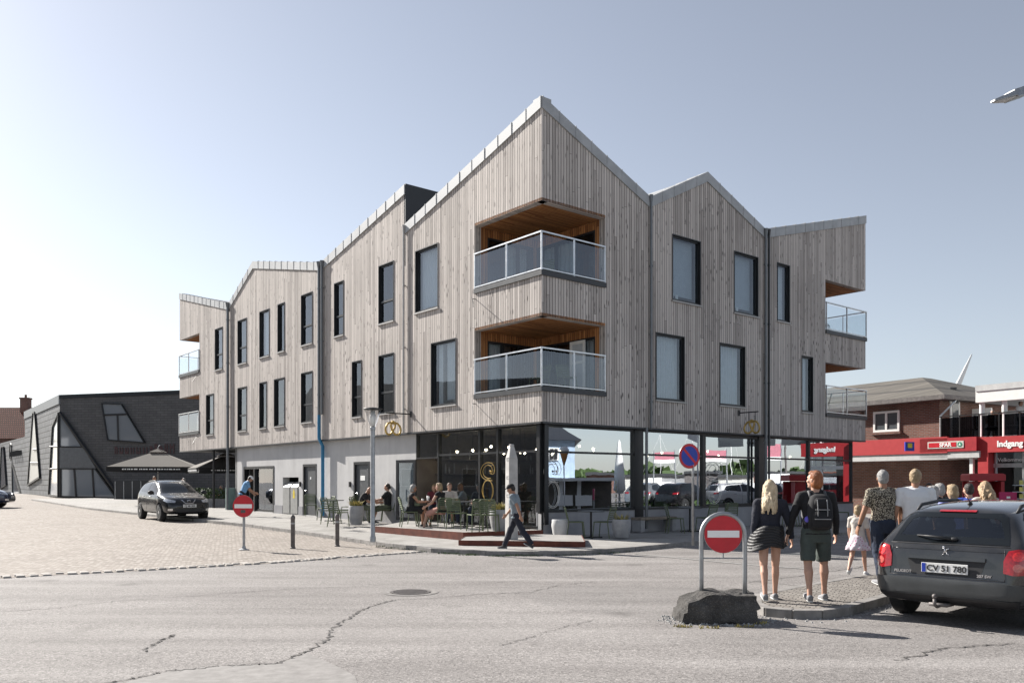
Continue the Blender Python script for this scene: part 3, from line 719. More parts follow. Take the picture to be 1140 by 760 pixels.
# cafe room
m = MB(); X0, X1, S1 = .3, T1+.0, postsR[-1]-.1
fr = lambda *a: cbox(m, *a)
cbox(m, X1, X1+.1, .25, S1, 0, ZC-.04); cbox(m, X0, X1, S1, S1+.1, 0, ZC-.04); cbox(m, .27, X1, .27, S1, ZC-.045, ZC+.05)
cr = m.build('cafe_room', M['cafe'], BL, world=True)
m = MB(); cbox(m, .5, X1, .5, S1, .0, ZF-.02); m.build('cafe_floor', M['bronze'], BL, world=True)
m = MB()
cbox(m, 4.6, 5.2, 2.2, 7.5, ZF, 1.4); cbox(m, 4.5, 5.3, 2.1, 7.6, 1.4, 1.45)
for z in (1.4, 1.9, 2.4): cbox(m, X1-.35, X1-.01, 1, 9, z, z+.04)
m.build('counter', M['bronze'], cr, world=True)
m = MB(); cbox(m, .36, 1.05, .4, S1, .62, .715); m.build('window_shelf', M['wood'], cr, world=True)
lm = [(.9,1.5),(2.4,1.9),(3.4,1.6),(4.4,2.2),(5.2,1.5),(3.0,3.1),(5.0,3.0),(1.2,2.6),(6.0,2.4),(1.2,.9),(2.0,.9),(2.6,1.1),(3.3,.8),(4.0,1.0),(4.6,1.6),(1.5,1.8),(5.4,1.0),(2.8,2.4),(3.8,2.6),(1.6,3.6),(1.6,6.2),(1.6,6.9),(1.6,9.4),(1.5,9.9),(2.5,4.5),(1.6,12.5),(1.5,14.5)]
for i, (t, s) in enumerate(lm):
    z = 2.55+.25*((i*37)%5)/5; m = MB(); m.ell(PC(t,s,z), (.035,.035,.045)); b = m.build('pendant_lamp', M['bulb'], BL, True, world=True)
    m = MB(); m.cyl(PC(t,s,z+.04), PC(t,s,ZC-.04), .006, n=6); m.cyl(PC(t,s,z+.03), PC(t,s,z+.11), .03, .02, n=8); m.build('lamp_cord', M['black'], b, world=True)
# number-like emblem of three fine lines on the glass
def emblem(P, cx, zb, h, w, mat):
    m = MB(); wig = []
    top = [(.74,.74),(.92,.74),(1.0,.85),(.86,.96),(.5,1.0),(.14,.94),(-.04,.81),(.06,.68),(.40,.60),(.84,.585)]
    for off in (-.05, .05):
        pts = []
        for i in range(41):
            u = i/40*(len(top)-1); j = min(int(u), len(top)-2); f = u-j
            p0 = top[max(j-1,0)]; p1 = top[j]; p2 = top[j+1]; p3 = top[min(j+2,len(top)-1)]
            q = [0.5*(2*p1[k]+(p2[k]-p0[k])*f+(2*p0[k]-5*p1[k]+4*p2[k]-p3[k])*f*f+(3*p1[k]-p0[k]-3*p2[k]+p3[k])*f**3) for k in (0,1)]
            pts.append(q)
        c = (.5, .78)
        out = [P(cx+(c[0]+(x-c[0])*(1+off*4)-.5)*w, DG+.012, zb+(c[1]+(y-c[1])*(1+off*3.2))*h) for x, y in pts]
        m.tube(out, .009, 5)
        m.tube([P(cx+math.cos(a)*(.46*w+off*.9*w), DG+.012, zb+.29*h+math.sin(a)*(.285*h+off*.75*w)) for a in [2*math.pi*i/40 for i in range(40)]], .009, 5, True)
    m.ell(P(cx+.26*w, DG+.012, zb+.80*h), (.035,.035,.035))
    m.build('window_emblem', mat, BL, world=True)
tc = tl(537); emblem(PL, tc, zl(537,558), zl(537,516)-zl(537,558), -(tl(531)-tl(543.5)), M['gold'])
emblem(PR, tr(621), zr(619.5,565), zr(619.5,514)-zr(619.5,565), (tr(630)-tr(608.5))*.72, M['silver'])
emblem(PR, tr(801), zr(801,560), zr(801,515)-zr(801,560), tr(809)-tr(794), M['silver'])
# ---------------------------------------------------------------- pretzel signs on iron brackets
def pretzel(name, P, t, z, w, h, label, d0, L):
    e = thing(name, label, 'sign', P(t, 0, z))
    n = P(0,1,0)-P(0,0,0); o = P(t,0,z); u = P(1,0,0)-P(0,0,0)
    Q = lambda a, b, c: n*a+V((0,0,b))+u*c
    m = MB(); m.box(Q(.02,h*.95,0), (.06,.06,.2)); m.tube([Q(.02,h*.95,0), Q(L,h*.95,0)], .022, 8); m.build('bracket', M['frame'], e)
    cx = d0
    pts = [(.18,.75),(-.02,.62),(-.28,.30),(-.36,.08),(-.32,-.22),(-.5*.42,-.40)]
    path = [(0,.36),(-.16,.42),(-.36,.34),(-.5,.06),(-.44,-.26),(-.22,-.38),(-.04,-.24),(.07,.04),(.12,.30),(0,.50),(-.12,.30),(-.07,.04),(.04,-.24),(.22,-.38),(.44,-.26),(.5,.06),(.36,.34),(.16,.42),(0,.36)]
    sm = []
    for j in range(len(path)-1):
        p0 = path[max(j-1,0)]; p1 = path[j]; p2 = path[j+1]; p3 = path[min(j+2,len(path)-1)]
        for i in range(5):
            f = i/5; sm.append([0.5*(2*p1[k]+(p2[k]-p0[k])*f+(2*p0[k]-5*p1[k]+4*p2[k]-p3[k])*f*f+(3*p1[k]-p0[k]-3*p2[k]+p3[k])*f**3) for k in (0,1)])
    m = MB(); m.tube([Q(cx+x*w, y*h*.9, .03*math.sin(i*.22)) for i, (x, y) in enumerate(sm)] if False else [Q(cx+x*w, y*h*.9, .03*math.sin(i*.22)) for i, (x, y) in enumerate(sm)], .034, 8); m.build('pretzel', M['gold'], e, True)
    m = MB(); m.tube([Q(cx-.12,h*.95,0), Q(cx-.12,h*.45,0)], .01, 6); m.tube([Q(cx+.12,h*.95,0), Q(cx+.12,h*.45,0)], .01, 6); m.build('hanger', M['frame'], e)
    return e
pretzel('pretzel_sign', PL, tl(458), zl(445,480)+.02, .58, .55, 'golden pretzel sign on an iron bracket above the cafe door, left of the corner', .72, 1.0)
pretzel('pretzel_sign', PR, tr(822), zr(830,477), .6, .55, 'golden pretzel sign on an iron bracket over the shaded shop windows, beside the dark downpipe', .55, .8)
# ------------------------------------------------------------------ ground sheets
CUTX = list(range(-8, 5)); CUTY = list(range(13, 24))+list(range(25, 86, 5))
def sheet(name, poly, off, mat, thick=0, kind='structure', label=None):
    bm = bmesh.new(); vs = [bm.verts.new((p[0], p[1], 0)) for p in poly]; f = bm.faces.new(vs)
    bmesh.ops.triangulate(bm, faces=[f])
    for c, ax in [(x, 0) for x in CUTX]+[(y, 1) for y in CUTY]:
        co = V((0,0,0)); co[ax] = c; no = V((0,0,0)); no[ax] = 1
        bmesh.ops.bisect_plane(bm, geom=bm.verts[:]+bm.edges[:]+bm.faces[:], plane_co=co, plane_no=no, dist=1e-5)
    if thick:
        be = [e for e in bm.edges if e.is_boundary]
        r = bmesh.ops.extrude_edge_only(bm, edges=be); low = set(v for v in r['geom'] if isinstance(v, bmesh.types.BMVert))
    else: low = set()
    for v in bm.verts: v.co.z = g(v.co.x, v.co.y)+off-(thick if v in low else 0)
    bmesh.ops.recalc_face_normals(bm, faces=bm.faces)
    me = bpy.data.meshes.new(name); bm.to_mesh(me); bm.free(); me.materials.append(mat)
    o = bpy.data.objects.new(name, me); COL.objects.link(o); o['kind'] = kind
    return o
gr = sheet('ground', [(-700,-700),(700,-700),(700,900),(-700,900)], 0, M['asphalt'])
B = [gnd(x, y) for x, y in ((0,643.5),(60,640),(140,636),(220,631.5),(300,627),(415,618.5),(470,614.5))]
dB = (B[0]-B[2]).normalized()
plaza_poly = [(-140,-60), tuple((B[0]+dB*28)[:2])]+[tuple(p[:2]) for p in B]+[(-1.6,24),(-2,34),(-4,80),(-140,80)]
sheet('plaza', plaza_poly, .004, M['cobble'])
kp = [gnd(x, y, KERB) for x, y in ((238,579.5),(271,582.5),(330,590),(420,602.8),(481,610),(541,613),(594,613.5),(651,612.5),(707,608.5),(760,603.5),(828,598.5),(900,594.5),(985,589.5),(1080,586))]
pave_poly = [tuple(p[:2]) for p in kp]+[(32,50),(10,60),(-20,70),(-34,60),(-22,44)]
sheet('pavement', pave_poly, KERB, M['paving'], KERB+.05)
def kerbline(name, pts, off, w=.11, mat='curb', Lb=.95):
    m = MB(); d0 = 0
    for a, b in zip(pts, pts[1:]):
        L = (b-a).xy.length; n = max(1, round(L/Lb)); d = (b-a); d.z = 0; d.normalize(); nn = V((-d.y, d.x, 0))
        for i in range(n):
            p = a.lerp(b, i/n)+d*.006; q = a.lerp(b, (i+1)/n)-d*.006; r = random.uniform(-.004, .004)
            c = []
            for z in (-.15, off+.006+r):
                for s, e in ((p, -.02), (q, -.02), (q, w), (p, w)):
                    x = s+nn*e; c.append(V((x.x, x.y, g(x.x, x.y)+z)))
            m.hexa(c)
    o = m.build(name, M[mat], bevel=.008); o['kind'] = 'structure'; return o
kerbline('kerb', kp, KERB)
# row of pale border setts between plaza and road
m = MB()
pts = [B[0]+dB*14]+B
for row in range(2):
    for a, b in zip(pts, pts[1:]):
        L = (b-a).length; n = int(L/.17); d = (b-a).normalized(); nn = V((-d.y, d.x, 0))
        for i in range(n):
            p = a.lerp(b, (i+.5)/n)+nn*(row*.17+random.uniform(-.015,.015)+.04)
            if random.random() < .05: continue
            z = g(p.x, p.y)
            m.box(V((p.x, p.y, z+.0)), (random.uniform(.12,.15), random.uniform(.12,.15), .05+random.uniform(0,.02)), Matrix.Rotation(math.atan2(d.y, d.x)+random.uniform(-.12,.12), 3, 'Z') @ Matrix.Rotation(random.uniform(-.05,.05), 3, 'X'))
o = m.build('stone_edging', mk_concrete('pale_sett', (.34,.315,.285), (.48,.45,.42), 4), bevel=.012); o['kind'] = 'structure'
# traffic island
ip = [gnd(x, y, .1) for x, y in ((838,662),(838,671),(852,676.5),(882,679),(915,679),(945,675.5),(985,664),(1030,650),(1070,636),(1060,629),(960,639.5),(880,653))]
sheet('traffic_island', [tuple(p[:2]) for p in ip], .1, M['islandm'], .14)
kerbline('island_kerb', ip[::1]+[ip[0]], .1, w=.12, Lb=.8)
# worn markings and cracks
def strip(name, px, w, mat, off=.008, jit=0, sub=1):
    P = [gnd(x, y) for x, y in px]; Q = []
    for a, b in zip(P, P[1:]):
        for i in range(sub): Q.append(a.lerp(b, i/sub)+V((random.uniform(-jit,jit), random.uniform(-jit,jit), 0)))
    Q.append(P[-1]); m = MB(); vs = []
    for i, p in enumerate(Q):
        d = (Q[min(i+1,len(Q)-1)]-Q[max(i-1,0)]).normalized(); n = V((-d.y, d.x, 0)); ww = w*(random.uniform(.35,1.2) if jit else 1)
        for s in (-1, 1): q = p+n*ww*s/2; vs.append(V((q.x, q.y, g(q.x, q.y)+off)))
    m.add(vs, [(2*i,2*i+1,2*i+3,2*i+2) for i in range(len(Q)-1)])
    o = m.build(name, M[mat]); o['kind'] = 'structure'; return o
strip('road_line', ((707,616.5),(760,621.5),(850,630),(900,633)), .09, 'line')
for pxs, w in ((((310,738),(340,726),(368,708),(370,699),(392,686),(400,680),(425,671),(440,667.5)), .035), (((440,667.5),(480,666),(530,661.5),(590,659),(620,652),(660,647)), .022),
    (((160,725),(175,715),(187,710),(195,706)), .03), (((0,681),(60,677),(130,669),(230,662),(330,655),(420,652)), .02), (((0,672),(150,664),(300,657)), .012), (((420,640),(560,648),(680,637),(760,634)), .012), (((560,718),(610,703),(660,690)), .015), (((1000,735),(1050,722),(1130,716)), .03), (((840,647),(900,653)), .03), (((835,648),(900,640),(960,630.5),(1040,622)), .03), (((120,760),(180,748),(250,741),(310,738)), .03)):
    strip('road_crack', pxs, w*.8, 'crack', .006, .04, 16)
# manhole cover set in a broken asphalt ring
mc = gnd(457, 659); m = MB(); m.lathe([(.30,-.02),(.30,.014),(.26,.014),(.26,.008),(0.001,.008)], mc, 28, cap=False)
for a in range(-3, 4):
    L = math.sqrt(.25**2-(a*.07)**2)
    m.box(mc+V((0,a*.07,.010)), (2*L,.035,.012)); 
mh = tag(m.build('manhole_cover', M['bronze']), 'round iron manhole cover set in the cracked road', 'manhole cover')
m = MB(); n = 26; vs = []
for r in (.31, .42):
    for i in range(n): a = 2*math.pi*i/n; rr = r*(1+random.uniform(0,.25)*(r > .5)); vs.append(mc+V((rr*1.3*math.cos(a) if r > .5 else rr*math.cos(a), rr*math.sin(a), .006)))
m.add(vs, [(i,(i+1)%n,n+(i+1)%n,n+i) for i in range(n)]); o = m.build('tar_patch', plain('tar_patch', (.19,.178,.17), .9, 0, .4, 9)); o['kind'] = 'structure'
# grass tufts along kerbs: uncountable
def tufts(name, spots, mat, n, spread, h):
    m = MB()
    for c in spots:
        for _ in range(n):
            a = random.uniform(0, 6.28); r = spread*math.sqrt(random.random()); b = c+V((r*math.cos(a), r*math.sin(a)*.35, 0)); hh = h*random.uniform(.4,1.1)
            t = V((random.uniform(-1,1), random.uniform(-1,1), 0))*hh*.5; w = V((random.uniform(-1,1), random.uniform(-1,1), 0)).normalized()*.006
            m.add([b-w, b+w, b+t*.4+w*.7+V((0,0,hh*.6)), b+t*.4-w*.7+V((0,0,hh*.6)), b+t+V((0,0,hh))], [(0,1,2,3),(3,2,4)])
    return tag(m.build(name, M[mat], recalc=False), kind='stuff')
grass = plain('fresh_grass', (.09,.15,.03), .7, 0, .5, 15); M['grass'] = grass
tag(tufts('grass', [gnd(866,681.5), gnd(858,680.5), gnd(874,682), gnd(866,683), gnd(880,682)], 'grass', 260, .22, .07), 'fresh green grass tuft growing at the island kerb', 'grass', kind='stuff')
tag(tufts('weeds', [gnd(x+random.uniform(-3,3), y) for x, y in ((500,616),(510,616.5),(530,617.5),(572,618.5),(584,618.5),(612,618),(625,617.8),(665,616.5),(678,615.5),(716,611),(452,611.5),(440,610),(470,614),(520,618),(556,619),(592,618.5),(600,618),(640,617.5),(690,614),(735,608.5),(700,613),(430,608.5),(780,604.5))], 'leaf', 70, .25, .05), 'low weeds growing along the foot of the pavement kerb', 'weeds', kind='stuff')
# loose grit swept against the kerbs and the boulder
m = MB(); gp_ = []
for a, b in list(zip(kp, kp[1:]))+list(zip(ip, ip[1:])):
    n_ = int((b-a).length*26)
    for _ in range(n_):
        q = a.lerp(b, random.random()); d = (b-a).normalized(); o_ = V((d.y, -d.x, 0))*(.03+abs(random.gauss(0,.13))); q = q+o_; s = random.uniform(.006,.016); z = g(q.x, q.y)
        m.add([V((q.x-s,q.y-s*.6,z)), V((q.x+s,q.y-s,z)), V((q.x+s*.8,q.y+s,z)), V((q.x-s,q.y+s*.7,z)), V((q.x,q.y,z+s*1.2))], [(0,1,4),(1,2,4),(2,3,4),(3,0,4)])
for _ in range(220):
    a_ = random.uniform(0,6.28); rr__ = random.uniform(.8,1.5); c_ = gnd(798,690); q = c_+V((math.cos(a_)*.5*rr__, math.sin(a_)*.32*rr__, 0)); s = random.uniform(.006,.02); z = 0
    m.add([V((q.x-s,q.y-s*.6,z)), V((q.x+s,q.y-s,z)), V((q.x+s*.8,q.y+s,z)), V((q.x-s,q.y+s*.7,z)), V((q.x,q.y,z+s*1.2))], [(0,1,4),(1,2,4),(2,3,4),(3,0,4)])
tag(m.build('grit', M['cab'], recalc=False), 'loose grit along the kerbs and round the boulder', 'grit', kind='stuff')
rp_ = [gnd(x, y) for x, y in ((125,764),(190,746),(250,741),(310,738.5),(342,727),(372,740),(395,752),(402,770),(400,900),(100,900))]
k_a = mk_concrete('relaid_asphalt', (.20,.19,.182), (.285,.272,.262), 9); sheet('road_patch', [tuple(p[:2]) for p in rp_], .004, k_a)
tag(tufts('weeds', [gnd(x, y) for x, y in ((760,697.5),(790,699),(830,697.5),(845,694))], 'dry', 40, .12, .04), 'dry weeds around the foot of the dark boulder', 'weeds', kind='stuff')
# ------------------------------------------------------------------ raised terrace with rusty steel edge
def pavz(p): return g(p.x, p.y)+KERB
def platform(name, poly, ztop, label, steel_sides):
    e = thing(name, label, 'terrace', (poly[0][0], poly[0][1], 0))
    m = MB(); m.prism([(p[0], p[1]) for p in poly], 0.02, ztop, lambda a, b, h: V((a, b, h))); m.build('deck', M['paving'], e, world=True)
    m = MB()
    for i in steel_sides:
        a, b = V((*poly[i][:2], 0)), V((*poly[(i+1)%len(poly)][:2], 0)); d = (b-a).normalized(); mid = (a+b)/2
        nn = V((d.y, -d.x, 0)); m.box(mid+nn*.008+V((0,0,(ztop+.012+.02)/2)), ((b-a).length+.01, .012, ztop-.008), Matrix.Rotation(math.atan2(d.y, d.x), 3, 'Z'))
    m.build('steel_edge', M['corten'], e, world=True); return e
ZA, ZBP = .315, .225
cor = PC(.25,.25,0)
pA = [gnd(417,586.5,.25), gnd(516,600,.13), gnd(604,594.5,.2), PC(.3,.05,0), PC(tl(450),.2,0)]
platform('terrace_platform', [(p.x, p.y) for p in pA], ZA, 'raised cafe terrace with a rusty steel edge along the left front', (0,1))
pB = [gnd(511,605.5,.13), gnd(651,607.5,.13), gnd(647,599.5,.13), gnd(604,595.2,.2), gnd(518,600.6,.13)]
platform('terrace_step', [(p.x, p.y) for p in pB], ZBP, 'low wedge shaped terrace step with rusty edge at the building corner', (0,1,4))
# ------------------------------------------------------------------ cafe chairs and tables
def make_chair():
    e = thing('cafe_chair', '', 'chair', (0,0,0))
    m = MB()
    for i in range(7): y = -.19+i*.062; m.box((0, y, .45-.012*math.sin(i/6*math.pi)), (.40, .042, .012))
    m.tube([(-.2,-.2,.445),(-.21,.2,.445),(.21,.2,.445),(.2,-.2,.445)], .014, 8, True); m.build('seat', M['green'], e)
    m = MB()
    for i in range(6):
        z = .53+i*.055; y = -.215-.028*i*.6; m.tube([(-.2,y+.005,z),(-.1,y-.02,z),(.1,y-.02,z),(.2,y+.005,z)], .0, 4) if False else m.box((0, y-.012, z), (.40,.010,.034), Matrix.Rotation(-.2, 3, 'X'))
    m.tube([(-.205,-.205,.46),(-.205,-.30,.83),(-.17,-.32,.86),(.17,-.32,.86),(.205,-.30,.83),(.205,-.205,.46)], .015, 8); m.build('backrest', M['green'], e)
    for sx in (-1, 1):
        m = MB(); m.cyl((sx*.205,.19,.445), (sx*.225,.235,0), .014, n=8); m.build('leg', M['green'], e)
        m = MB(); m.cyl((sx*.20,-.2,.46), (sx*.225,-.27,0), .014, n=8); m.build('leg', M['green'], e)
    return e
def make_table():
    e = thing('cafe_table', '', 'table', (0,0,0))
    m = MB(); m.cyl((0,0,.725), (0,0,.75), .37, n=28); m.build('tabletop', M['frame2'], e, auto=40)
    m = MB(); m.cyl((0,0,.03), (0,0,.725), .028, n=12); m.build('pedestal', M['black'], e)
    m = MB()
    for a in range(4): m.box(Matrix.Rotation(a*math.pi/2, 3, 'Z') @ V((.15,0,.02)), (.32,.05,.03), Matrix.Rotation(a*math.pi/2, 3, 'Z'))
    m.build('base', M['black'], e); return e
chair0 = make_chair(); table0 = make_table(); used = {'c': 0, 't': 0}
def put(kind, px, py, z, rz, label, yy=None):
    p = at(px, py, 1); Y = (EYE-z)*F/(py-HOR); p = V(((px-CX)/F*Y, Y, z))
    src = chair0 if kind == 'c' else table0; grp = 'green slatted cafe chairs outside' if kind == 'c' else 'small cafe tables outside'
    if not used[kind]:
        used[kind] = 1; src.location = p; src.rotation_euler = (0,0,R(rz)); src['label'] = label; src['group'] = grp; return src
    return dup(src, p, R(rz), label, grp)
zl_ = ZA+.002
PZ = .25
put('c', 346, 574, .27, 200, 'green cafe chair standing alone beside the first grey door', )
put('c', 369, 583, .26, 250, 'green cafe chair left of the small table by the blue pipe')
put('t', 371, 580, .26, 0, 'cafe table beside the blue downpipe, leftmost outside the building')
put('c', 383, 582.5, .255, 95, 'green cafe chair between the blue pipe and the grass planter')
put('c', 389, 577, .26, 60, 'green cafe chair behind the grass planter, facing the table')
put('t', 414, 579.5, .25, 0, 'cafe table between the two seated men in black')
put('c', 400, 580.5, .25, 262, 'green cafe chair under the bald man in black leaning forward')
put('c', 432, 580, .25, 95, 'green cafe chair under the dark haired man in black and shorts')
put('c', 456, 586, zl_, 285, 'green cafe chair under the grey haired woman in black')
put('t', 475, 585.5, zl_, 0, 'cafe table in front of the blonde woman, below the cafe door')
put('c', 491, 586.5, zl_, 30, 'green cafe chair under the blonde woman seen from behind')
put('c', 509, 588.5, zl_, 340, 'empty green cafe chair right of the blonde woman')
put('t', 517, 586, zl_, 0, 'cafe table in front of the man in blue grey shirt')
put('c', 531, 591, zl_, 20, 'empty green cafe chair left of the planter by the stone pillar')
put('t', 541, 587, zl_, 0, 'cafe table behind the planter near the gold window emblem')
put('c', 556, 583, zl_, 110, 'green cafe chair behind the stone pillar')
put('c', 519, 580, zl_, 180, 'green cafe chair under the man in blue grey shirt')
zr_ = .13
KZ = 0; zr_ = .10
put('c', 641, 598.5, zr_, 270, 'green cafe chair in the shade, left of the small table by the white planter')
put('t', 658, 598.5, zr_, 0, 'cafe table in the shade between two chairs under the first shop window')
put('c', 672, 598.5, zr_, 60, 'green cafe chair in the shade beside the round concrete planter')
put('c', 752, 593, zr_, 270, 'green cafe chair in the shade right of the concrete bench')
put('t', 768, 591.5, zr_, 0, 'cafe table in the shade behind the no parking pole')
put('c', 786, 592, zr_, 40, 'green cafe chair in the shade right of the no parking pole')
put('c', 800, 590, zr_, 70, 'green cafe chair in the shade behind the arched no entry sign')
put('c', 812, 588.5, zr_, 0, 'green cafe chair in the shade against the wall, just right of the arched sign')
put('c', 880, 586, zr_, 60, 'green cafe chair in the shade between the walking couple')
put('t', 893, 585.5, zr_, 0, 'cafe table in the shade behind the young man with backpack')
put('c', 938, 583.5, zr_, 250, 'green cafe chair in the shade, furthest right along the windows')
for (t, s, li, rz, lab) in ((1.6,1.3,0,2.2,'slatted chair on the lower corner balcony, left one'),(.9,1.8,0,3.6,'slatted chair on the lower corner balcony, right one'),(1.5,1.4,1,2.6,'slatted chair on the upper corner balcony'),(.8,endR[0]+1.2,0,1.2,'slatted chair on the lower balcony at the right end'),(.9,endR[0]+1.4,1,4.2,'slatted chair on the upper balcony at the right end')):
    dup(chair0, PC(t,s,OP[li][0]+.145), rz, lab, 'chairs on the balconies')
dup(table0, PC(1.7,1.9,OP[0][0]+.145), 0, 'small round table on the lower corner balcony', 'tables on the balconies')
put('c', 466, 583, zl_, 330, 'green cafe chair behind the table of the grey haired woman')
put('c', 500, 582.5, zl_, 200, 'green cafe chair against the glass between the two occupied tables')
put('c', 545, 591.5, zl_, 350, 'empty green cafe chair nearest the planter by the stone pillar')
put('c', 534, 583, zl_, 160, 'green cafe chair behind the right hand terrace table')
put('c', 377, 586, .255, 330, 'green cafe chair in front of the small table by the blue pipe')
put('c', 362, 579, .26, 120, 'green cafe chair right against the blue downpipe')
# inside the cafe: tables, stools' worth of chairs, shelf and sill goods, each one its own
for t, s in ((1.6,3.4),(1.6,5.8),(1.7,9),(1.7,12),(3.2,13.5),(3.1,8)):
    dup(table0, PC(t,s,ZF), .3, 'cafe table inside behind the glass', 'tables inside the cafe')
    for a in (-.62, .62): dup(chair0, PC(t,s+a,ZF), math.atan2(-UR.x*a, UR.y*a)*1.0, 'slatted chair inside the cafe behind the glass', 'chairs inside the cafe')
rk_ = random.Random(11)
def sill(nm, mt, cnt, lab, cat, grp, place):
    base = []
    for v in range(4):
        h = rk_.uniform(.14, .42) if nm != 'bottle' else rk_.uniform(.22,.36); m = MB()
        if nm == 'potted_plant':
            e = thing(nm, lab, cat, (0,0,0), 0, grp)
            for _ in range(30):
                d_ = V([rk_.gauss(0,1) for _ in range(3)]).normalized(); d_.z = abs(d_.z); a_ = V((0,0,.13))+d_*h*.65; w_ = d_.orthogonal().normalized()*.03; m.add([a_-w_, a_+d_*.05, a_+w_, a_-d_*.08], [(0,1,2,3)])
            m.build('leaves', M['leaf'], e, recalc=False); m = MB(); m.lathe([(.05,0),(.075,.14),(.068,.14),(.06,.12),(.001,.12)], (0,0,0), 12, cap=False); m.build('pot', M[mt], e)
        else:
            prof = [(.03,0),(.032,h*.6),(.012,h*.78),(.012,h)] if nm == 'bottle' else [(.05,0),(.07,h*.4),(.035,h*.8),(.04,h)]
            m.lathe(prof, (0,0,0), 10); e = tag(m.build(nm, M[mt], None, auto=50), lab, cat, grp)
        base.append(e)
    for i in range(cnt):
        o = base[i] if i < 4 else copy_tree(base[i%4]); o.location = place(); o['label'] = lab
PSH = lambda: PC(rk_.uniform(.45,.95), rk_.uniform(.6, S1-.5), .718)
sill('potted_plant', 'planter', 40, 'small potted plant on the shelf inside the shaded shop windows', 'plant', 'potted plants on the window shelf', PSH)
sill('vase', 'white', 16, 'white vase on the shelf inside the shaded shop windows', 'vase', 'vases on the window shelf', PSH)
sill('bottle', 'frame', 24, 'dark bottle on the shelf inside the shaded shop windows', 'bottle', 'bottles on the window shelf', PSH)
BSH = lambda: PC(X1-.2, rk_.uniform(1.1, 8.8), rk_.choice((1.945, 2.445)))
sill('bottle', 'planter', 36, 'pale bottle on the shelves at the back of the cafe', 'bottle', 'bottles on the back shelves', BSH)
# cups and glasses on the tables
def cup(px, py, Y, label, mat='white', r=.04, h=.09):
    p = at(px, py, Y); m = MB(); m.lathe([(r*.75,0),(r,h),(r*.9,h),(r*.65,.01),(.001,.008)], (0,0,0), 12, cap=False); o = m.build('cup', M[mat], None, True); o.location = p
    return tag(o, label, 'cup')
# ------------------------------------------------------------------ planters
def planter(loc, r, h, mat, label, plant, n=0):
    e = thing('planter', label, 'planter', loc)
    m = MB(); m.lathe([(r*.72,0),(r*.86,h*.2),(r,h*.62),(r*.98,h*.97),(r*.94,h),(r*.86,h),(r*.84,h*.88),(.001,h*.88)], (0,0,0), 32, cap=False); m.build('pot', M[mat], e, True)
    m = MB(); m.cyl((0,0,h*.86), (0,0,h*.9), r*.83, n=20); m.build('soil', M['soil'], e)
    if plant:
        for mt, cnt, hh in (('dry', n, .26), ('leaf', int(n*.7), .18)):
            m = MB()
            for _ in range(cnt):
                a = random.uniform(0, 6.28); q = V((math.cos(a), math.sin(a), 0))*r*.7*math.sqrt(random.random()); b = q+V((0,0,h*.9)); L = hh*random.uniform(.5,1.2)
                t = b+q.normalized()*L*random.uniform(.1,.8)+V((0,0,L*random.uniform(.5,1))); w = V((-q.y, q.x, 0)).normalized()*.007; c = (b+t)/2+V((0,0,L*.2))
                m.add([b-w, b+w, c+w, c-w, t], [(0,1,2,3),(3,2,4)])
            m.build('grass_blades' if mt == 'dry' else 'leaves', M[mt], e, recalc=False)
    return e
def on(px, py, z): Y = (EYE-z)*F/(py-HOR); return V(((px-CX)/F*Y, Y, z))
planter(on(396.5, 583.5, .24), .25, .62, 'planter', 'round grey planter with yellow ornamental grass left of the lamp post', True, 320)
planter(on(556, 590.5, ZA), .27, .58, 'planter', 'round grey planter with yellow flowers at the foot of the stone pillar', True, 300)
planter(on(623.5, 597, .13), .24, .48, 'planterw', 'empty pale cylindrical planter below the silver window emblem', False)
planter(on(692, 598, .13), .26, .50, 'planter', 'round grey planter in the shade left of the bench', True, 60)
# bench
p0, p1 = PR(tr(705), DG+.5, 0), PR(tr(745), DG+.5, 0); bz = .125
e = thing('bench', 'low concrete and timber bench against the shaded shop front', 'bench', (p0+p1)/2)
PB = lambda a, d, z: PR(a, DG+.12+d, bz+z)
b0, b1 = tr(705), tr(745)
m = MB(); fbox(m, PB, b0, b1, .0, .42, .36, .44); m.build('seat', M['wood'], e, world=True, bevel=.01)
for a in (b0+.02, b1-.2):
    m = MB(); fbox(m, PB, a, a+.18, .03, .40, 0, .357); m.build('leg', M['planter'], e, world=True)
# stone pillar
ps = on(569.5, 600.2, ZBP); e = thing('stone_pillar', 'tall granite pillar with a pointed top standing at the building corner', 'pillar', ps, R(24))
m = MB(); w = .125; h = 2.3
m.hexa([V(q) for q in ((-w,-w,0),(w,-w,0),(w,w,0),(-w,w,0),(-w*.93,-w*.93,h-.3),(w*.93,-w*.93,h-.3),(w*.93,w*.93,h-.3),(-w*.93,w*.93,h-.3))])
m.hexa([V(q) for q in ((-w*.93,-w*.93,h-.3),(w*.93,-w*.93,h-.3),(w*.93,w*.93,h-.3),(-w*.93,w*.93,h-.3),(-w*.4,-w*.4,h),(w*.4,-w*.4,h),(w*.4,w*.4,h),(-w*.4,w*.4,h))])
m.build('shaft', M['stone'], e, bevel=.012)
m = MB()
for z in (1.05, 1.5, 1.95):
    m.box((-w-.001+.006, -.02, z), (.012,.10,.02)); m.box((-w-.001+.006, -.02, z+.06), (.012,.10,.02)); m.box((-w+.005, .02, z+.03), (.012,.02,.08))
m.build('carved_mark', M['planter'], e)
m = MB(); m.lathe([(.001,0),(.06,.0),(.07,.02),(.05,.05),(.001,.05)], (0,0,h), 12, cap=False); m.build('finial', M['stone'], e, True)
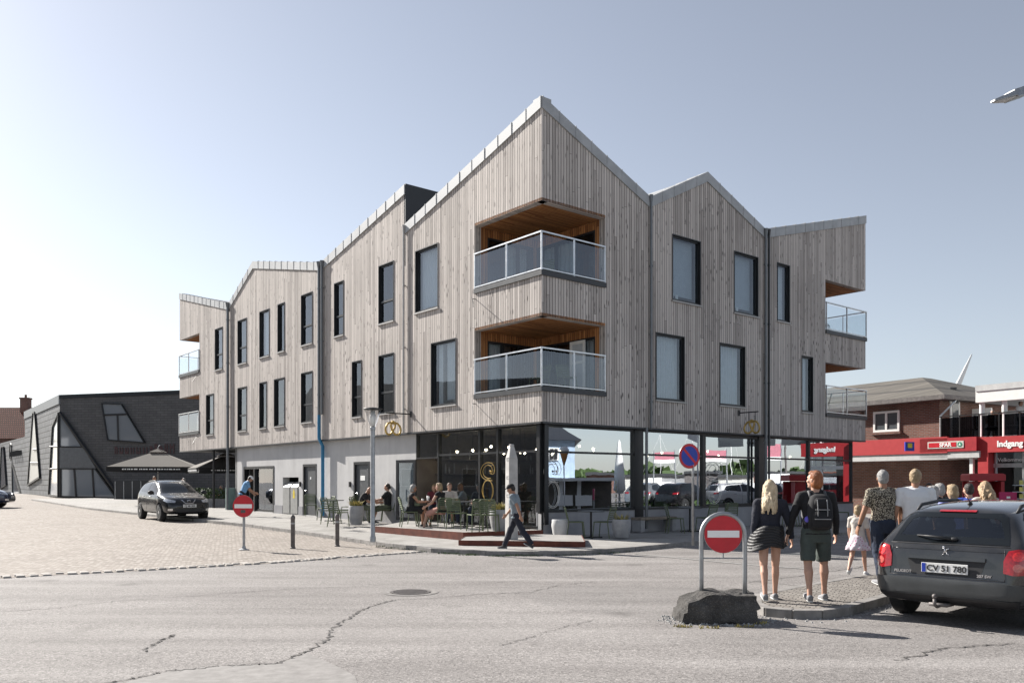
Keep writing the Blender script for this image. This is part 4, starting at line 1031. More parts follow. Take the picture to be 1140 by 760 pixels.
# ------------------------------------------------------------------ bollards
def bollard(px, py, label):
    p = gnd(px, py); e = thing('bollard', label, 'bollard', p, 0, 'iron bollards at the plaza edge')
    m = MB(); m.lathe([(.066,0),(.066,.03),(.052,.04),(.052,.72),(.057,.73),(.057,.76),(.05,.79),(.03,.82),(.001,.83)], (0,0,0), 20, cap=False); m.build('post', M['bronze'], e, auto=35)
    m = MB(); m.lathe([(.0535,.60),(.0535,.64)], (0,0,0), 20, cap=False); m.build('band', M['galv'], e, auto=35)
bollard(326, 610.5, 'iron bollard nearer the low no entry sign'); bollard(375.5, 608, 'iron bollard nearer the street lamp')
# ------------------------------------------------------------------ street lamp
p = on(415, 603, .15); e = thing('street_lamp', 'slim post top street lamp with conical glass head on the pavement edge', 'street lamp', p)
m = MB(); m.lathe([(.075,0),(.075,.12),(.058,.16),(.055,2.78),(.07,2.79),(.07,2.86),(.05,2.88)], (0,0,0), 18); m.build('post', M['galv'], e, auto=35)
m = MB(); m.lathe([(.06,2.86),(.12,3.02),(.17,3.2),(.21,3.30)], (0,0,0), 28, cap=False); m.build('lamp_glass', M['lampglass'], e, True)
m = MB(); m.lathe([(.05,2.87),(.085,3.1),(.05,3.28)], (0,0,0), 12); m.build('reflector', M['white'], e, True)
m = MB(); m.lathe([(.001,3.36),(.10,3.345),(.235,3.32),(.24,3.305),(.22,3.295),(.001,3.30)], (0,0,0), 32, cap=False); m.build('lamp_cap', M['frame2'], e, True)
# lamp head coming in from the upper right
YL = 12.0; h0 = at(1113, 111, YL)
e = thing('street_lamp', 'tall street lamp whose grey head reaches in at the top right', 'street lamp', V((at(1230,100,YL+1).x, YL+1.0, 0)))
base = e.location.copy(); tip = at(1105, 114, YL); joint = at(1137, 104, YL+.15)
d = (joint-tip).normalized(); side = d.cross(V((0,0,1))).normalized(); up = side.cross(d)
m = MB(); q = lambda a, s, u: tip-base+d*a+side*s+up*u
L = .62
m.hexa([q(0,-.05,.0), q(L*.55,-.13,-.03), q(L*.55,.13,-.03), q(0,.05,.0), q(0.02,-.04,.03), q(L*.55,-.11,.05), q(L*.55,.11,.05), q(0.02,.04,.03)])
m.hexa([q(L*.55,-.13,-.05), q(L,-.09,-.05), q(L,.09,-.05), q(L*.55,.13,-.05), q(L*.55,-.10,.07), q(L,-.06,.08), q(L,.06,.08), q(L*.55,.10,.07)])
m.build('lamp_head', M['galv'], e, bevel=.012)
m = MB(); m.hexa([q(.05,-.04,-.012), q(L*.52,-.1,-.042), q(L*.52,.1,-.042), q(.05,.04,-.012), q(.05,-.04,-.004), q(L*.52,-.1,-.03), q(L*.52,.1,-.03), q(.05,.04,-.004)]); m.build('lens', M['planterw'], e)
topz = (joint-base).z+.5
m = MB(); m.tube([q(L-.02,0,0), q(L+.4,0,.02), V((0,0,topz)), V((0,0,topz-.6))], .03, 10); m.cyl((0,0,0), (0,0,topz), .09, .05, 14); m.build('post', M['galv'], e, True)
# ------------------------------------------------------------------ signs
def disc(e, c, r, rot, kind):
    X = rot @ V((1,0,0)); Nn = rot @ V((0,-1,0)); Z = V((0,0,1))
    m = MB(); m.cyl(c-Nn*.0, c-Nn*.012, r, r, 40); m.build('sign_back', M['galv'], e, auto=40)
    if kind == 'entry':
        m = MB(); m.cyl(c+Nn*.004, c+Nn*.001, r*.99, r*.99, 40); m.build('red_disc', M['red'], e, auto=40)
        m = MB(); m.box(c+Nn*.006, (r*1.66, .003, r*.36), rot); m.build('white_bar', M['text_w'], e)
    else:
        m = MB(); m.cyl(c+Nn*.004, c+Nn*.001, r*.99, r*.99, 40); m.build('red_ring', M['red'], e, auto=40)
        m = MB(); m.cyl(c+Nn*.007, c+Nn*.0045, r*.78, r*.78, 40); m.build('blue_disc', M['signblue'], e, auto=40)
        m = MB(); m.box(c+Nn*.009, (r*1.6, .002, r*.2), rot @ Matrix.Rotation(R(45), 3, 'Y')); m.build('red_bar', M['red'], e)
p = gnd(271.5, 612); e = thing('no_entry_sign', 'red round no entry sign on a short pole on the setts, left of the bollards', 'road sign', p)
m = MB(); m.cyl((0,0,0), (0,0,1.02), .032, n=14); m.lathe([(.12,0),(.12,.02),(.05,.045),(.04,.1)], (0,0,0), 16); m.build('pole', M['galv'], e, auto=40)
disc(e, V((0,-.045,1.05)), .265, Matrix.Rotation(R(-8), 3, 'Z'), 'entry')
m = MB(); m.box(V((-.002,-.056,.925)), (.11,.004,.07)); m.build('round_sticker', M['bronze'], e)
# arched sign on a boulder
pr = on(798, 690, 0.0); e = thing('boulder', 'dark rough boulder carrying the arched sign at the road side', 'rock', pr)
bm = bmesh.new(); bmesh.ops.create_cube(bm, size=1); bmesh.ops.subdivide_edges(bm, edges=bm.edges, cuts=14, use_grid_fill=True)
for v in bm.verts:
    c = v.co.copy(); x, y, z = c
    tpr = 1-.10*(z+.5)
    c = V((x*.90*tpr+(-.03 if z < 0 else .015), y*.55*tpr, z*.33))
    if x < -.25: c.z -= (z+.5)*(-x-.25)*.35
    n1 = noise.noise(c*4+V((3,1,7))); n2 = noise.noise(c*13)+.5*noise.noise(c*31); n3 = noise.noise(c*7+V((9,9,9)))*1.2
    dirv = V((x, y, z*.9)).normalized()
    v.co = c+dirv*(n1*.05+n2*.016+n3*.012)+V((0,0,.165))
me = bpy.data.meshes.new('rock'); bm.to_mesh(me); bm.free(); me.materials.append(M['rock']); 
rk = bpy.data.objects.new('rock_body', me); COL.objects.link(rk); rk.parent = e
Ya = pr.y; zt = .30
e2 = thing('no_entry_sign', 'red no entry sign held in a tall galvanised arch on the boulder', 'road sign', V((on(805,690,0).x, Ya, 0)))
hw = (829.5-781)/2/F*Ya; ztop = zat(571.5, Ya)
pts = [(-hw,0,zt-.08)]+[(-hw,0,zt+.2+(ztop-hw-zt-.2)*i/4) for i in range(5)]
pts += [(hw*math.cos(math.pi-math.pi*i/16), 0, ztop-hw+hw*math.sin(math.pi*i/16)) for i in range(1, 16)]
pts += [(hw,0,ztop-hw-(ztop-hw-zt-.2)*i/4) for i in range(5)]+[(hw,0,zt-.08)]
m = MB(); m.tube(pts, .027, 12); m.build('arch_tube', M['galv'], e2, True)
zc = zat(594, Ya); rs = 21.3/F*Ya
m = MB(); m.cyl((-hw,0,zc-rs-.06), (hw,0,zc-rs-.06), .008, n=8); m.cyl((0,0,zc-rs-.06), (0,0,zc-rs), .01, n=8); m.cyl((0,0,zc+rs), (0,0,ztop), .012, n=8); m.build('cross_wire', M['galv'], e2)
disc(e2, V((0,-.01,zc)), rs, Matrix.Identity(3), 'entry')
# no parking sign
ps = on(771.5, 607, .12); e = thing('no_parking_sign', 'round blue and red no parking sign on a slim grey pole in the shade', 'road sign', ps)
hh = zat(507.5, ps.y)-.12
m = MB(); m.tube([(0,0,0),(0,0,hh-.25),(-.03,0,hh+.3)], .03, 12); m.build('pole', M['galv'], e, True)
disc(e, V((-.10,-.07,hh)), .30, Matrix.Rotation(R(24), 3, 'Z'), 'park')
# ------------------------------------------------------------------ dark slate building on the left
C1 = at(67, 553, 66); C1.z = 0
e1 = (at(262, 553, 63.5)-C1); e1.z = 0; U1 = e1.normalized(); N1 = V((U1.y, -U1.x, 0))
d2 = (at(28, 553, 82)-C1); d2.z = 0; U2 = d2.normalized(); N2 = V((-U2.y, U2.x, 0)); N2 = N2 if N2.y < 0 else -N2
MU = thing('museum_building', 'long dark slate clad building with slanted windows on the left', 'building', C1)
H1 = zat(443, 66); Q1 = lambda t, d, z: C1+U1*t+N1*d+V((0,0,z)); Q2 = lambda t, d, z: C1+U2*t+N2*d+V((0,0,z))
def uv1(co, n): p = co-C1; return (p.dot(U1)+p.dot(U2)*.02, p.z)
def uv2(co, n): p = co-C1; return (p.dot(U2), p.z)
L1 = e1.length+14; L2 = d2.length
m = MB(); m.hexa([Q1(0,0,0), Q1(L1,0,0), Q1(L1,-18,0), Q1(0,-18,0), Q1(0,0,H1), Q1(L1,0,H1+.5), Q1(L1,-18,H1+.5), Q1(0,-18,H1)]); m.build('front_wall', M['slate_shaded'], MU, world=True, uvf=uv1)
m = MB(); m.hexa([Q2(-.0,.03,0), Q2(L2,.03,0), Q2(L2,-1,0), Q2(.3,-1,0), Q2(0,.03,H1), Q2(L2,.03,H1), Q2(L2,-1,H1), Q2(.3,-1,H1)]); m.build('side_wall', M['slate'], MU, world=True, uvf=uv2)
Hlow = zat(486, 82); m = MB(); m.hexa([Q2(L2,.0,0), Q2(L2+30,.0,0), Q2(L2+30,-9,0), Q2(L2,-9,0), Q2(L2,.0,Hlow), Q2(L2+30,.0,Hlow+.2), Q2(L2+30,-9,Hlow+.2), Q2(L2,-9,Hlow)]); m.build('low_wing', M['slate'], MU, world=True, uvf=uv2)
m = MB(); m.hexa([Q1(0,.08,H1-.05), Q1(L1,.08,H1+.45), Q1(L1,-.5,H1+.45), Q1(0,-.5,H1-.05), Q1(0,.08,H1+.25), Q1(L1,.08,H1+.75), Q1(L1,-.5,H1+.75), Q1(0,-.5,H1+.25)]); m.build('parapet', M['frame'], MU, world=True)
m = MB(); m.hexa([Q2(0,.11,H1-.45), Q2(L2,.11,H1-.45), Q2(L2,-.5,H1-.45), Q2(0,-.5,H1-.45), Q2(0,.11,H1+.25), Q2(L2,.11,H1+.25), Q2(L2,-.5,H1+.25), Q2(0,-.5,H1+.25)]); m.build('parapet', M['pipe'], MU, world=True)
def s1(px): k = (px-CX)/F; return (k*C1.y-C1.x)/(U1.x-k*U1.y)
def s2(px): k = (px-CX)/F; return (k*C1.y-C1.x)/(U2.x-k*U2.y)
def z1(px, py): return zat(py, C1.y+U1.y*s1(px))
def z2(px, py): return zat(py, C1.y+U2.y*s2(px))
def slant(Q, sf, zf, pts, bars=(), name='window', gm=None, fr='frame'):
    P2 = [(sf(x), zf(x, y)) for x, y in pts]; cx = sum(a for a, b in P2)/len(P2); cz = sum(b for a, b in P2)/len(P2)
    m = MB(); n = len(P2)
    for i in range(n):
        a, b = P2[i], P2[(i+1)%n]; ai = (a[0]+(cx-a[0])*.07, a[1]+(cz-a[1])*.05); bi = (b[0]+(cx-b[0])*.07, b[1]+(cz-b[1])*.05)
        m.hexa([Q(a[0],.04,a[1]), Q(b[0],.04,b[1]), Q(bi[0],.04,bi[1]), Q(ai[0],.04,ai[1]), Q(a[0],.2,a[1]), Q(b[0],.2,b[1]), Q(bi[0],.2,bi[1]), Q(ai[0],.2,ai[1])])
    for (xa, ya, xb, yb) in bars:
        a, b = (sf(xa), zf(xa, ya)), (sf(xb), zf(xb, yb)); m.tube([Q(a[0],.14,a[1]), Q(b[0],.14,b[1])], .07, 6)
    o = m.build(name, M[fr], MU, world=True)
    m = MB(); m.prism(P2, .05, .10, lambda a, b, h: Q(a, h, b)); m.build('pane', gm or M['museumglass'], o, world=True); return o
k = N('far_window_glass'); M['farglass'] = k.pbr((.085,.095,.105), .08, 0, k.bump(k.noise(k.geo(), .5, 2), .06, .05), .6, .1)
k = N('museum_glass'); M['museumglass'] = k.pbr((.34,.37,.40), .06, .45, k.bump(k.noise(k.geo(), .4, 2), .05, .05), 1.0)
k = N('pale_window_glass'); M['paleglass'] = k.pbr((.55,.55,.52), .3, 0, None, .6)
slant(Q1, s1, z1, ((114,448.5),(136.5,449.5),(163,493),(121,490)), ((117.5,462,143,461),(132,462,133,491)))
slant(Q1, s1, z1, ((67.5,459),(93,497.5),(67.5,497)), ())
slant(Q1, s1, z1, ((67.5,521.5),(108,521.5),(132,553.8),(67.5,552.5)), ((84,522,86,553),(104,521,106,553)))
m = MB(); m.prism([(s1(67.5),z1(67.5,521)),(s1(67.5),z1(67.5,497.8)),(s1(93.5),z1(93.5,498)),(s1(108),z1(108,521))], .04, .12, lambda a, b, h: Q1(a, h, b)); m.build('spandrel_panel', M['pipe'], MU, world=True)
m = MB()
for a, b in (((68,459),(136,555)),): m.tube([Q1(s1(a[0]),.16,z1(*a)), Q1(s1(b[0]),.16,z1(*b))], .13, 6)
m.build('slanted_fin', M['frame'], MU, world=True)
slant(Q2, s2, z2, ((67,459),(60.5,474),(56,552),(67,553)), ((66.5,497,58,497),(66.5,521,57,522)))
slant(Q2, s2, z2, ((38.5,458),(40.5,458),(46.3,532),(32.5,541)), ((39,500,43,500),(36,515,45,515)), gm=M['paleglass'])
Q2l = Q2
slant(Q2, s2, z2, ((15,516),(24,549),(15.5,550.5)), ())
slant(Q2, s2, z2, ((3,497),(5.5,497),(8.5,540),(1,545)), ())
m = MB(); a = 2*math.pi
m.tube([Q2(s2(13)+.9*math.cos(a*i/20), .1, z2(13,503)+.9*math.sin(a*i/20)) for i in range(20)], .06, 5, True); 
for i in range(5): m.box(Q2(s2(16+i*2), .1, z2(18,505)), (.8,.1,.5))
m.build('wall_emblem', M['frame'], MU, world=True)
# faded red lettering on the dark wall
def text(s, size, loc, rot, mat, parent=None, ext=.01, name='lettering', bold=0, align='LEFT'):
    cu = bpy.data.curves.new(name, 'FONT'); cu.body = s; cu.size = size; cu.extrude = ext; cu.offset = bold; cu.align_x = align; cu.fill_mode = 'BOTH'
    o = bpy.data.objects.new('tmp', cu); COL.objects.link(o); me = evalmesh(o); bpy.data.objects.remove(o); bpy.data.curves.remove(cu)
    me.materials.clear(); me.materials.append(mat); me.name = name
    q = bpy.data.objects.new(name, me); COL.objects.link(q); q.rotation_euler = rot
    q.location = V(loc)-(chain(parent) if parent else V((0,0,0))); q.parent = parent; return q
def face_rot(u): return (R(90), 0, math.atan2(u.y, u.x))
m = MB(); rr_ = random.Random(4); t = s1(128)
while t < s1(190):
    w = rr_.uniform(.22,.5); hh_ = rr_.choice((.5,.5,.75)); z = z1(150, 505); t_ = t
    for q in range(2): fbox(m, lambda a, d, z_: Q1(a, d, z_), t_+q*w*.6, t_+q*w*.6+.09, .02, .06, z, z+hh_)
    fbox(m, lambda a, d, z_: Q1(a, d, z_), t_, t_+w*.6, .021, .055, z+rr_.choice((0,.2,.4)), z+rr_.choice((.1,.5))+.09); t += w+.12
m.build('faded_letters', plain('faded_red_letters', (.075,.042,.045), .7), MU, world=True)
# tiled house beyond
HY = 105; hb = at(-8, 553, HY); e = thing('tiled_house', 'house with red tiled hipped roof and brick chimney behind the slate building', 'house', (hb.x, HY, 0))
zr1, ze = zat(450, HY), zat(488, HY); m = MB(); x0, x1 = -9, 5.6
m.hexa([V((x0,0,0)), V((x1,0,0)), V((x1,9,0)), V((x0,9,0)), V((x0,0,ze)), V((x1,0,ze)), V((x1,9,ze)), V((x0,9,ze))]); m.build('wall', M['brick'], e, uvf=lambda c, n: (c.x+c.y, c.z))
m = MB(); m.hexa([V((x0-.4,-.5,ze)), V((x1+.4,-.5,ze)), V((x1+.4,9.5,ze)), V((x0-.4,9.5,ze)), V((x0+3,4.3,zr1)), V((x1-1.2,4.3,zr1)), V((x1-1.2,4.7,zr1)), V((x0+3,4.7,zr1))]); rr = m.build('roof', M['tile'], e, uvf=lambda c, n: (c.x+c.y*.3, c.z))
m = MB(); m.box((1.9,3.8,zr1+.2), (1.0,.9,1.8)); m.box((1.9,3.8,zr1+1.1), (1.15,1.05,.2)); m.cyl((1.9,3.8,zr1+1.2), (1.9,3.8,zr1+1.6), .15); m.build('chimney', M['brick'], rr, uvf=lambda c, n: (c.x+c.y, c.z))
# ------------------------------------------------------------------ parasols
def parasol(px, Y, zb, zt, rad, label, txt=True, rot=0.3):
    x = (px-CX)/F*Y; e = thing('parasol', label, 'parasol', (x, Y, g(x, Y)), rot, 'large square parasols on the left')
    gz = g(x, Y); zb -= gz; zt -= gz
    m = MB(); m.cyl((0,0,.05), (0,0,zt+.1), .035, n=12); m.cyl((0,0,0), (0,0,.08), .38, n=20); m.build('pole', M['galv'], e, auto=40)
    k = 4; ring_ = [V((rad*math.cos(math.pi/4+i*math.pi/2), rad*math.sin(math.pi/4+i*math.pi/2), zb)) for i in range(4)]
    ir = [V((.5*math.cos(math.pi/4+i*math.pi/2), .5*math.sin(math.pi/4+i*math.pi/2), zt-.28)) for i in range(4)]
    m = MB(); vs = ring_+[(p+(ring_[(i+1)%4]))/2+V((0,0,-.02)) for i, p in enumerate(ring_)]+ir; 
    fs = []
    for i in range(4): fs += [(i, 4+i, 8+i), (4+i, (i+1)%4, 8+(i+1)%4), (4+i, 8+(i+1)%4, 8+i)]
    m.add(vs, fs); o = m.build('canopy', M['para'], e, recalc=False)
    s = o.modifiers.new('s', 'SOLIDIFY'); s.thickness = .015
    m = MB(); r2 = [V((.62*math.cos(math.pi/4+i*math.pi/2), .62*math.sin(math.pi/4+i*math.pi/2), zt-.22)) for i in range(4)]
    m.add(r2+[V((0,0,zt))], [(i,(i+1)%4,4) for i in range(4)]); o2 = m.build('vent_cap', M['para'], e, recalc=False); s = o2.modifiers.new('s', 'SOLIDIFY'); s.thickness = .015
    m = MB()
    for i in range(4):
        a, b = ring_[i], ring_[(i+1)%4]; dn = V((0,0,-.27)); m.add([a, b, b+dn, a+dn], [(0,1,2,3)])
    o3 = m.build('valance', M['parav'], e, recalc=False); s = o3.modifiers.new('s', 'SOLIDIFY'); s.thickness = .012
    m = MB()
    for i in range(4):
        a, b = ring_[i], ring_[(i+1)%4]; dd_ = (b-a).normalized(); nn = V((dd_.y,-dd_.x,0)); ra = Matrix.Rotation(math.atan2(dd_.y, dd_.x), 3, 'Z')
        L = (b-a).length; t = .18*L
        while t < .82*L:
            w = random.uniform(.05,.14); m.box(a+dd_*t+nn*.014+V((0,0,-.14)), (w,.004,.06), ra); t += w+.04
    m.build('valance_print', M['text_w'], e)
    m = MB(); m.tube([V((0,0,zt-.02)), V((.02,0,zt+.12)), V((.1,.04,zt+.2))], .02, 6); m.build('top_knot', M['alu'], e)
    return e
M['para'] = plain('taupe_canvas', (.13,.12,.108), .9, 0, .1); M['parav'] = plain('black_canvas', (.015,.015,.016), .9)
parasol(176, 50, zat(520, 50), zat(499, 50), 3.3, 'large taupe parasol with black printed valance behind the black car', rot=.25)
parasol(252, 48, zat(521, 48), zat(503, 48), 2.6, 'second taupe parasol seen through the passage under the building', rot=.55)
# things seen in the passage: hedge boxes, furniture
for i, (px, Y, w, h, lab) in enumerate(((151, 60, 2.6, 1.4, 'dark bin shelter against the slate wall behind the black car'),)):
    x = (px-CX)/F*Y; e = thing('bin_shelter', lab, 'shelter', (x, Y, g(x,Y)))
    m = MB(); m.box((0,0,h/2), (w,1,h)); m.build('body', M['frame2'], e)
    m = MB()
    for a in range(5): m.box((-w/2+.1+a*(w-.2)/4,-.52,h/2), (.06,.04,h-.1))
    m.build('slat', M['galv'], e)
k_ = 0
for px, Y, mt, lab in ((208, 46, 'planter', 'long grey planter box with shrubs left of the passage column'), (243, 45, 'planter', 'long grey planter box with shrubs under the passage')):
    x = (px-CX)/F*Y; e = thing('planter_box', lab, 'planter', (x, Y, g(x,Y)+.1), .4)
    m = MB(); m.box((0,0,.22), (1.8,.5,.44)); m.build('trough', M[mt], e, bevel=.01)
    m = MB()
    for _ in range(900):
        c = V((random.uniform(-.85,.85), random.uniform(-.22,.22), .44+random.random()**1.3*.55)); a = V([random.uniform(-1,1) for _ in range(3)]).normalized()*.05; b = a.cross(V([random.uniform(-1,1) for _ in range(3)])).normalized()*.035
        m.add([c-a, c+b, c+a, c-b], [(0,1,2,3)])
    m.build('shrub', M['leaf'], e, recalc=False)
# ------------------------------------------------------------------ supermarket on the right
def uvx(c, n): return (c.x*1.0+c.y*1.0, c.z)
CB = at(1046, 536, 38); CB.z = 0
ub = V((-.52,.855,0)).normalized(); vb = V((.855,.52,0)).normalized()
BS = thing('brick_building', 'two storey brick shop building with hipped grey roof and red fascia', 'building', CB)
QB = lambda a, b, z: CB+ub*a+vb*b+V((0,0,z))       # a along left face (away), b along right face
ze = zat(440.5, 38); La, Lb = 15.0, 9.0
def uvb(co, n): p = co-CB; return (p.dot(ub)+p.dot(vb), p.z)
m = MB(); m.hexa([QB(0,0,0), QB(La,0,0), QB(La,Lb,0), QB(0,Lb,0), QB(0,0,ze), QB(La,0,ze), QB(La,Lb,ze), QB(0,Lb,ze)]); m.build('brick_wall', M['brick'], BS, world=True, uvf=uvb)
zr_top = ze+1.15; M['roofg'] = mk_brick('grey_roof_sheets', (.12,.11,.095), (.165,.15,.13), (.07,.065,.06), 1.1, .6, .05, .4, .8)
m = MB(); o_ = .55; m.hexa([QB(-o_,-o_,ze), QB(La+o_,-o_,ze), QB(La+o_,Lb+o_,ze), QB(-o_,Lb+o_,ze), QB(3.5,Lb/2-.4,zr_top+.3), QB(La-3,Lb/2-.4,zr_top+.3), QB(La-3,Lb/2+.4,zr_top+.3), QB(3.5,Lb/2+.4,zr_top+.3)]); rf2 = m.build('hipped_roof', M['roofg'], BS, world=True, uvf=uvb)
m = MB(); m.hexa([QB(-o_-.02,-o_-.02,ze-.2), QB(La+o_,-o_-.02,ze-.2), QB(La+o_,Lb+o_,ze-.2), QB(-o_-.02,Lb+o_,ze-.2), QB(-o_-.02,-o_-.02,ze-.003), QB(La+o_,-o_-.02,ze-.003), QB(La+o_,Lb+o_,ze-.003), QB(-o_-.02,Lb+o_,ze-.003)]); m.build('eaves', M['bronze'], BS, world=True)
def sb(px): k = (px-CX)/F; return (k*CB.y-CB.x)/(ub.x-k*ub.y)
def zbx(px, py): return zat(py, CB.y+ub.y*sb(px))
QBL = lambda a, d, z: QB(a, -d, z)
a0, a1 = sb(1002), sb(973); z0, z1_ = zbx(987, 480.5), zbx(987, 457.5)
m = MB(); ring(m, QBL, a0, a1, z0, z1_, .10, .01, .07); am = (a0+a1)/2; fbox(m, QBL, am-.05, am+.05, .01, .07, z0+.1, z1_-.1); w_ = m.build('window', M['white'], BS, world=True)
m = MB(); fbox(m, QBL, a0+.08, a1-.08, .012, .03, z0+.08, z1_-.08); m.build('pane', M['farglass'], w_, world=True)
m = MB(); fbox(m, QBL, a0-.1, a1+.1, .01, .14, z0-.12, z0-.01); m.build('sill', M['brick'], w_, world=True, uvf=uvb)
# red fascia along the left face and gutter board
zf0, zf1 = zat(505, 38)+.0, zat(487.5, 38)
m = MB(); fbox(m, QBL, -1.0, La, .9, 1.05, zf0, zf1); M['fascia'] = plain('red_fascia', (.42,.03,.035), .5, 0, .06); m.build('red_fascia', M['fascia'], BS, world=True)
m = MB(); fbox(m, QBL, -.98, La, -.0, 1.0, zf0-.28, zf0-.004); m.build('canopy_board', M['planterw'], BS, world=True)
m = MB(); m.tube([QB(-.12,-.12,zf1), QB(-.12,-.12,ze-.9), QB(-.5,.3,ze-.3), QB(-.45,.6,ze-.1)], .05, 8); m.build('downpipe', M['alu'], BS, world=True)
m = MB(); m.box(CB+V((-1.7,-.75,zf0+.30)), (.4,.08,.4)); m.build('small_blue_sign', M['signblue'], BS, world=True)
m = MB(); m.box(CB+V((-1.7,-.80,zf0+.34)), (.2,.02,.2)); m.build('yellow_symbol', M['yellow'], BS, world=True)
# frontage of the supermarket runs on from the brick wall towards the viewer
ww_ = -ub; nw = V((-vb.x, -vb.y, 0))
QW = lambda a, d, z: CB+ww_*a+nw*d+V((0,0,z))
def aw(px, d=0): k = (px-CX)/F; o = CB+nw*d; return (k*o.y-o.x)/(ww_.x-k*ww_.y)
def zw(px, py, d=0): return zat(py, (CB+nw*d).y+ww_.y*aw(px, d))
def wrot(): return (R(90), 0, math.atan2(ww_.y, ww_.x))
def zpt(o, P): return P-o.location
d_ = 1.05; a0, a1 = aw(1024, d_), aw(1087, d_)
SG = thing('shop_sign', 'red shop sign box with white framed name panel and green tree roundel', 'sign', QW((a0+a1)/2, d_, 0))
zs0, zs1 = zw(1055, 502.5, d_), zw(1055, 487.2, d_); zm = (zs0+zs1)/2
m = MB(); fbox(m, QW, a0, a1, d_-.9, d_, zs0, zs1); m.build('sign_box', plain('deep_red_box', (.36,.012,.022), .5), SG, world=True)
p0_, p1_ = aw(1033, d_), aw(1073, d_); L_ = p1_-p0_
m = MB(); fbox(m, QW, p0_, p1_, d_+.002, d_+.02, zm-.15, zm+.15); m.build('name_panel', M['offw'], SG, world=True)
m = MB(); fbox(m, QW, p0_+.05, p1_-L_*.2, d_+.021, d_+.03, zm-.10, zm+.10); m.build('red_stripe', M['red'], SG, world=True)
text('SPAR', .24, QW(p0_+L_*.34, d_+.034, zm-.08), wrot(), M['text_w'], SG, .004, bold=.008)
m = MB(); c_ = p1_-L_*.1; m.cyl(QW(c_, d_+.022, zm), QW(c_, d_+.03, zm), .10, n=20); m.build('green_roundel', plain('sign_green', (.01,.22,.12), .5), SG, world=True)
m = MB(); m.add([QW(c_-.05, d_+.033, zm-.04), QW(c_+.05, d_+.033, zm-.04), QW(c_, d_+.033, zm+.06)], [(0,1,2)]); m.build('tree_symbol', M['text_w'], SG, world=True)
WB = thing('supermarket_building', 'white flat roofed supermarket with upstairs terrace and red entrance frame', 'building', QW(3, 0, 0))
zTe = zw(1100, 486.5, .5); aE = aw(1172)
zT0, zT1 = zw(1118, 445.5, .3), zw(1118, 427, .3)
ar = aw(1086, .3)
m = MB(); fbox(m, QW, ar, aE, -9, .3, zT0, zT1); m.build('roof_slab', M['white'], WB, world=True)
m = MB(); fbox(m, QW, ar+.01, aE, .3, .34, zT1-.22, zT1+.03); m.build('roof_flashing', M['planterw'], WB, world=True)
m = MB(); fbox(m, QW, .3, aE, -5.5, -5, 0, zT0); m.build('upper_wall', M['concrete'], WB, world=True)
m = MB()
for i in range(6): fbox(m, QW, .9+i*2, 2.5+i*2, -5, -4.95, zTe+.2, zT0-.3)
m.build('upper_window', M['farglass'], WB, world=True)
m = MB(); fbox(m, QB, 0, .9, 1.55, 1.63, zTe, zT0) if False else fbox(m, QW, .02, .9, -2.6, -2.5, zTe, zT0-.02); m.build('white_partition', M['white'], WB, world=True)
m = MB(); fbox(m, QW, .003, .05, -1.5, -.75, zTe, zTe+2.1); td = m.build('terrace_door', M['white'], WB, world=True)
m = MB(); fbox(m, QW, .051, .06, -1.38, -.9, zTe+.15, zTe+1.95); m.build('door_pane', M['farglass'], td, world=True)
m = MB(); fbox(m, QW, .01, aE, -5, .2, zTe-.5, zTe-.02); m.build('terrace_floor', M['planterw'], WB, world=True)
for px in (1093.5, 1118.5, 1150):
    a = aw(px, .1); m = MB(); m.cyl(QW(a,.1,zTe), QW(a,.1,zT0), .11, n=16); m.build('column', M['white'], WB, world=True, auto=40)
m = MB(); a = .2
while a < aE: fbox(m, QW, a-.02, a+.02, .18, .22, zTe, zTe+1.0); a += .85
fbox(m, QW, .1, aE, .17, .23, zTe+1.0, zTe+1.04); m.build('terrace_railing', M['frame'], WB, world=True)
m = MB(); fbox(m, QW, .2, aE, .19, .2, zTe+.06, zTe+.95); m.build('railing_glass', mk_glass('dark_rail_glass', .0, .6, (.25,.25,.27)), WB, world=True)
de = .9; a0 = aw(1088.5, de); zi0, zi1 = zw(1112, 503, de), zw(1112, 485.5, de)
m = MB(); fbox(m, QW, a0, aE, .25, de, zi0, zi1); m.build('entrance_frame', M['fascia'], WB, world=True)
m = MB(); fbox(m, QW, a0+.003, aw(1100, de), .3, de-.003, 0, zi0-.003); m.build('entrance_frame', M['fascia'], WB, world=True)
text('Indgang', .34, QW(aw(1110, de), de+.012, (zi0+zi1)/2-.10), wrot(), M['text_w'], WB, .01, bold=.012)
m = MB()
for px in (1101, 1107.5, 1138, 1160): a = aw(px, .5); fbox(m, QW, a, a+.06, .4, .5, 0, zi0)
fbox(m, QW, aw(1100,.5), aE, .38, .5, zw(1120,520,.5), zw(1120,515.5,.5)); m.build('door_frame', M['alu'], WB, world=True)
m = MB(); fbox(m, QW, aw(1100,.5), aE, .43, .45, .05, zi0); m.build('door_glass', mk_glass('shop_door_glass', .05, 1, (.5,.52,.55)), WB, world=True)
text('Velkommen', .22, QW(aw(1111,.5), .51, zw(1120,513.5,.5)), wrot(), M['text_w'], WB, .005)
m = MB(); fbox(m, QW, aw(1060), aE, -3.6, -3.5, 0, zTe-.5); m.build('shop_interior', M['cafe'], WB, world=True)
m = MB()
for i in range(60): a = random.uniform(aw(1101), aE-1); z = .2+int(random.random()*7)*.32; fbox(m, QW, a, a+.2, -3.45, -3.1, z, z+.2)
m.build('shop_goods', plain('shop_goods', (.15,.17,.3), .6, 0, .8, 3), WB, world=True)
m = MB(); fbox(m, QW, aw(1024,1.0), aw(1090,1.0), -2.5, 1.0, zs0-.28, zs0-.01); m.build('canopy_slab', M['planterw'], WB, world=True)
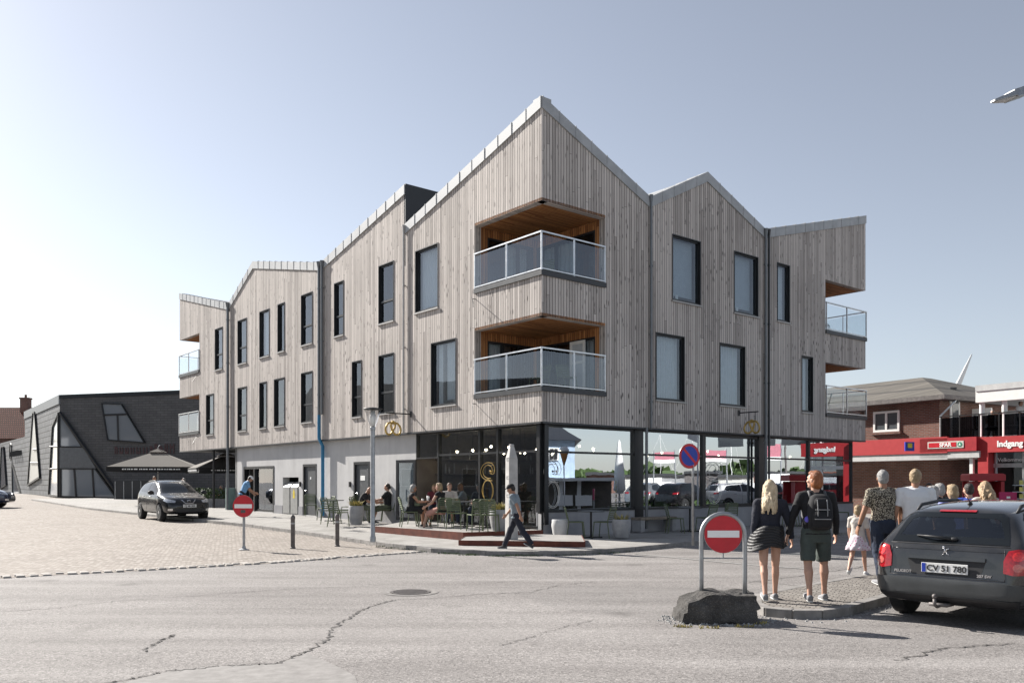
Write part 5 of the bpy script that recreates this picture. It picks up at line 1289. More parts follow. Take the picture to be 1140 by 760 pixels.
m = MB(); a = aw(1080, .8); fbox(m, QW, a, a+.14, .7, .85, 0, zs0-.29); m.build('steel_post', M['white'], WB, world=True)
# small flue and far wind turbine
def fx(px, Y): return (px-CX)/F*Y
def wbx(m, x0, x1, y0, y1, z0, z1): return m.box(((x0+x1)/2, (y0+y1)/2, (z0+z1)/2), (x1-x0, y1-y0, z1-z0))
m = MB(); wbx(m, fx(1058.5,40), fx(1063.5,40), 40, 40.3, 5.0, zat(431.5,40)); wbx(m, fx(1057.5,40), fx(1064.5,40), 39.95, 40.35, zat(433,40), zat(431,40)); m.build('chimney', M['frame2'], rf2, world=True)
TY = 420; hub = at(1054, 452, TY); e = thing('wind_turbine', 'white wind turbine far off, one blade rising above the shop roof', 'wind turbine', (hub.x, TY, 0))
m = MB(); m.cyl((0,1.5,0), (0,1.5,hub.z), 1.3, .8, 16); m.build('tower', M['white'], e, True)
m = MB(); m.ell((0,.5,hub.z), (1.2,2.6,1.2)); m.build('nacelle', M['white'], e, True)
for a in (0, 120, 240):
    an = math.atan2(1079-1054, 452-396)+R(a); L = math.hypot(25, 56)/F*TY
    m = MB(); dv = V((math.sin(an), 0, math.cos(an))); sv = V((dv.z, 0, -dv.x))
    m.loft([(V((0,-2,hub.z))+dv*(.6+L*q), sv, V((0,1,0)), w, w*.6) for q, w in ((0,.8),(.12,1.6),(.35,1.4),(.7,.9),(1,.3))], 10); m.build('blade', M['white'], e, True)
# red trolley kiosk and things by the entrance
def fx(px, Y): return (px-CX)/F*Y
x = fx(1094, 33); e = thing('red_kiosk', 'small red canopied stand in front of the shop entrance', 'kiosk', (x, 33, 0), R(-12))
w = (1112-1076)/F*33/2; zt = zat(527, 33)
m = MB(); m.prism([(-w,zt-.28),(w,zt-.28),(w,zt-.05),(w-.1,zt),(-w+.06,zt),(-w,zt-.04)], -.6, .6, lambda a, b, h: V((a, h, b))); m.build('canopy', M['fascia'], e, bevel=.02)
m = MB(); m.box((-w+.42,.1,(zt-.3)/2), (.5,.8,zt-.3)); m.box((w-.08,.0,(zt-.3)/2), (.12,1.0,zt-.3)); m.box((0,.5,(zt-.3)/2), (2*w-.1,.06,zt-.3)); m.build('body', M['fascia'], e)
x = fx(1122, 24); e = thing('pink_board', 'magenta advertising board beside the red stand', 'sign board', (x, 24, 0))
zt = zat(547.5, 24); m = MB(); m.box((0,0,zt-.25), (.50,.05,.5)); m.build('panel', plain('magenta_panel', (.45,.01,.10), .5), e, bevel=.02)
m = MB(); m.box((0,-.03,zt-.15), (.1,.01,.06)); m.build('white_mark', M['text_w'], e)
m = MB(); m.box((-.18,0,(zt-.5)/2), (.04,.04,zt-.5)); m.box((.18,0,(zt-.5)/2), (.04,.04,zt-.5)); m.build('support', M['galv'], e)
x = fx(1139, 25); e = thing('postcard_rack', 'wire rack of goods at the right edge beside the magenta board', 'rack', (x, 25, 0))
m = MB(); m.cyl((0,0,0), (0,0,1.75), .02)
for i in range(7): m.box((0,0,.35+i*.2), (.4,.4,.02))
m.build('rack_frame', M['alu'], e)
m = MB()
for i in range(7):
    for j in range(3): m.box((-.13+j*.13,-.12,.43+i*.2), (.1,.02,.13))
m.build('goods', plain('rack_goods', (.5,.45,.12), .6, 0, .7, 4), e)
# ------------------------------------------------------------------ what stands across the road, seen only as reflections in the shop windows
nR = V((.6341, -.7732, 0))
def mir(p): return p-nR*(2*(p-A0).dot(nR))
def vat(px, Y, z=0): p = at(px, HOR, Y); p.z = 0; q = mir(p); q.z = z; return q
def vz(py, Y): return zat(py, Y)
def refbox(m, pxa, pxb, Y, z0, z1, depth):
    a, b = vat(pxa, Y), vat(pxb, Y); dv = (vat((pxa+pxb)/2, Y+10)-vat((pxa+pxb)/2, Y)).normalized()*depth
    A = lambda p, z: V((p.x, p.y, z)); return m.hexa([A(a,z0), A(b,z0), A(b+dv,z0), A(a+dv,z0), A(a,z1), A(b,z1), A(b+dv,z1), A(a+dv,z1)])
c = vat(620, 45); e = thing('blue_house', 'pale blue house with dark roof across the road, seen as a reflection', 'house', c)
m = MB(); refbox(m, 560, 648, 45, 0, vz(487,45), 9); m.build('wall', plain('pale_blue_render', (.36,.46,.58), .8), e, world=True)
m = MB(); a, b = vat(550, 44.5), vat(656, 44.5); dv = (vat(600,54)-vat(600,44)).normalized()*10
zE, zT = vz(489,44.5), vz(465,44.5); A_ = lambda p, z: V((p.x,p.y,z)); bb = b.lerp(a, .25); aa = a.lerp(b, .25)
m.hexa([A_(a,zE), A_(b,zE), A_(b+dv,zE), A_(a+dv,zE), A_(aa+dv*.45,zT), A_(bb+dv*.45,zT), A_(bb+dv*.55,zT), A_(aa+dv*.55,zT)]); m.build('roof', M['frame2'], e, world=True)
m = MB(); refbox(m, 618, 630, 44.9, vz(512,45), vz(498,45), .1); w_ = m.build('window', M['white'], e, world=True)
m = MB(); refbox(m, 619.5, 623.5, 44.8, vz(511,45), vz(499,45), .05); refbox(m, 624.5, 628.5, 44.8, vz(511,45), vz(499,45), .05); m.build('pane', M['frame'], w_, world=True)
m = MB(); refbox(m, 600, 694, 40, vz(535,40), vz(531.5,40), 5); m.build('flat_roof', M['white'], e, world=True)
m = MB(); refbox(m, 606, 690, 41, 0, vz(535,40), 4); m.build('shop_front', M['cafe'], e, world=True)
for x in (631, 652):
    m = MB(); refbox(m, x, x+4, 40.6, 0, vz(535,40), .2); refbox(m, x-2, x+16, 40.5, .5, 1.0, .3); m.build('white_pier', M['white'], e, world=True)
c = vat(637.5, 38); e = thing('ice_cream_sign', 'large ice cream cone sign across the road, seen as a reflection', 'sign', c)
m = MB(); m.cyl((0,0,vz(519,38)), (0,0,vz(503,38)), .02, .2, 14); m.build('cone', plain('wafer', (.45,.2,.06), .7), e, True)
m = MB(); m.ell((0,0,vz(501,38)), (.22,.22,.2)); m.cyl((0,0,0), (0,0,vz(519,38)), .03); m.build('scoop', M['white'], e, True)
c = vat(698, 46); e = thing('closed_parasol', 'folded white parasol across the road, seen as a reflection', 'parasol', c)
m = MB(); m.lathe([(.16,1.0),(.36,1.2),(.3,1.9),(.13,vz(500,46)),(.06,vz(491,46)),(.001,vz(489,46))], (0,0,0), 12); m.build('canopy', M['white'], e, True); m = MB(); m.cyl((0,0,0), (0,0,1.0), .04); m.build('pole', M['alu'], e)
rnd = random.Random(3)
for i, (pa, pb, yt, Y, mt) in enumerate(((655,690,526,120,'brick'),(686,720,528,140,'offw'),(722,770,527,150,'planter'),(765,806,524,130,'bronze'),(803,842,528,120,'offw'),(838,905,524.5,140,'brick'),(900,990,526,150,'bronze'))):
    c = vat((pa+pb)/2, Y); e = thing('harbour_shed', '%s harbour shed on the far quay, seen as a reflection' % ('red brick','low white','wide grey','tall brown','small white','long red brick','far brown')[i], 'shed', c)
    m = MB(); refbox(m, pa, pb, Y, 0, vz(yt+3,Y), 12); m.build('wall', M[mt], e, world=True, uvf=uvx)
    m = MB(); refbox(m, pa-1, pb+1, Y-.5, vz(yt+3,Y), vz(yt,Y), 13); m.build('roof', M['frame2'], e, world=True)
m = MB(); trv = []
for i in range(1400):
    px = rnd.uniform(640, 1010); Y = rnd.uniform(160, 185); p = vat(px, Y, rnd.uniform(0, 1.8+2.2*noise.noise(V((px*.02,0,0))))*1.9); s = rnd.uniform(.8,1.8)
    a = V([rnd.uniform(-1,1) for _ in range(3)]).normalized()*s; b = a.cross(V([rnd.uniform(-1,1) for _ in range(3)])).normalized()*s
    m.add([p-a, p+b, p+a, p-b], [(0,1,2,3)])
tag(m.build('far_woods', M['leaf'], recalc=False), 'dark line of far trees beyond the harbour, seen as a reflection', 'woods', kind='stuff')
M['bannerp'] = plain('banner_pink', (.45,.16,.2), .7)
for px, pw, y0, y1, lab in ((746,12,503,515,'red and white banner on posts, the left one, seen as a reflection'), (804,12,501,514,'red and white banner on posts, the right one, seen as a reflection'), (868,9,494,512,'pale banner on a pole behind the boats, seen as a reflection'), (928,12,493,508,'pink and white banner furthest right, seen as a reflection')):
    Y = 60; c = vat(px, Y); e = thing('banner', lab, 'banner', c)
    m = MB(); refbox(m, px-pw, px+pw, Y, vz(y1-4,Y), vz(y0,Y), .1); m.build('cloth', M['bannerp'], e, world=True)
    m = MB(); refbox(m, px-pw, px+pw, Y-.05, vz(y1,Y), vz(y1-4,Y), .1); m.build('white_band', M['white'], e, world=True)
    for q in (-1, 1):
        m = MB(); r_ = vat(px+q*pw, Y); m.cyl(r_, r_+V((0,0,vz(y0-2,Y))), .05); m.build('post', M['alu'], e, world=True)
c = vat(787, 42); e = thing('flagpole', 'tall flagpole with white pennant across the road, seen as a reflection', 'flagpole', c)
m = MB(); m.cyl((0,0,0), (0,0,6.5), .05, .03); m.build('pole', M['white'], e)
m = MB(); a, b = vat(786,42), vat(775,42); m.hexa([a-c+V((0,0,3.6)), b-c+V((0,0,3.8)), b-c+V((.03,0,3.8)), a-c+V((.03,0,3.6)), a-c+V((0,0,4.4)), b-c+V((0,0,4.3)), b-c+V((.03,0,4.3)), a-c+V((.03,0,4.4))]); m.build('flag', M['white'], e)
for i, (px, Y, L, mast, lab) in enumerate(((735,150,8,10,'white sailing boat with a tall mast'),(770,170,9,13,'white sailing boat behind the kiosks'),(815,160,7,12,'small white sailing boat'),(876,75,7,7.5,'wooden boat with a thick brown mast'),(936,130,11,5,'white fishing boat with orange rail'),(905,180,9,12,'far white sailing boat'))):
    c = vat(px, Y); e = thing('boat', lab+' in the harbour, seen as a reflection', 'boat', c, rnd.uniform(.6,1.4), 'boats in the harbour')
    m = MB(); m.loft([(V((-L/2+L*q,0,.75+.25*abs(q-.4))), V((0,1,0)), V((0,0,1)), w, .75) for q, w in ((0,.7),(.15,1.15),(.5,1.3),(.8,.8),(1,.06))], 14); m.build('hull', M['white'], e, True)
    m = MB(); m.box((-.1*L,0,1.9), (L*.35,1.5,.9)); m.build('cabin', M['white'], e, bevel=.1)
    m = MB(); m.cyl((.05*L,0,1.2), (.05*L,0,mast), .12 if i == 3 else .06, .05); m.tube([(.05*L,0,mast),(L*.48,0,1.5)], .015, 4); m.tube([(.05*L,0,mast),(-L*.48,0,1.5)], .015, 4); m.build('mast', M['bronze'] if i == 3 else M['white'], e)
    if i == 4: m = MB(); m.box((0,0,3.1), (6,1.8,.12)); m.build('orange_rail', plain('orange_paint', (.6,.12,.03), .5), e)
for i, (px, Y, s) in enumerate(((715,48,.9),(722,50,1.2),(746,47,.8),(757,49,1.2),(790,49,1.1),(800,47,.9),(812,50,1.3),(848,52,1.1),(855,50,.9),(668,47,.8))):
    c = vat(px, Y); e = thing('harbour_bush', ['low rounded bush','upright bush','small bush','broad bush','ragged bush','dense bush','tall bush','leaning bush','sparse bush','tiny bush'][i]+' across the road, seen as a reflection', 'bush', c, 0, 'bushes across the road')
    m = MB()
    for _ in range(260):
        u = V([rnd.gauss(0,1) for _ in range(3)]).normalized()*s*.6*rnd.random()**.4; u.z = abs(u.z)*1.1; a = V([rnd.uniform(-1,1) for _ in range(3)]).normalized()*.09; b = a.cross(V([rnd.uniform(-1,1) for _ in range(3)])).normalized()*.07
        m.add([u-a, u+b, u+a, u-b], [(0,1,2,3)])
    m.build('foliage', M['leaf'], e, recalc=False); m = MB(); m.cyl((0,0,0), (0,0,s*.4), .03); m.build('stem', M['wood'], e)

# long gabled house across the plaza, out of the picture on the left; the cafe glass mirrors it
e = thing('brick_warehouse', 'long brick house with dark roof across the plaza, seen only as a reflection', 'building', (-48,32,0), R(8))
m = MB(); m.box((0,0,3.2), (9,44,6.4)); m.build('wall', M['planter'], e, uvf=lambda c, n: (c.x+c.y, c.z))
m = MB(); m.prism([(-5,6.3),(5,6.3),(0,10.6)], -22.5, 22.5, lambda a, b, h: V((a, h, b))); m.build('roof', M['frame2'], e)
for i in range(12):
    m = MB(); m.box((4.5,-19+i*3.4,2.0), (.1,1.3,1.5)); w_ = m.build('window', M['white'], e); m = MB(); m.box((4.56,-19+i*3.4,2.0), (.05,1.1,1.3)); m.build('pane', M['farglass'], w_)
# ------------------------------------------------------------------ people
SKIN = plain('skin', (.48,.28,.20), .55, 0, .08, 5); SKINT = plain('tanned_skin', (.36,.19,.12), .55, 0, .08, 5)
def cloth(name, col, var=.15, bump=.3): return plain(name, col, .88, 0, var, 7, bump, 90)
C_ = {'black': cloth('black_cloth', (.014,.014,.016)), 'navy': cloth('navy_cloth', (.018,.02,.032)), 'white': cloth('white_cotton', (.72,.72,.73), .04),
 'denim': cloth('dark_denim', (.02,.028,.05), .3), 'teal': cloth('grey_green_cloth', (.06,.075,.068)), 'greyblue': cloth('grey_blue_cotton', (.20,.24,.27)),
 'lightblue': cloth('light_blue_cotton', (.16,.33,.55)), 'lilac': cloth('lilac_cotton', (.27,.30,.66)), 'royal': cloth('royal_blue_cloth', (.02,.06,.33)),
 'khaki': cloth('khaki_cloth', (.22,.2,.15)), 'wine': cloth('wine_cloth', (.13,.02,.03)), 'rose': cloth('rose_cloth', (.48,.25,.2)), 'pale': cloth('pale_cloth', (.5,.46,.42)), 'greygreen': cloth('olive_shorts', (.10,.11,.07))}
def mk_pattern():
    k = N('leaf_print_shirt'); p = k.obj(); v = k.nd('ShaderNodeTexVoronoi', i_Vector=p, i_Scale=52.0, i_Randomness=.8)
    f = k.ramp(v.outputs[0], [(.38, 1), (.5, 0)]); c = k.mix(f, (.06,.05,.04), (.46,.41,.32)); return k.pbr(c, .88, 0, None, .3)
C_['print'] = mk_pattern()
def mk_dots():
    k = N('pink_floral'); p = k.obj(); v = k.nd('ShaderNodeTexVoronoi', i_Vector=p, i_Scale=22.0); f = k.ramp(v.outputs[0], [(.2, 1), (.3, 0)])
    return k.pbr(k.mix(f, (.62,.55,.60), (.45,.15,.26)), .88)
C_['floral'] = mk_dots()
def mk_hair(name, a, b):
    k = N(name); p = k.obj(); st = k.noise(k.mapping(p, (1,1,.09)), 170, 3, .6); big = k.noise(k.mapping(p, (1,1,.3)), 22, 3, .6)
    f = k.math('ADD', k.math('MULTIPLY', st, .6), k.math('MULTIPLY', big, .5)); c = k.ramp(f, [(.35, a), (.7, b)])
    return k.pbr(c, .45, 0, k.bump(k.math('ADD', st, big), .9, .01), .4)
H_ = {'blonde': mk_hair('blonde_hair', (.26,.17,.085), (.78,.64,.44)), 'ginger': mk_hair('ginger_hair', (.13,.035,.012), (.42,.15,.05)), 'grey': mk_hair('grey_hair', (.12,.115,.11), (.42,.41,.40)),
 'brown': mk_hair('brown_hair', (.05,.03,.018), (.16,.10,.06)), 'sandy': mk_hair('sandy_hair', (.16,.10,.05), (.46,.34,.2)), 'dark': mk_hair('dark_hair', (.01,.008,.006), (.04,.03,.025)), 'curly': mk_hair('highlighted_hair', (.12,.06,.025), (.62,.44,.26))}
SHOE = {'dark': plain('dark_shoes', (.03,.03,.033), .6), 'grey': plain('grey_shoes', (.22,.22,.23), .7), 'white': plain('white_shoes', (.6,.6,.6), .6)}
SOLE = plain('shoe_sole', (.6,.6,.58), .7)
def person(label, loc, rz, H=1.75, hips=((0,0,4),(0,0,4)), knees=(0,0), lean=0, twist=0, arms=((5,8,10),(5,8,10)), head=(0,0), sit=None, sex='m', top='white', sleeve='short', bottom='denim', blen='long', shoe='dark', hair='brown', hstyle='short', skin=SKIN, vox=.0115, toplen=-.02, group=None, hands=True, build_=1.0, cap=None, sandal=False):
    """faces local +Y; right side is +X. hips: (forward deg, -, outward deg) for right, left; arms: (forward, outward, elbow)"""
    k = H/1.75; e = thing('person', label, 'person', loc, R(rz), group)
    X, Z = V((1,0,0)), V((0,0,1)); fem = sex == 'f'; B = build_
    def rx(v, a): a = R(a); return V((v.x, v.y*math.cos(a)-v.z*math.sin(a), v.y*math.sin(a)+v.z*math.cos(a)))
    def aim(fwd, out, sx):          # unit vector for a hanging limb: 0 = straight down
        v = V((0,0,-1)); v = V((math.sin(R(out))*sx, 0, -math.cos(R(out)))); return rx(v, fwd)
    hipw = (.088 if fem else .092)*B
    J = {}
    low = 9
    for i, sx in enumerate((1, -1)):
        hp = V((sx*hipw,0,0)); f, _, ab = hips[i]; th = aim(f, ab, sx); kn = hp+th*.43
        sh = aim(f-knees[i], ab*.4, sx); an = kn+sh*.42
        J['hip',i], J['kn',i], J['an',i], J['sh',i] = hp, kn, an, sh; low = min(low, an.z)
    pz = (-low+.085) if sit is None else sit/k
    O = V((0,0,pz))
    Rt = Matrix.Rotation(R(-lean), 3, 'X') @ Matrix.Rotation(R(twist), 3, 'Z')
    U = Rt @ Z; Xs = Rt @ X; Ys = Rt @ V((0,1,0))
    W0 = Matrix.Rotation(R(-lean*.5), 3, 'X')
    sp = lambda s: O+U*s
    sw = (.172 if fem else .195)*B
    if fem: secs = [(-.09,.15,.10),(-.02,.172,.115),(.08,.15,.10),(.17,.125,.088),(.28,.135,.10),(.38,.145,.105),(.46,.135,.08),(.50,.08,.06)]
    else: secs = [(-.09,.14,.10),(-.02,.162,.112),(.08,.156,.108),(.17,.148,.105),(.28,.162,.115),(.38,.175,.118),(.46,.16,.092),(.51,.08,.062)]
    secs = [(s, a*B, b*B) for s, a, b in secs]
    def torso(m, grow=0, s0=-.2, flare=0, sk=1.0):
        ss = [(s, a*sk, b*sk) for s, a, b in secs if s > s0+.015]
        if s0 > -.09-.001:
            a0 = next((q for q in secs if q[0] >= s0), secs[0]); ss = [(s0, a0[1]+flare, a0[2]+flare)]+ss
        else: ss = [(s0, secs[0][1]*sk*.93+flare, secs[0][2]*sk*.93+flare)]+ss
        m.loft([(sp(s), Xs if s > .1 else X, Ys if s > .1 else (W0 @ V((0,1,0))), a+grow, b+grow) for s, a, b in ss], 22)
        for sx in (1, -1): m.cap(sp(.485)+Xs*sx*.05, sp(.455)+Xs*sx*(sw-.01), .045+grow, .052+grow)
    # head frame
    yaw, pit = head; Hm = Rt @ Matrix.Rotation(R(yaw), 3, 'Z') @ Matrix.Rotation(R(-pit), 3, 'X')
    nb = sp(.50); hc = nb+U*.045+(Hm @ V((0,.022,.125))); hx, hy, hz = Hm @ X, Hm @ V((0,1,0)), Hm @ Z
    HP = lambda a, b, c: hc+hx*a+hy*b+hz*c
    m = MB(); torso(m, s0=-.12, sk=.93)
    m.cap(nb-U*.03, HP(0,-.015,-.06), .058 if not fem else .048, .055 if not fem else .046)
    m.ell(hc+hz*.012, (.074,.094,.105), Hm, 18, 12); m.ell(HP(0,.03,-.055), (.054,.058,.058), Hm); m.ell(HP(0,.072,-.095), (.026,.02,.02), Hm)
    m.cap(HP(0,.088,.012), HP(0,.108,-.028), .010, .015, 8); m.ell(HP(0,.085,.035), (.045,.014,.010), Hm); m.ell(HP(0,.088,-.058), (.024,.012,.009), Hm)
    for sx in (1, -1): m.ell(HP(sx*.076,-.005,-.008), (.010,.022,.034), Hm, 8, 6); m.ell(HP(sx*.045,.065,-.02), (.02,.02,.018), Hm, 8, 6)
    for i, sx in enumerate((1, -1)):
        a, b, c, d = O+J['hip',i], O+J['kn',i], O+J['an',i], J['sh',i]
        t = .082*B if not fem else .084*B; kk = 'kn'
        m.cap(a, b, t, .056); back = rx(V((0,-1,0)), 0)
        mid = b.lerp(c, .3); side = (b-c).normalized(); bk = V((0,-1,0)); bk = (bk-side*bk.dot(side)).normalized()
        m.cap(b, mid+bk*.016, .050, .060 if not fem else .055); m.cap(mid+bk*.016, b.lerp(c,.72), .058 if not fem else .053, .038); m.cap(b.lerp(c,.72), c, .038, .034)
        fd = V((0,1,0)) if True else None; fd = (Matrix.Rotation(math.asin(max(-1,min(1,-d.y*.8)))*.9 if d.y < -.15 else 0, 3, 'X') @ V((0,1,0))) if sit is None else V((0,1,0))
        J['fd',i] = fd
        m.cap(c-Z*.02, c+fd*.11-Z*.055, .036, .026)
    for i, sx in enumerate((1, -1)):
        f, out, el = arms[i]
        s = sp(.455)+Xs*sx*sw; ua = Rt @ aim(f, out, sx) if abs(f) < 200 else None
        ell_ = s+ua*.285; fa = Rt @ (aim(f+el, out*.55 if el < 60 else -out*.2-18, sx)); wr = ell_+fa*.25
        J['s',i], J['e',i], J['w',i], J['fa',i] = s, ell_, wr, fa
        m.cap(s, ell_, .050*B, .040); m.cap(ell_, ell_.lerp(wr,.35), .041, .041); m.cap(ell_.lerp(wr,.35), wr, .041, .026)
        # hand
        inn = -Xs*sx; inn = (inn-fa*inn.dot(fa)).normalized(); wd = fa.cross(inn)*(1 if sx > 0 else -1); 
        if wd.dot(Ys) < 0 and el < 60: wd = -wd
        pc = wr+fa*.05
        m.loft([(wr-fa*.01, wd, inn, .026, .018), (wr+fa*.03, wd, inn, .038, .016), (wr+fa*.085, wd, inn, .042, .014), (wr+fa*.095, wd, inn, .036, .011)], 14)
        if hands:
            for q, (o2, L) in enumerate(((.032,.068),(.011,.078),(-.011,.073),(-.032,.056))):
                b0 = wr+fa*.085+wd*o2; d1 = (fa*.95+inn*.25).normalized(); d2_ = (fa*.75+inn*.7).normalized()
                m.cap(b0-fa*.01, b0+d1*L*.5, .0095, .009, 8); m.cap(b0+d1*L*.5, b0+d1*L*.5+d2_*L*.5, .009, .008, 8)
            b0 = wr+fa*.025+wd*.03; m.cap(b0, b0+(fa*.6+wd*.6+inn*.3).normalized()*.035, .012, .011, 8); b1 = b0+(fa*.6+wd*.6+inn*.3).normalized()*.035; m.cap(b1, b1+(fa*.9+wd*.15+inn*.3).normalized()*.03, .011, .009, 8)
    S = Matrix.Scale(k, 4)
    m.xf(S); blob(m, 'body', skin, e, vox, 3)
    # eyes
    for sx in (1, -1):
        q = MB(); q.ell(HP(sx*.031,.084,.014), (.013,.008,.007), Hm, 8, 6); q.xf(S); q.build('eye', C_['black'], e, True)
    # top
    if top:
        m = MB(); torso(m, .017, toplen-.06, .012 if not fem else .018)
        for i, sx in enumerate((1, -1)):
            s, el_, wr = J['s',i], J['e',i], J['w',i]
            m.cap(sp(.47)+Xs*sx*.1, s, .05, .068*B)
            if sleeve == 'short': m.ell(s, (.066*B,)*3); m.cyl(s, s.lerp(el_, .74), .066*B, .060*B, 14)
            elif sleeve == 'long': m.cap(s, el_, .068*B, .054); m.ell(el_, (.054,)*3); m.cyl(el_, wr, .055, .040, 14)
        m.xf(S); blob(m, 'shirt', C_[top], e, vox, 2, .024, TEX)
        if top in ('print', 'white') or sleeve == 'short':
            pass
    # bottom
    if bottom and blen != 'skirt':
        m = MB(); m.loft([(O+Z*.10, X, V((0,1,0)), .158*B, .116*B), (O-Z*.0, X, V((0,1,0)), .180*B, .138*B), (O-Z*.15, X, V((0,1,0)), .160*B, .118*B)], 20)
        for i, sx in enumerate((1, -1)):
            a, b, c = O+J['hip',i], O+J['kn',i], O+J['an',i]
            if blen == 'long': m.cap(a, b, .097*B, .074); m.cap(b, c.lerp(b,.12), .074, .062); m.cyl(b, c-(c-b).normalized()*.0+(c-b).normalized()*.01, .074, .060, 16); m.ell(b, (.084,.084,.1)); m.cap(b.lerp(c,.05), b.lerp(c,.5)-V((0,.015,0)), .08, .074)
            else: m.ell(a, (.1*B,)*3); m.cyl(a, a.lerp(b, .93 if blen == 'knee' else .38), .102*B, .094*B, 18)
        m.xf(S); blob(m, 'trousers' if blen == 'long' else 'shorts', C_[bottom], e, vox, 2, .026, TEX)
    if blen == 'skirt':
        m = MB(); n = 48; rings = []
        for j, (dz, r, am) in enumerate(((.10,.12,0),(.02,.155,.004),(-.08,.185,.010),(-.10,.20,.016),(-.17,.215,.018),(-.19,.235,.022),(-.27,.26,.028))):
            for q in range(n):
                a = 2*math.pi*q/n; rr = r+am*math.sin(a*9+j); rings.append(O+V((rr*math.cos(a), rr*.85*math.sin(a), dz)))
        m.add(rings, [(j*n+q, j*n+(q+1)%n, (j+1)*n+(q+1)%n, (j+1)*n+q) for j in range(6) for q in range(n)]); m.xf(S); o = m.build('skirt', C_[bottom], e, True, recalc=False); sd_ = o.modifiers.new('s','SOLIDIFY'); sd_.thickness = .01
    # shoes
    for i, sx in enumerate((1, -1)):
        c, fd = O+J['an',i], J['fd',i]; up = X.cross(fd).normalized(); 
        base = c-up*.085
        m = MB(); m.loft([(base-fd*.06+up*.04, X, up, .03, .035), (base-fd*.045+up*.045, X, up, .038, .048), (base+fd*.02+up*.042, X, up, .042, .05 if not sandal else .03), (base+fd*.09+up*.03, X, up, .048, .034), (base+fd*.16+up*.024, X, up, .045, .026), (base+fd*.195+up*.02, X, up, .028, .018)], 16)
        m.xf(S); sh_ = m.build('shoe', SHOE[shoe], e, True)
        m = MB(); m.loft([(base-fd*.065+up*.008, X, up, .034, .012), (base+fd*.02+up*.008, X, up, .041, .012), (base+fd*.1+up*.008, X, up, .05, .012), (base+fd*.17+up*.009, X, up, .044, .012), (base+fd*.20+up*.011, X, up, .026, .010)], 16); m.xf(S); m.build('sole', SOLE, sh_, True)
    # hair
    if hstyle != 'bald':
        m = MB()
        m.ell(HP(0,-.016,.03), (.083,.096,.103), Hm, 20, 12)
        if hstyle == 'short': m.ell(HP(0,-.035,-.01), (.078,.075,.085), Hm); 
        if hstyle == 'medium': m.ell(HP(0,-.035,-.03), (.088,.082,.105), Hm); m.ell(HP(.0,.03,.085), (.07,.06,.04), Hm)
        if hstyle in ('long', 'curly'):
            rr = random.Random(5 if hstyle == 'long' else 9)
            for q in range(46 if hstyle == 'long' else 60):
                a = rr.uniform(-1.9, 1.9); sx0, sy0 = math.sin(a)*.078, -math.cos(a)*.088-.005; L = rr.uniform(.30,.42) if hstyle == 'long' else rr.uniform(.20,.30)
                ph = rr.uniform(0, 6.28); pts = []; amp = .010 if hstyle == 'long' else .022
                for j in range(12):
                    f = j/11; down = L*f; pts.append(hc+hx*(sx0*(1+.25*f*(1 if hstyle=='long' else 1.6))+amp*math.sin(ph+f*9)*f**.5)+hy*(sy0*(1-.1*f)-.02*f-.085*max(0,min(1,(f-.25)*2.2))+amp*math.cos(ph+f*8)*f**.5)+Z*(.05-down))
                m.tube(pts, [.019*(1-.4*(j/11)**2) for j in range(12)], 6)
            if hstyle == 'curly': m.ell(HP(0,-.04,-.03), (.10,.09,.11), Hm)
        cut = MB(); 
        m.xf(S); h_ = blob(m, 'hair', H_[hair], e, .008 if hstyle in ('long','curly') else .010, 1, .012, TEXF)
        # clear the face: keep hair behind/above it
        me = h_.data; fo = (hc+hy*.07-hz*.035)*k
        for v in me.vertices:
            q = v.co/k-hc; a, b, c = q.dot(hx), q.dot(hy), q.dot(hz)
            if b > .035 and c < .075 and abs(a) < .09: v.co = (hc+hx*a*.86+hy*min(b, .035)+hz*c)*k
    if cap:
        m = MB(); m.ell(HP(0,-.005,.055), (.088,.105,.075), Hm, 18, 10); m.loft([(HP(0,.07,.055), hx, hz, .07, .012), (HP(0,.13,.045), hx, hz, .062, .008), (HP(0,.165,.038), hx, hz, .03, .006)], 14); m.xf(S); m.build('cap', C_[cap], e, True)
    e['_k'] = k
    return e, J, O, k, dict(sp=sp, X=Xs, Y=Ys, U=U, HP=HP)
def foot(px, py, off): z = off; p = on(px, py, z); return p
# --- walking couple on the island
eb, Jb, Ob, kb, fb = person('blonde woman with long wavy hair and a black quilted jacket round her waist', foot(857, 667.5, .1), -8, 1.60, ((8,0,0),(-9,0,1)), (4,14), 0, 0, ((8,20,8),(-4,8,12)), (-14,0), None, 'f', 'navy', 'long', 'black', 'short', 'grey', 'blonde', 'long', SKIN, .0095, toplen=.0)
# jacket tied round the waist: quilted rings
m = MB(); n = 60; vs = []
rows = 40
for j in range(rows+1):
    f = j/rows; q = .5+.5*math.cos(2*math.pi*(f*8)); r = .162+.03*f
    for i in range(n):
        a = 2*math.pi*i/n; side = max(0, -math.cos(a))*.12*f*(1.2 if -.9 < math.sin(a) < .9 else 1); fold = .05*noise.noise(V((math.cos(a)*1.7, math.sin(a)*1.7, f*2.2)))*f**.5; qq = .5+.5*math.cos(2*math.pi*(f*8+.35*math.sin(a*2)+.3*noise.noise(V((math.cos(a)*2, math.sin(a)*2, 3)))))
        rr = r+side+fold+.014*qq**.6+.006*noise.noise(V((a*6, f*20, 1))); vs.append(Ob+V((rr*math.cos(a), rr*.78*math.sin(a)-.012, .13-.30*f-(.05*f*max(0,-math.cos(a)))+.02*math.sin(a*3))))
m.add(vs, [(j*n+i, j*n+(i+1)%n, (j+1)*n+(i+1)%n, (j+1)*n+i) for j in range(rows) for i in range(n)]); m.xf(Matrix.Scale(kb, 4))
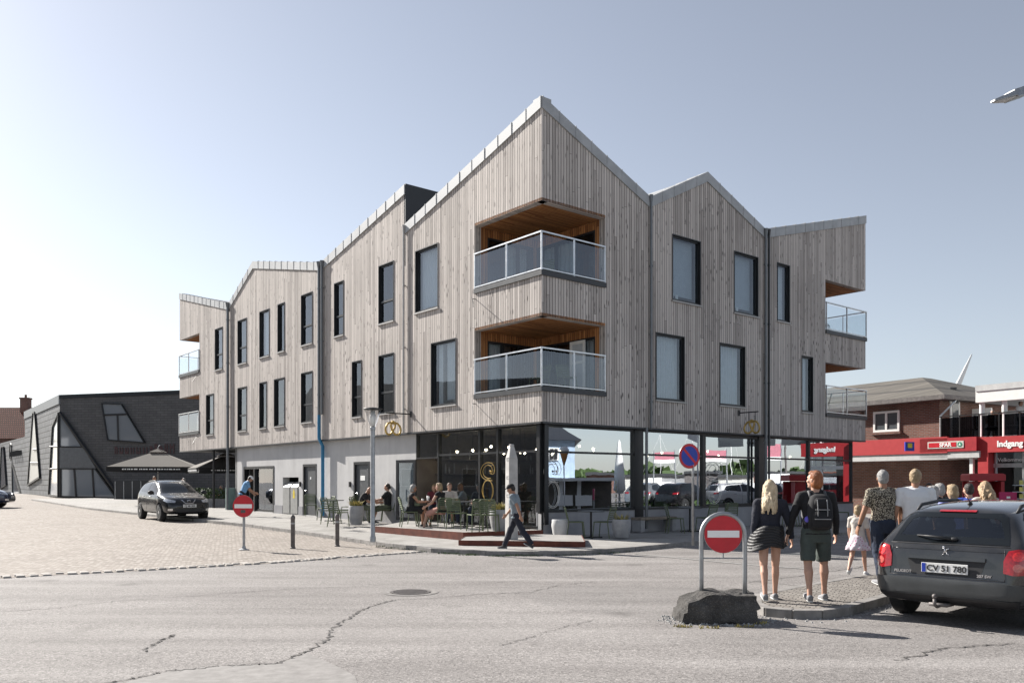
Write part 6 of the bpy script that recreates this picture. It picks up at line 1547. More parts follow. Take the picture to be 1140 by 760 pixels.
jk = m.build('jacket', plain('black_puffer', (.012,.012,.014), .55, 0, .2, 20, .5, 30), eb, True, recalc=False); s_ = jk.modifiers.new('s', 'SOLIDIFY'); s_.thickness = .02
em, Jm, Om, km, fm = person('young man with ginger hair, black jacket and grey shorts, looking left at his partner', foot(908, 668.5, .1), -6, 1.72, ((9,0,4),(-8,0,3)), (6,12), 0, 0, ((10,14,14),(4,20,8)), (48,-4), None, 'm', 'black', 'long', 'teal', 'knee', 'grey', 'ginger', 'medium', SKIN, .0095, toplen=.02)
# his backpack (worn, but a thing of its own)
bp = thing('backpack', 'black hiking backpack with a violet tag on the back of the young man', 'backpack', em.location, em.rotation_euler.z)
S_ = Matrix.Scale(km, 4); sp, XX, YY, UU = fm['sp'], fm['X'], fm['Y'], fm['U']
m = MB(); m.loft([(sp(s)-YY*(.13+d/2), XX, YY, w, d/2+.015) for s, w, d in ((.02,.10,.13),(.05,.14,.17),(.2,.155,.2),(.36,.145,.18),(.46,.11,.13),(.49,.05,.07))], 20, p=3.4); m.xf(S_); o = m.build('main_bag', C_['black'], bp, True)
m = MB(); m.loft([(sp(s)-YY*(.30+d/2), XX, YY, w, d/2+.02) for s, w, d in ((.05,.09,.02),(.07,.115,.05),(.2,.12,.06),(.27,.10,.03))], 18, p=3.4); m.loft([(sp(s)-YY*(.28+d/2), XX, YY, w, d/2+.015) for s, w, d in ((.30,.08,.02),(.32,.10,.04),(.41,.085,.04),(.44,.06,.01))], 18, p=3.4); m.xf(S_); m.build('front_pocket', C_['black'], bp, True)
m = MB()
for sx in (1, -1):
    m.tube([sp(.44)+XX*sx*.10-YY*.15, sp(.52)+XX*sx*.10-YY*.05, sp(.50)+XX*sx*.11+YY*.09, sp(.36)+XX*sx*.13+YY*.15, sp(.2)+XX*sx*.15+YY*.09, sp(.1)+XX*sx*.15-YY*.1], .018, 8)
m.xf(S_); m.build('strap', plain('strap_grey', (.09,.09,.095), .7), bp, True)
m = MB()
for sx in (-.06, .06): m.tube([sp(.42)+XX*sx-YY*.335, sp(.28)+XX*sx-YY*.375, sp(.07)+XX*sx-YY*.36], .006, 6)
m.tube([sp(.29)-XX*.09-YY*.36, sp(.29)+XX*.09-YY*.36], .006, 6); m.tube([sp(.17)-XX*.10-YY*.385, sp(.17)+XX*.10-YY*.385], .006, 6); m.xf(S_); m.build('zip', plain('zip_grey', (.28,.28,.28), .5), bp)
m = MB(); m.ell(sp(.16)-XX*.155-YY*.2, (.035,.04,.04)); m.xf(S_); m.build('violet_tag', plain('violet_tag', (.15,.12,.6), .6), bp, True)
# --- older man and child, man in white
foot3 = foot(983, 651, .1)
er, Jr, Or, kr, fr_ = person('grey haired man in a patterned short sleeved shirt and dark jeans', foot3, 12, 1.75, ((6,0,2),(-5,0,2)), (3,9), 0, 0, ((-2,16,14),(10,14,10)), (-16,0), None, 'm', 'print', 'short', 'denim', 'long', 'grey', 'grey', 'short', SKINT, .0095, toplen=-.06, build_=1.08)
m = MB(); wr = Jr['w',1]; m.lathe([(.034,-.01),(.034,.01)], wr-Jr['fa',1]*.02, 16, Jr['fa',1], cap=False); m.xf(Matrix.Scale(kr, 4)); m.build('wristband', C_['black'], er, True)
person('child in a ruffled pink and white skirt walking half hidden by the man in jeans', foot(955, 640.5, .1), -35, 1.22, ((24,0,2),(-18,0,2)), (8,26), 0, 0, ((5,10,10),(20,10,20)), (0,0), None, 'f', 'pale', 'short', 'floral', 'skirt', 'white', 'sandy', 'medium', SKIN, .0095)
person('young man with cropped hair in a plain white t-shirt behind the grey car', foot(1019, 652, .1), -14, 1.76, ((4,0,3),(-4,0,3)), (3,6), 0, 0, ((4,12,12),(0,12,16)), (-30,0), None, 'm', 'white', 'short', 'denim', 'long', 'dark', 'sandy', 'short', SKINT, .0095, toplen=-.06, build_=1.05)
# --- crowd towards the shop
def cr_(lab, px, Y, rz, **kw): return person(lab, V(((px-CX)/F*Y, Y, 0)), rz, vox=.0135, **kw)
cr_('child with sandy hair in a lilac blue t-shirt seen over the grey car roof', 1061, 13.2, 5, H=1.63, top='lilac', hair='sandy', hstyle='medium', bottom='denim')
cr_('dark haired person in a royal blue t-shirt next to the lilac one', 1079, 14.8, -20, H=1.64, top='royal', hair='dark', hstyle='short', head=(30,0))
cr_('woman with long highlighted curly hair in a pale top, back turned', 1097, 13.7, 0, H=1.68, sex='f', top='pale', hair='curly', hstyle='curly')
cr_('person in dark clothes shading their face with a raised hand', 1047, 16, 20, H=1.64, top='black', sleeve='short', hair='grey', hstyle='medium', arms=((5,8,10),(60,20,110)), sex='f')
cr_('dark haired person in black further back by the brick wall', 1034, 19, 160, H=1.64, top='black', sleeve='long', hair='dark', hstyle='medium')
cr_('grey haired person in dark top, left of the one shading the face', 1040, 14.8, 60, H=1.60, top='navy', sleeve='long', hair='grey', hstyle='medium')
for px, h_, lab, tp, rz in ((1105, 3.1, 'grey haired person sitting on the upstairs terrace in a pale top', 'pale', 150), (1136, 3.1, 'person in white standing on the upstairs terrace near the right edge', 'white', 200)):
    Y = 38.2; person(lab, QW(aw(px,-.9), -.9, zTe-.02), rz, 1.6 if px > 1120 else 1.7, sit=None if px > 1120 else .50, hips=((0,0,4),(0,0,4)) if px > 1120 else ((85,0,8),(85,0,8)), knees=(0,0) if px > 1120 else (88,88), top=tp, hair='grey' if px < 1120 else 'dark', vox=.02, hands=False, arms=((30,10,50),(30,10,50)))
for px, lab in ((1082, 'black terrace chair at the left by the white door'), (1098, 'black terrace chair beside the seated person')):
    Y = 38.4; e = thing('terrace_chair', lab, 'chair', QW(aw(px,-.6), -.6, zTe-.02), R(30)); m = MB(); m.box((0,0,.45), (.45,.45,.05)); m.build('seat', M['black'], e, bevel=.01)
    m = MB(); m.box((0,-.22,.75), (.45,.04,.6)); m.build('backrest', M['black'], e, bevel=.01)
    for sx in (-.2,.2):
        for sy in (-.2,.2): m = MB(); m.cyl((sx,sy,0), (sx,sy,.43), .018, n=8); m.build('leg', M['black'], e)
# --- walker at the corner
person('man in dark cap and grey t-shirt striding past the stone pillar', foot(575, 611, KERB+.01), 74, 1.60, ((26,0,2),(-24,0,2)), (4,14), 8, 0, ((28,8,22),(-26,10,14)), (4,14), None, 'm', 'greyblue', 'short', 'navy', 'long', 'dark', 'dark', 'short', SKINT, .0115, cap='black', toplen=-.02)
# --- seated guests
def seat(lab, px, py, z, rz, **kw):
    p = on(px, py, z); d = dict(sit=.52, hips=((84,0,8),(84,0,8)), knees=(86,86), arms=((30,8,60),(30,8,60)), vox=.0125); d.update(kw); return person(lab, p, rz, **d)
seat('bald man in a black t-shirt leaning forward over the table', 401, 580.5, .25, 262, H=1.78, top='black', bottom='greygreen', blen='long', hstyle='bald', lean=26, head=(0,12), arms=((62,6,50),(62,6,50)), skin=SKINT, build_=1.08)
seat('dark haired man in black t-shirt and shorts sitting back, facing left', 431, 580, .25, 88, H=1.8, top='black', bottom='greygreen', blen='knee', hair='dark', lean=-2, arms=((42,8,40),(42,8,36)), hips=((78,0,6),(78,0,6)), knees=(66,72), build_=1.1)
seat('grey haired woman in black sleeveless top and black shorts with her legs crossed', 457, 586, zl_, 283, H=1.62, sex='f', top='black', sleeve='none', bottom='black', blen='knee', hair='grey', hstyle='medium', lean=6, arms=((46,6,50),(46,6,50)), skin=SKINT, hips=((92,0,-4),(80,0,4)), knees=(58,84))
seat('blonde woman with bare arms and dark top seen from behind at the middle table', 491, 586.5, zl_, 62, H=1.72, sex='f', top='black', sleeve='none', bottom='rose', blen='knee', hair='sandy', hstyle='medium', lean=4, head=(10,0), arms=((10,10,36),(34,10,30)), hips=((78,0,10),(70,0,14)), knees=(62,60))
seat('person in a wine red top half hidden behind the blonde woman', 483, 580, zl_, 190, H=1.62, sex='f', top='wine', sleeve='short', hair='sandy', hstyle='medium', lean=8)
seat('balding man in blue grey t-shirt facing left at the right hand table', 517, 582, zl_, 95, H=1.7, top='greyblue', bottom='khaki', blen='knee', hair='grey', hstyle='bald', lean=8, head=(0,8), arms=((40,8,40),(40,8,40)), skin=SKINT)
seat('dark haired person in black sitting close to the glass behind the terrace tables', 534, 583, zl_, 160, H=1.66, top='black', hair='dark', hstyle='medium', sex='f', lean=6)
seat('man in pale shirt sitting close to the glass between the two terrace tables', 500, 582.5, zl_, 200, H=1.72, top='pale', hair='brown', lean=4)
# --- left end
person('man with white cap and light blue shirt bending forward at the glass entrance', on(270, 573.5, .27), 292, 1.74, ((10,0,4),(-4,0,4)), (8,4), 24, 0, ((42,8,40),(38,8,34)), (0,16), None, 'm', 'lightblue', 'short', 'navy', 'long', 'dark', 'dark', 'short', SKINT, .0125, cap='white')
person('old woman in grey green dress standing behind the entrance glass', PL(tl(286), DG-.75, .285), 200, 1.62, ((2,0,3),(2,0,3)), (2,2), 4, 0, ((20,8,60),(20,8,60)), (0,6), None, 'f', 'greyblue', 'long', 'greyblue', 'long', 'dark', 'grey', 'medium', SKIN, .0125)
person('man with pink face standing behind the roof of the black car', V(((172-CX)/F*40, 40, g(-16,40))), 200, 1.76, top='white', hair='brown', vox=.016, skin=SKINT, hands=False)
for px, tp, lab in ((247, 'greyblue', 'person in blue grey sitting under the passage parasol'), (205, 'wine', 'person in red standing behind the parked black car, right of its roof')):
    Y = 46; p = V(((px-CX)/F*Y, Y, g((px-CX)/F*Y, Y))); person(lab, p, 120, 1.66, top=tp, hair='grey', vox=.018, hands=False, sit=.5 if px == 247 else None, hips=((84,0,6),)*2 if px == 247 else ((0,0,3),)*2, knees=(86,86) if px == 247 else (0,0), arms=((30,8,60),)*2)
for px, py, lab in ((470, 552, 'white cup on the middle terrace table, left one'), (478, 552, 'white cup on the middle terrace table, right one')):
    pass
tw = zl_+.752
for dx, dy, mt, lab, r, h in ((-.12,.05,'white','white coffee cup on the table of the blonde woman',.04,.07),(.10,-.08,'black','dark glass on the table of the blonde woman',.035,.14),(.02,.16,'white','tall pale glass on the table of the blonde woman',.035,.16)):
    p = on(475, 585.5, zl_); m = MB(); m.lathe([(r*.75,0),(r,h),(r*.9,h),(r*.65,.01),(.001,.008)], (0,0,0), 12, cap=False); o = m.build('cup', M[mt], None, True); o.location = (p.x+dx, p.y+dy, tw); tag(o, lab, 'cup')
p = on(414, 579.5, .25); m = MB(); m.lathe([(.03,0),(.04,.1),(.036,.1),(.026,.01),(.001,.008)], (0,0,0), 12, cap=False); o = m.build('cup', M['white'], None, True); o.location = (p.x+.05, p.y, 1.0); tag(o, 'white cup on the table between the two men in black', 'cup')
# ------------------------------------------------------------------ cars
def lin(tab, x):
    if x <= tab[0][0]: return tab[0][1]
    for (a, u), (b, v) in zip(tab, tab[1:]):
        if x <= b: return u+(v-u)*(x-a)/(b-a)
    return tab[-1][1]
PAINT = {}
M['cartint'] = mk_glass('tinted_car_glass', .05, 1.1, (.30,.33,.34), 0)
def carpaint(name, col, metal=.5):
    k = N(name); p = k.obj(); f = k.noise(p, 3, 3); c = k.mix(f, tuple(x*.9 for x in col), tuple(x*1.1 for x in col))
    dust = k.ramp(k.noise(p, 5, 5, .65), [(.4, 0), (.9, .10 if metal < .3 else .16)]); c = k.mix(dust, c, (.2,.19,.17))
    k.pbr(c, k.math('MULTIPLY_ADD', dust, .8, .18), metal, None, .5, 1.0 if metal > .1 or col[0] > .1 else .35)
    d = k.nd('ShaderNodeBsdfDiffuse', i_0=(.02,.02,.022,1)); mx = k.nd('ShaderNodeMixShader', i_0=k.nd('ShaderNodeNewGeometry').outputs['Backfacing'], i_1=k.b.outputs[0], i_2=d.outputs[0]); k.link(mx.outputs[0], k.out.inputs[0]); return k.mat
def glazing(E, body, bvh, wins, cellcut=.035):
    """cuts real openings under every window and fits tinted glass with a black printed border"""
    bm = bmesh.new(); bm.from_mesh(body.data); kill = set()
    def inside(pl, a, b):
        r = False; n = len(pl)
        for i in range(n):
            (x0, y0), (x1, y1) = pl[i], pl[(i+1)%n]
            if (y0 > b) != (y1 > b) and a < (x1-x0)*(b-y0)/(y1-y0)+x0: r = not r
        return r
    for name, pl, plane, mir_ in wins:
        cx_, cy_ = sum(a for a, b in pl)/len(pl), sum(b for a, b in pl)/len(pl); ex, ey = (max(a for a, b in pl)-min(a for a, b in pl))/2, (max(b for a, b in pl)-min(b for a, b in pl))/2
        inn = [(cx_+(a-cx_)*(1-cellcut/ex), cy_+(b-cy_)*(1-cellcut/ey)) for a, b in pl]
        for f in bm.faces:
            c = f.calc_center_median(); nn = f.normal
            if plane == 'back' and nn.x < -.15 and c.x < -1.2 and inside(inn, c.y, c.z): kill.add(f)
            if plane == 'front' and nn.x > .1 and c.x > .2 and inside(inn, c.y, c.z): kill.add(f)
            if plane == 'left' and abs(nn.y) > .25 and inside(inn, c.x, c.z): kill.add(f)
    bmesh.ops.delete(bm, geom=list(kill), context='FACES'); bm.to_mesh(body.data); bm.free()
    for name, pl, plane, mir_ in wins:
        gs = patch(bvh, E, name, M['cartint'], pl, plane, .004, .05, .004, mirror=mir_)
        bs = patch(bvh, E, 'window_border', M['carglass'], pl, plane, .007, .05, .012, mirror=mir_, band=.07)
        for q, w_ in zip(bs, gs): q.parent = w_
M['taillight'] = plain('tail_lamp_red', (.35,.006,.012), .12, 0, .3, 30, coat=1); M['headlight'] = plain('head_lamp', (.5,.52,.55), .12, .4, .3, 20, coat=1); M['lampin'] = plain('lamp_lens_red', (.75,.03,.03), .15, 0, .3, 60, coat=1); M['lampw'] = plain('lamp_lens_clear', (.55,.12,.10), .15, 0, .3, 60, coat=1); M['chrome'] = plain('chrome', (.7,.7,.72), .15, .95); M['plate'] = plain('plate_white', (.66,.66,.65), .6, 0, .03); M['trim'] = plain('black_trim', (.018,.018,.02), .55)
def loft_body(stn, W, Bt, S, T, RW):
    bm = bmesh.new(); rows = []
    for x in stn:
        w, b, s, t, rw = lin(W,x), lin(Bt,x), lin(S,x), lin(T,x), lin(RW,x); s = min(s, t-.02)
        hp = [(0,b),(.72*w,b),(.95*w,b+.04),(w,b+.28*(s-b)),(w*1.0,b+.72*(s-b)),(.975*w,s),(.95*w*.5+rw*.5,(s+t)/2),(rw,t-.06*min(1,(t-s)/.3)),(.62*rw,t-.008),(0,t)]
        row = [bm.verts.new((x, y, z)) for y, z in hp]+[bm.verts.new((x, -y, z)) for y, z in hp[-2:0:-1]]
        rows.append(row)
    n = len(rows[0])
    for r0, r1 in zip(rows, rows[1:]):
        for i in range(n): bm.faces.new((r0[i], r0[(i+1)%n], r1[(i+1)%n], r1[i]))
    for r, rev in ((rows[0], True), (rows[-1], False)):
        h = len(r)//2   # fan the end into quads across
        for i in range(h):
            a, b, c, d = r[i], r[i+1], r[-(i+1)], r[-i] if i else r[0]
            f = [a, b, c] if i == 0 else ([a, b, d] if b is c or i == h-1 else [a, b, c, d])
            f = list(dict.fromkeys(f)); bm.faces.new(f if rev else f[::-1])
    bmesh.ops.recalc_face_normals(bm, faces=bm.faces)
    return bm
def patch(bvh, e, name, mat, poly, plane, off=.006, cell=.05, thick=.02, smooth=True, mirror=False, parent=None, band=0):
    """plane: 'back' poly=(y,z), 'front', 'left' poly=(x,z) seen from +y, 'right', 'top' (x,y)"""
    org = {'back': lambda a, b: (V((-4,a,b)), V((1,0,0))), 'front': lambda a, b: (V((4,a,b)), V((-1,0,0))), 'left': lambda a, b: (V((a,3,b)), V((0,-1,0))), 'right': lambda a, b: (V((a,-3,b)), V((0,1,0))), 'top': lambda a, b: (V((a,b,4)), V((0,0,-1)))}[plane]
    res = []
    for sg in ((1, -1) if mirror else (1,)):
        pl = [((a*sg if plane in ('back','front') else a), (b*sg if plane == 'top' else b)) for a, b in poly]; pn = plane
        if mirror and sg < 0 and plane == 'left': pn = 'right'
        og = {'left': org, 'right': lambda a, b: (V((a,-3,b)), V((0,1,0)))}[pn] if pn in ('left','right') and mirror else org
        bm = bmesh.new()
        if band:
            cx_, cy_ = sum(a for a, b in pl)/len(pl), sum(b for a, b in pl)/len(pl); ex, ey = (max(a for a, b in pl)-min(a for a, b in pl))/2, (max(b for a, b in pl)-min(b for a, b in pl))/2
            inn = [(cx_+(a-cx_)*(1-band/ex), cy_+(b-cy_)*(1-band/ey)) for a, b in pl]; vo = [bm.verts.new((a, b, 0)) for a, b in pl]; vi = [bm.verts.new((a, b, 0)) for a, b in inn]; n_ = len(pl)
            fs = [bm.faces.new((vo[i], vo[(i+1)%n_], vi[(i+1)%n_], vi[i])) for i in range(n_)]; bmesh.ops.triangulate(bm, faces=fs)
        else:
            f = bm.faces.new([bm.verts.new((a, b, 0)) for a, b in pl]); bmesh.ops.triangulate(bm, faces=[f])
        for ax in (0, 1):
            lo, hi = min(p[ax] for p in pl), max(p[ax] for p in pl); c = lo+cell
            while c < hi-1e-3:
                co = V((0,0,0)); co[ax] = c; no = V((0,0,0)); no[ax] = 1; bmesh.ops.bisect_plane(bm, geom=bm.verts[:]+bm.edges[:]+bm.faces[:], plane_co=co, plane_no=no, dist=1e-5); c += cell
        lastd = None; miss = []
        for v in bm.verts:
            o, d = og(v.co.x, v.co.y); h = bvh.ray_cast(o, d)
            if h[0] is None: miss.append(v); continue
            v.co = h[0]-d*off
        if miss: bmesh.ops.delete(bm, geom=miss, context='VERTS')
        _, dd = og(0, 0)
        be = [x for x in bm.edges if x.is_boundary]; r = bmesh.ops.extrude_edge_only(bm, edges=be)
        for v in [q for q in r['geom'] if isinstance(q, bmesh.types.BMVert)]: v.co += dd*thick
        bmesh.ops.recalc_face_normals(bm, faces=bm.faces)
        me = bpy.data.meshes.new(name); bm.to_mesh(me); bm.free(); me.materials.append(mat)
        if smooth: me.polygons.foreach_set('use_smooth', [True]*len(me.polygons)); me.set_sharp_from_angle(angle=R(50))
        q = bpy.data.objects.new(name, me); COL.objects.link(q); q.parent = parent or e; res.append(q)
    return res
def wheel(e, x, y, r, w, spokes=5, rimmat=None):
    sg = 1 if y > 0 else -1
    m = MB(); m.lathe([(r*.62,-w/2),(r*.9,-w/2),(r*.985,-w/2+.02),(r,-w/4),(r,w/4),(r*.985,w/2-.02),(r*.9,w/2),(r*.62,w/2)], (x,y,r), 36, (0,1,0)); wh = m.build('wheel', M['rubber'], e, auto=40)
    yo = y+sg*(w/2-.015)
    m = MB(); m.lathe([(r*.66,-.03),(r*.68,.012),(r*.64,.016),(r*.60,-.02),(r*.58,-.05)], (x,yo,r), 32, (0,sg,0), cap=False)
    for i in range(spokes*2):
        a = 2*math.pi*i/(spokes*2)+.1*(i%2); d = V((math.cos(a),0,math.sin(a))); t = V((-d.z,0,d.x)); c = V((x,yo,r))
        m.hexa([c+d*r*.1-t*.018, c+d*r*.1+t*.018, c+d*r*.62+t*.022, c+d*r*.62-t*.022]+[q+V((0,sg*.014,0)) for q in (c+d*r*.1-t*.018, c+d*r*.1+t*.018, c+d*r*.62+t*.022, c+d*r*.62-t*.022)])
    m.cyl((x,yo-.01*sg,r), (x,yo+.02*sg,r), r*.17, n=16); m.build('rim', rimmat or M['alu'], wh)
    m = MB(); m.cyl((x,yo-.06*sg,r), (x,yo-.05*sg,r), r*.6, n=24); m.build('brake_disc', M['trim'], wh)
    return wh
def carbody(e, stn, W, Bt, S, T, RW, axles, wr, mat, ww):
    bm = loft_body(stn, W, Bt, S, T, RW); me = bpy.data.meshes.new('body'); bm.to_mesh(me); bm.free(); me.materials.append(mat); me.materials.append(M['trim'])
    o = bpy.data.objects.new('body', me); COL.objects.link(o); s = o.modifiers.new('s', 'SUBSURF'); s.levels = 3; s.render_levels = 3
    full = bpy.data.meshes.new_from_object(o.evaluated_get(bpy.context.evaluated_depsgraph_get())); o.modifiers.remove(s) if False else None
    bvm = bmesh.new(); bvm.from_mesh(full); bvh = BVHTree.FromBMesh(bvm); bvm.free()
    cut = MB()
    for ax in axles:
        for sg in (-1, 1): cut.cyl((ax,sg*(ww-.24),wr*1.0), (ax,sg*1.3,wr*1.0), wr*1.13, n=40)
    co = cut.build('cut', [M['trim']]); b = o.modifiers.new('b', 'BOOLEAN'); b.object = co; b.operation = 'DIFFERENCE'; b.solver = 'EXACT'; b.material_mode = 'TRANSFER'
    bake(o); bpy.data.objects.remove(co)
    o.data.polygons.foreach_set('use_smooth', [True]*len(o.data.polygons)); o.data.set_sharp_from_angle(angle=R(35)); o.parent = e
    return o, bvh
def plate(e, s, c, rot, w=.5, eu=True):
    m = MB(); m.box(c, (.012, w, .115), rot); p = m.build('number_plate', M['plate'], e, bevel=.004); out = rot @ V((-1,0,0)); ry = rot @ V((0,1,0))
    m = MB(); m.box(c+out*.008-ry*(-w/2+.028) if False else c+out*.008+ry*(w/2-.028), (.002,.042,.105), rot); m.build('blue_band', M['signblue'], p)
    me_o = text(s, .098, (0,0,0), (0,0,0), M['text_k'], p, .0015, 'plate_characters', bold=.002, align='CENTER')
    # text lies in XY: map x -> viewer right, y -> up
    right = -ry; up = rot @ V((0,0,1)); Mx = Matrix((right, up, out)).transposed().to_4x4(); Mx.translation = c+out*.009-up*.034+right*.024; me_o.rotation_euler = (0,0,0); me_o.location = (0,0,0); me_o.data.transform(Mx); return p
# ---- estate car seen from behind
ang = R(48); HX = V((math.sin(ang), math.cos(ang), 0))      # heading
rc = on(1054, 700, 0); rc = V(((1054-CX)/F*9.7, 9.7, 0))
E = thing('estate_car', 'dark grey estate car parked at the right edge, seen from behind', 'car', rc+HX*2.0, math.atan2(HX.y, HX.x))
paint = carpaint('graphite_paint', (.026,.026,.027), .3)
W = [(-2.06,.60),(-2.02,.74),(-1.9,.83),(-1.4,.865),(0,.87),(1.2,.85),(1.8,.76),(2.0,.6)]
Bt = [(-2.06,.34),(-1.9,.24),(-1.3,.2),(1.4,.2),(1.9,.26),(2.0,.34)]
S = [(-2.06,.50),(-2.03,.56),(-2.0,.90),(-1.9,.93),(-1,.93),(.6,.90),(1.2,.84),(2.0,.6)]
T = [(-2.06,.54),(-2.035,.60),(-2.01,.93),(-1.93,.98),(-1.80,1.17),(-1.66,1.37),(-1.45,1.425),(-.9,1.47),(-.1,1.49),(.45,1.42),(.95,1.14),(1.22,.98),(1.7,.86),(1.95,.70),(2.0,.6)]
RW = [(-2.06,.52),(-1.93,.74),(-1.66,.58),(-.9,.60),(.2,.60),(.95,.66),(1.3,.72),(2.0,.55)]
stn = [-2.06,-2.035,-2.01,-1.97,-1.9,-1.8,-1.66,-1.5,-1.2,-.8,-.3,.2,.5,.8,1.0,1.25,1.6,1.85,1.97,2.0]
bo, bvh = carbody(E, stn, W, Bt, S, T, RW, (-1.28, 1.26), .30, paint, .87)
glazing(E, bo, bvh, [('rear_window', [(-.63,.985),(.63,.985),(.60,1.10),(.535,1.30),(.47,1.34),(-.47,1.34),(-.535,1.30),(-.60,1.10)], 'back', False),
 ('side_window', [(-1.60,1.03),(-1.0,.99),(-.95,.985),(-.95,1.38),(-1.35,1.34),(-1.50,1.27)], 'left', True), ('side_window', [(-.90,.985),(0,.965),(0,1.40),(-.4,1.41),(-.90,1.385)], 'left', True),
 ('side_window', [(.05,.965),(.85,.945),(.62,1.17),(.30,1.365),(.05,1.398)], 'left', True), ('windscreen', [(-.62,.98),(.62,.98),(.52,1.36),(-.52,1.36)], 'front', False)])
st_ = plain('seat_cloth', (.035,.035,.04), .9)
for x, ys in ((-.75, (-.42,0,.42)), (.25, (-.38,.38))):
    for y in ys:
        w_ = .2 if x < 0 else .24; m = MB(); m.loft([(V((x-.02,y,.35)), V((0,1,0)), V((1,0,0)), w_, .08), (V((x-.08,y,.75)), V((0,1,0)), V((1,0,0)), w_, .07), (V((x-.16,y,1.03)), V((0,1,0)), V((1,0,0)), w_*.8, .05)], 16, p=3); s__ = m.build('seat', st_, E, True)
        m = MB(); m.loft([(V((x-.17,y,1.07)), V((0,1,0)), V((1,0,0)), .11, .05), (V((x-.18,y,1.16)), V((0,1,0)), V((1,0,0)), .13, .055), (V((x-.19,y,1.24)), V((0,1,0)), V((1,0,0)), .09, .04)], 14, p=3); m.cyl((x-.17,y-.05,1.0), (x-.17,y-.05,1.1), .008, n=6); m.cyl((x-.17,y+.05,1.0), (x-.17,y+.05,1.1), .008, n=6); m.build('headrest', st_, s__, True)
m = MB(); m.box((.95,0,.86), (.5,1.3,.2)); m.build('dashboard', st_, E, bevel=.05)
m = MB(); m.tube([V((.62,.38,.95))+V((-.06*math.sin(a),.17*math.cos(a),.16*math.sin(a))) for a in [i*math.pi/10 for i in range(20)]], .014, 6, True); m.build('steering_wheel', M['trim'], E, True)
m = MB(); m.box((.42,0,1.33), (.03,.22,.07)); m.build('inner_mirror', M['trim'], E, bevel=.01)
m = MB(); m.box((-1.45,0,.93), (.75,1.15,.02)); m.build('parcel_shelf', st_, E)
patch(bvh, E, 'tail_light', M['taillight'], [(.60,.68),(.70,.655),(.84,.67),(.845,.80),(.83,.945),(.72,.95),(.64,.93),(.60,.82)], 'back', .016, .03, mirror=True)
patch(bvh, E, 'tail_light_side', M['taillight'], [(-2.0,.70),(-1.75,.74),(-1.60,.86),(-1.58,.93),(-1.8,.94),(-2.0,.93)], 'left', .012, .03, mirror=True)
patch(bvh, E, 'bumper', plain('bumper_plastic', (.05,.053,.055), .42, .2), [(-.80,.33),(.80,.33),(.84,.46),(.82,.545),(.5,.565),(-.5,.565),(-.82,.545),(-.84,.46)], 'back', .035, .05, .05)
patch(bvh, E, 'lower_bumper', M['trim'], [(-.7,.27),(.7,.27),(.76,.365),(-.76,.365)], 'back', .045, .05, .05)
patch(bvh, E, 'plate_recess', M['trim'], [(-.36,.60),(.36,.60),(.42,.78),(.40,.80),(-.40,.80),(-.42,.78)], 'back', .002, .05)
patch(bvh, E, 'tailgate_bar', paint, [(-.42,.79),(.42,.79),(.42,.83),(-.42,.83)], 'back', .028, .04, .03)
hz = bvh.ray_cast(V((-4,0,.69)), V((1,0,0)))[0]
rp = Matrix.Rotation(R(-5), 3, 'Y'); pl_ = plate(E, 'CV 51 780', hz+V((-.022,0,0)), Matrix.Identity(3), .50)
def seam(a, b, plane='back', r=.004, name='panel_gap', mat=None, n=14, off=.001, mir_=False):
    for sg in ((1,-1) if mir_ else (1,)):
        pts = []
        for i in range(n+1):
            y, z = a[0]+(b[0]-a[0])*i/n, a[1]+(b[1]-a[1])*i/n
            h = bvh.ray_cast(V((-4,y*sg,z)), V((1,0,0))) if plane == 'back' else bvh.ray_cast(V((y,3*sg,z)), V((0,-sg,0)))
            if h[0]: pts.append(h[0]+(V((-off,0,0)) if plane == 'back' else V((0,sg*off,0))))
        if len(pts) > 1: q = MB(); q.tube(pts, r, 6); q.build(name, mat or M['trim'], E, True)
seam((-.62,.585),(.62,.585)); seam((.615,.59),(.60,.94), mir_=True); seam((-.64,.965),(.64,.965), r=.006)
seam((-.60,.905),(.60,.905), r=.005, name='chrome_strip', mat=paint)
for cy_, cz_, rr_, mt_ in ((.735,.87,.055,'lampin'),(.735,.745,.045,'lampw')):
    patch(bvh, E, 'lamp_lens', M['lampin'] if mt_ == 'lampin' else M['lampw'], [(cy_+rr_*math.cos(i*math.pi/8), cz_+rr_*math.sin(i*math.pi/8)) for i in range(16)], 'back', .0185, .03, .01, mirror=True)
E.scale = (1.01,1.01,.965)
patch(bvh, E, 'brake_light', M['taillight'], [(-.20,1.35),(.20,1.35),(.20,1.372),(-.20,1.372)], 'back', .03, .04, .03)
m = MB(); h0 = bvh.ray_cast(V((-4,0,1.03)), V((1,0,0)))[0]; h1 = bvh.ray_cast(V((-4,.36,1.06)), V((1,0,0)))[0]; m.tube([h0+V((-.03,-.03,0)), (h0+h1)/2+V((-.055,0,.01)), h1+V((-.025,0,0))], [.02,.013,.008], 8); m.ell(h0+V((-.02,-.05,0)), (.03,.05,.025)); m.build('wiper', M['trim'], E, True)
m = MB(); c0 = bvh.ray_cast(V((-4,0,.915)), V((1,0,0)))[0]+V((-.014,0,-.03))
m.tube([c0+V((0,.03,.045)), c0+V((0,.012,.035)), c0+V((0,.01,.0)), c0+V((0,.035,-.045))], .007, 6); m.tube([c0+V((0,-.035,.04)), c0+V((0,-.012,.02)), c0+V((0,.0,.03)), c0+V((0,-.01,-.02)), c0+V((0,-.035,-.04))], .007, 6); m.ell(c0+V((0,.022,.055)), (.008,.014,.012)); m.build('emblem', M['chrome'], E, True)
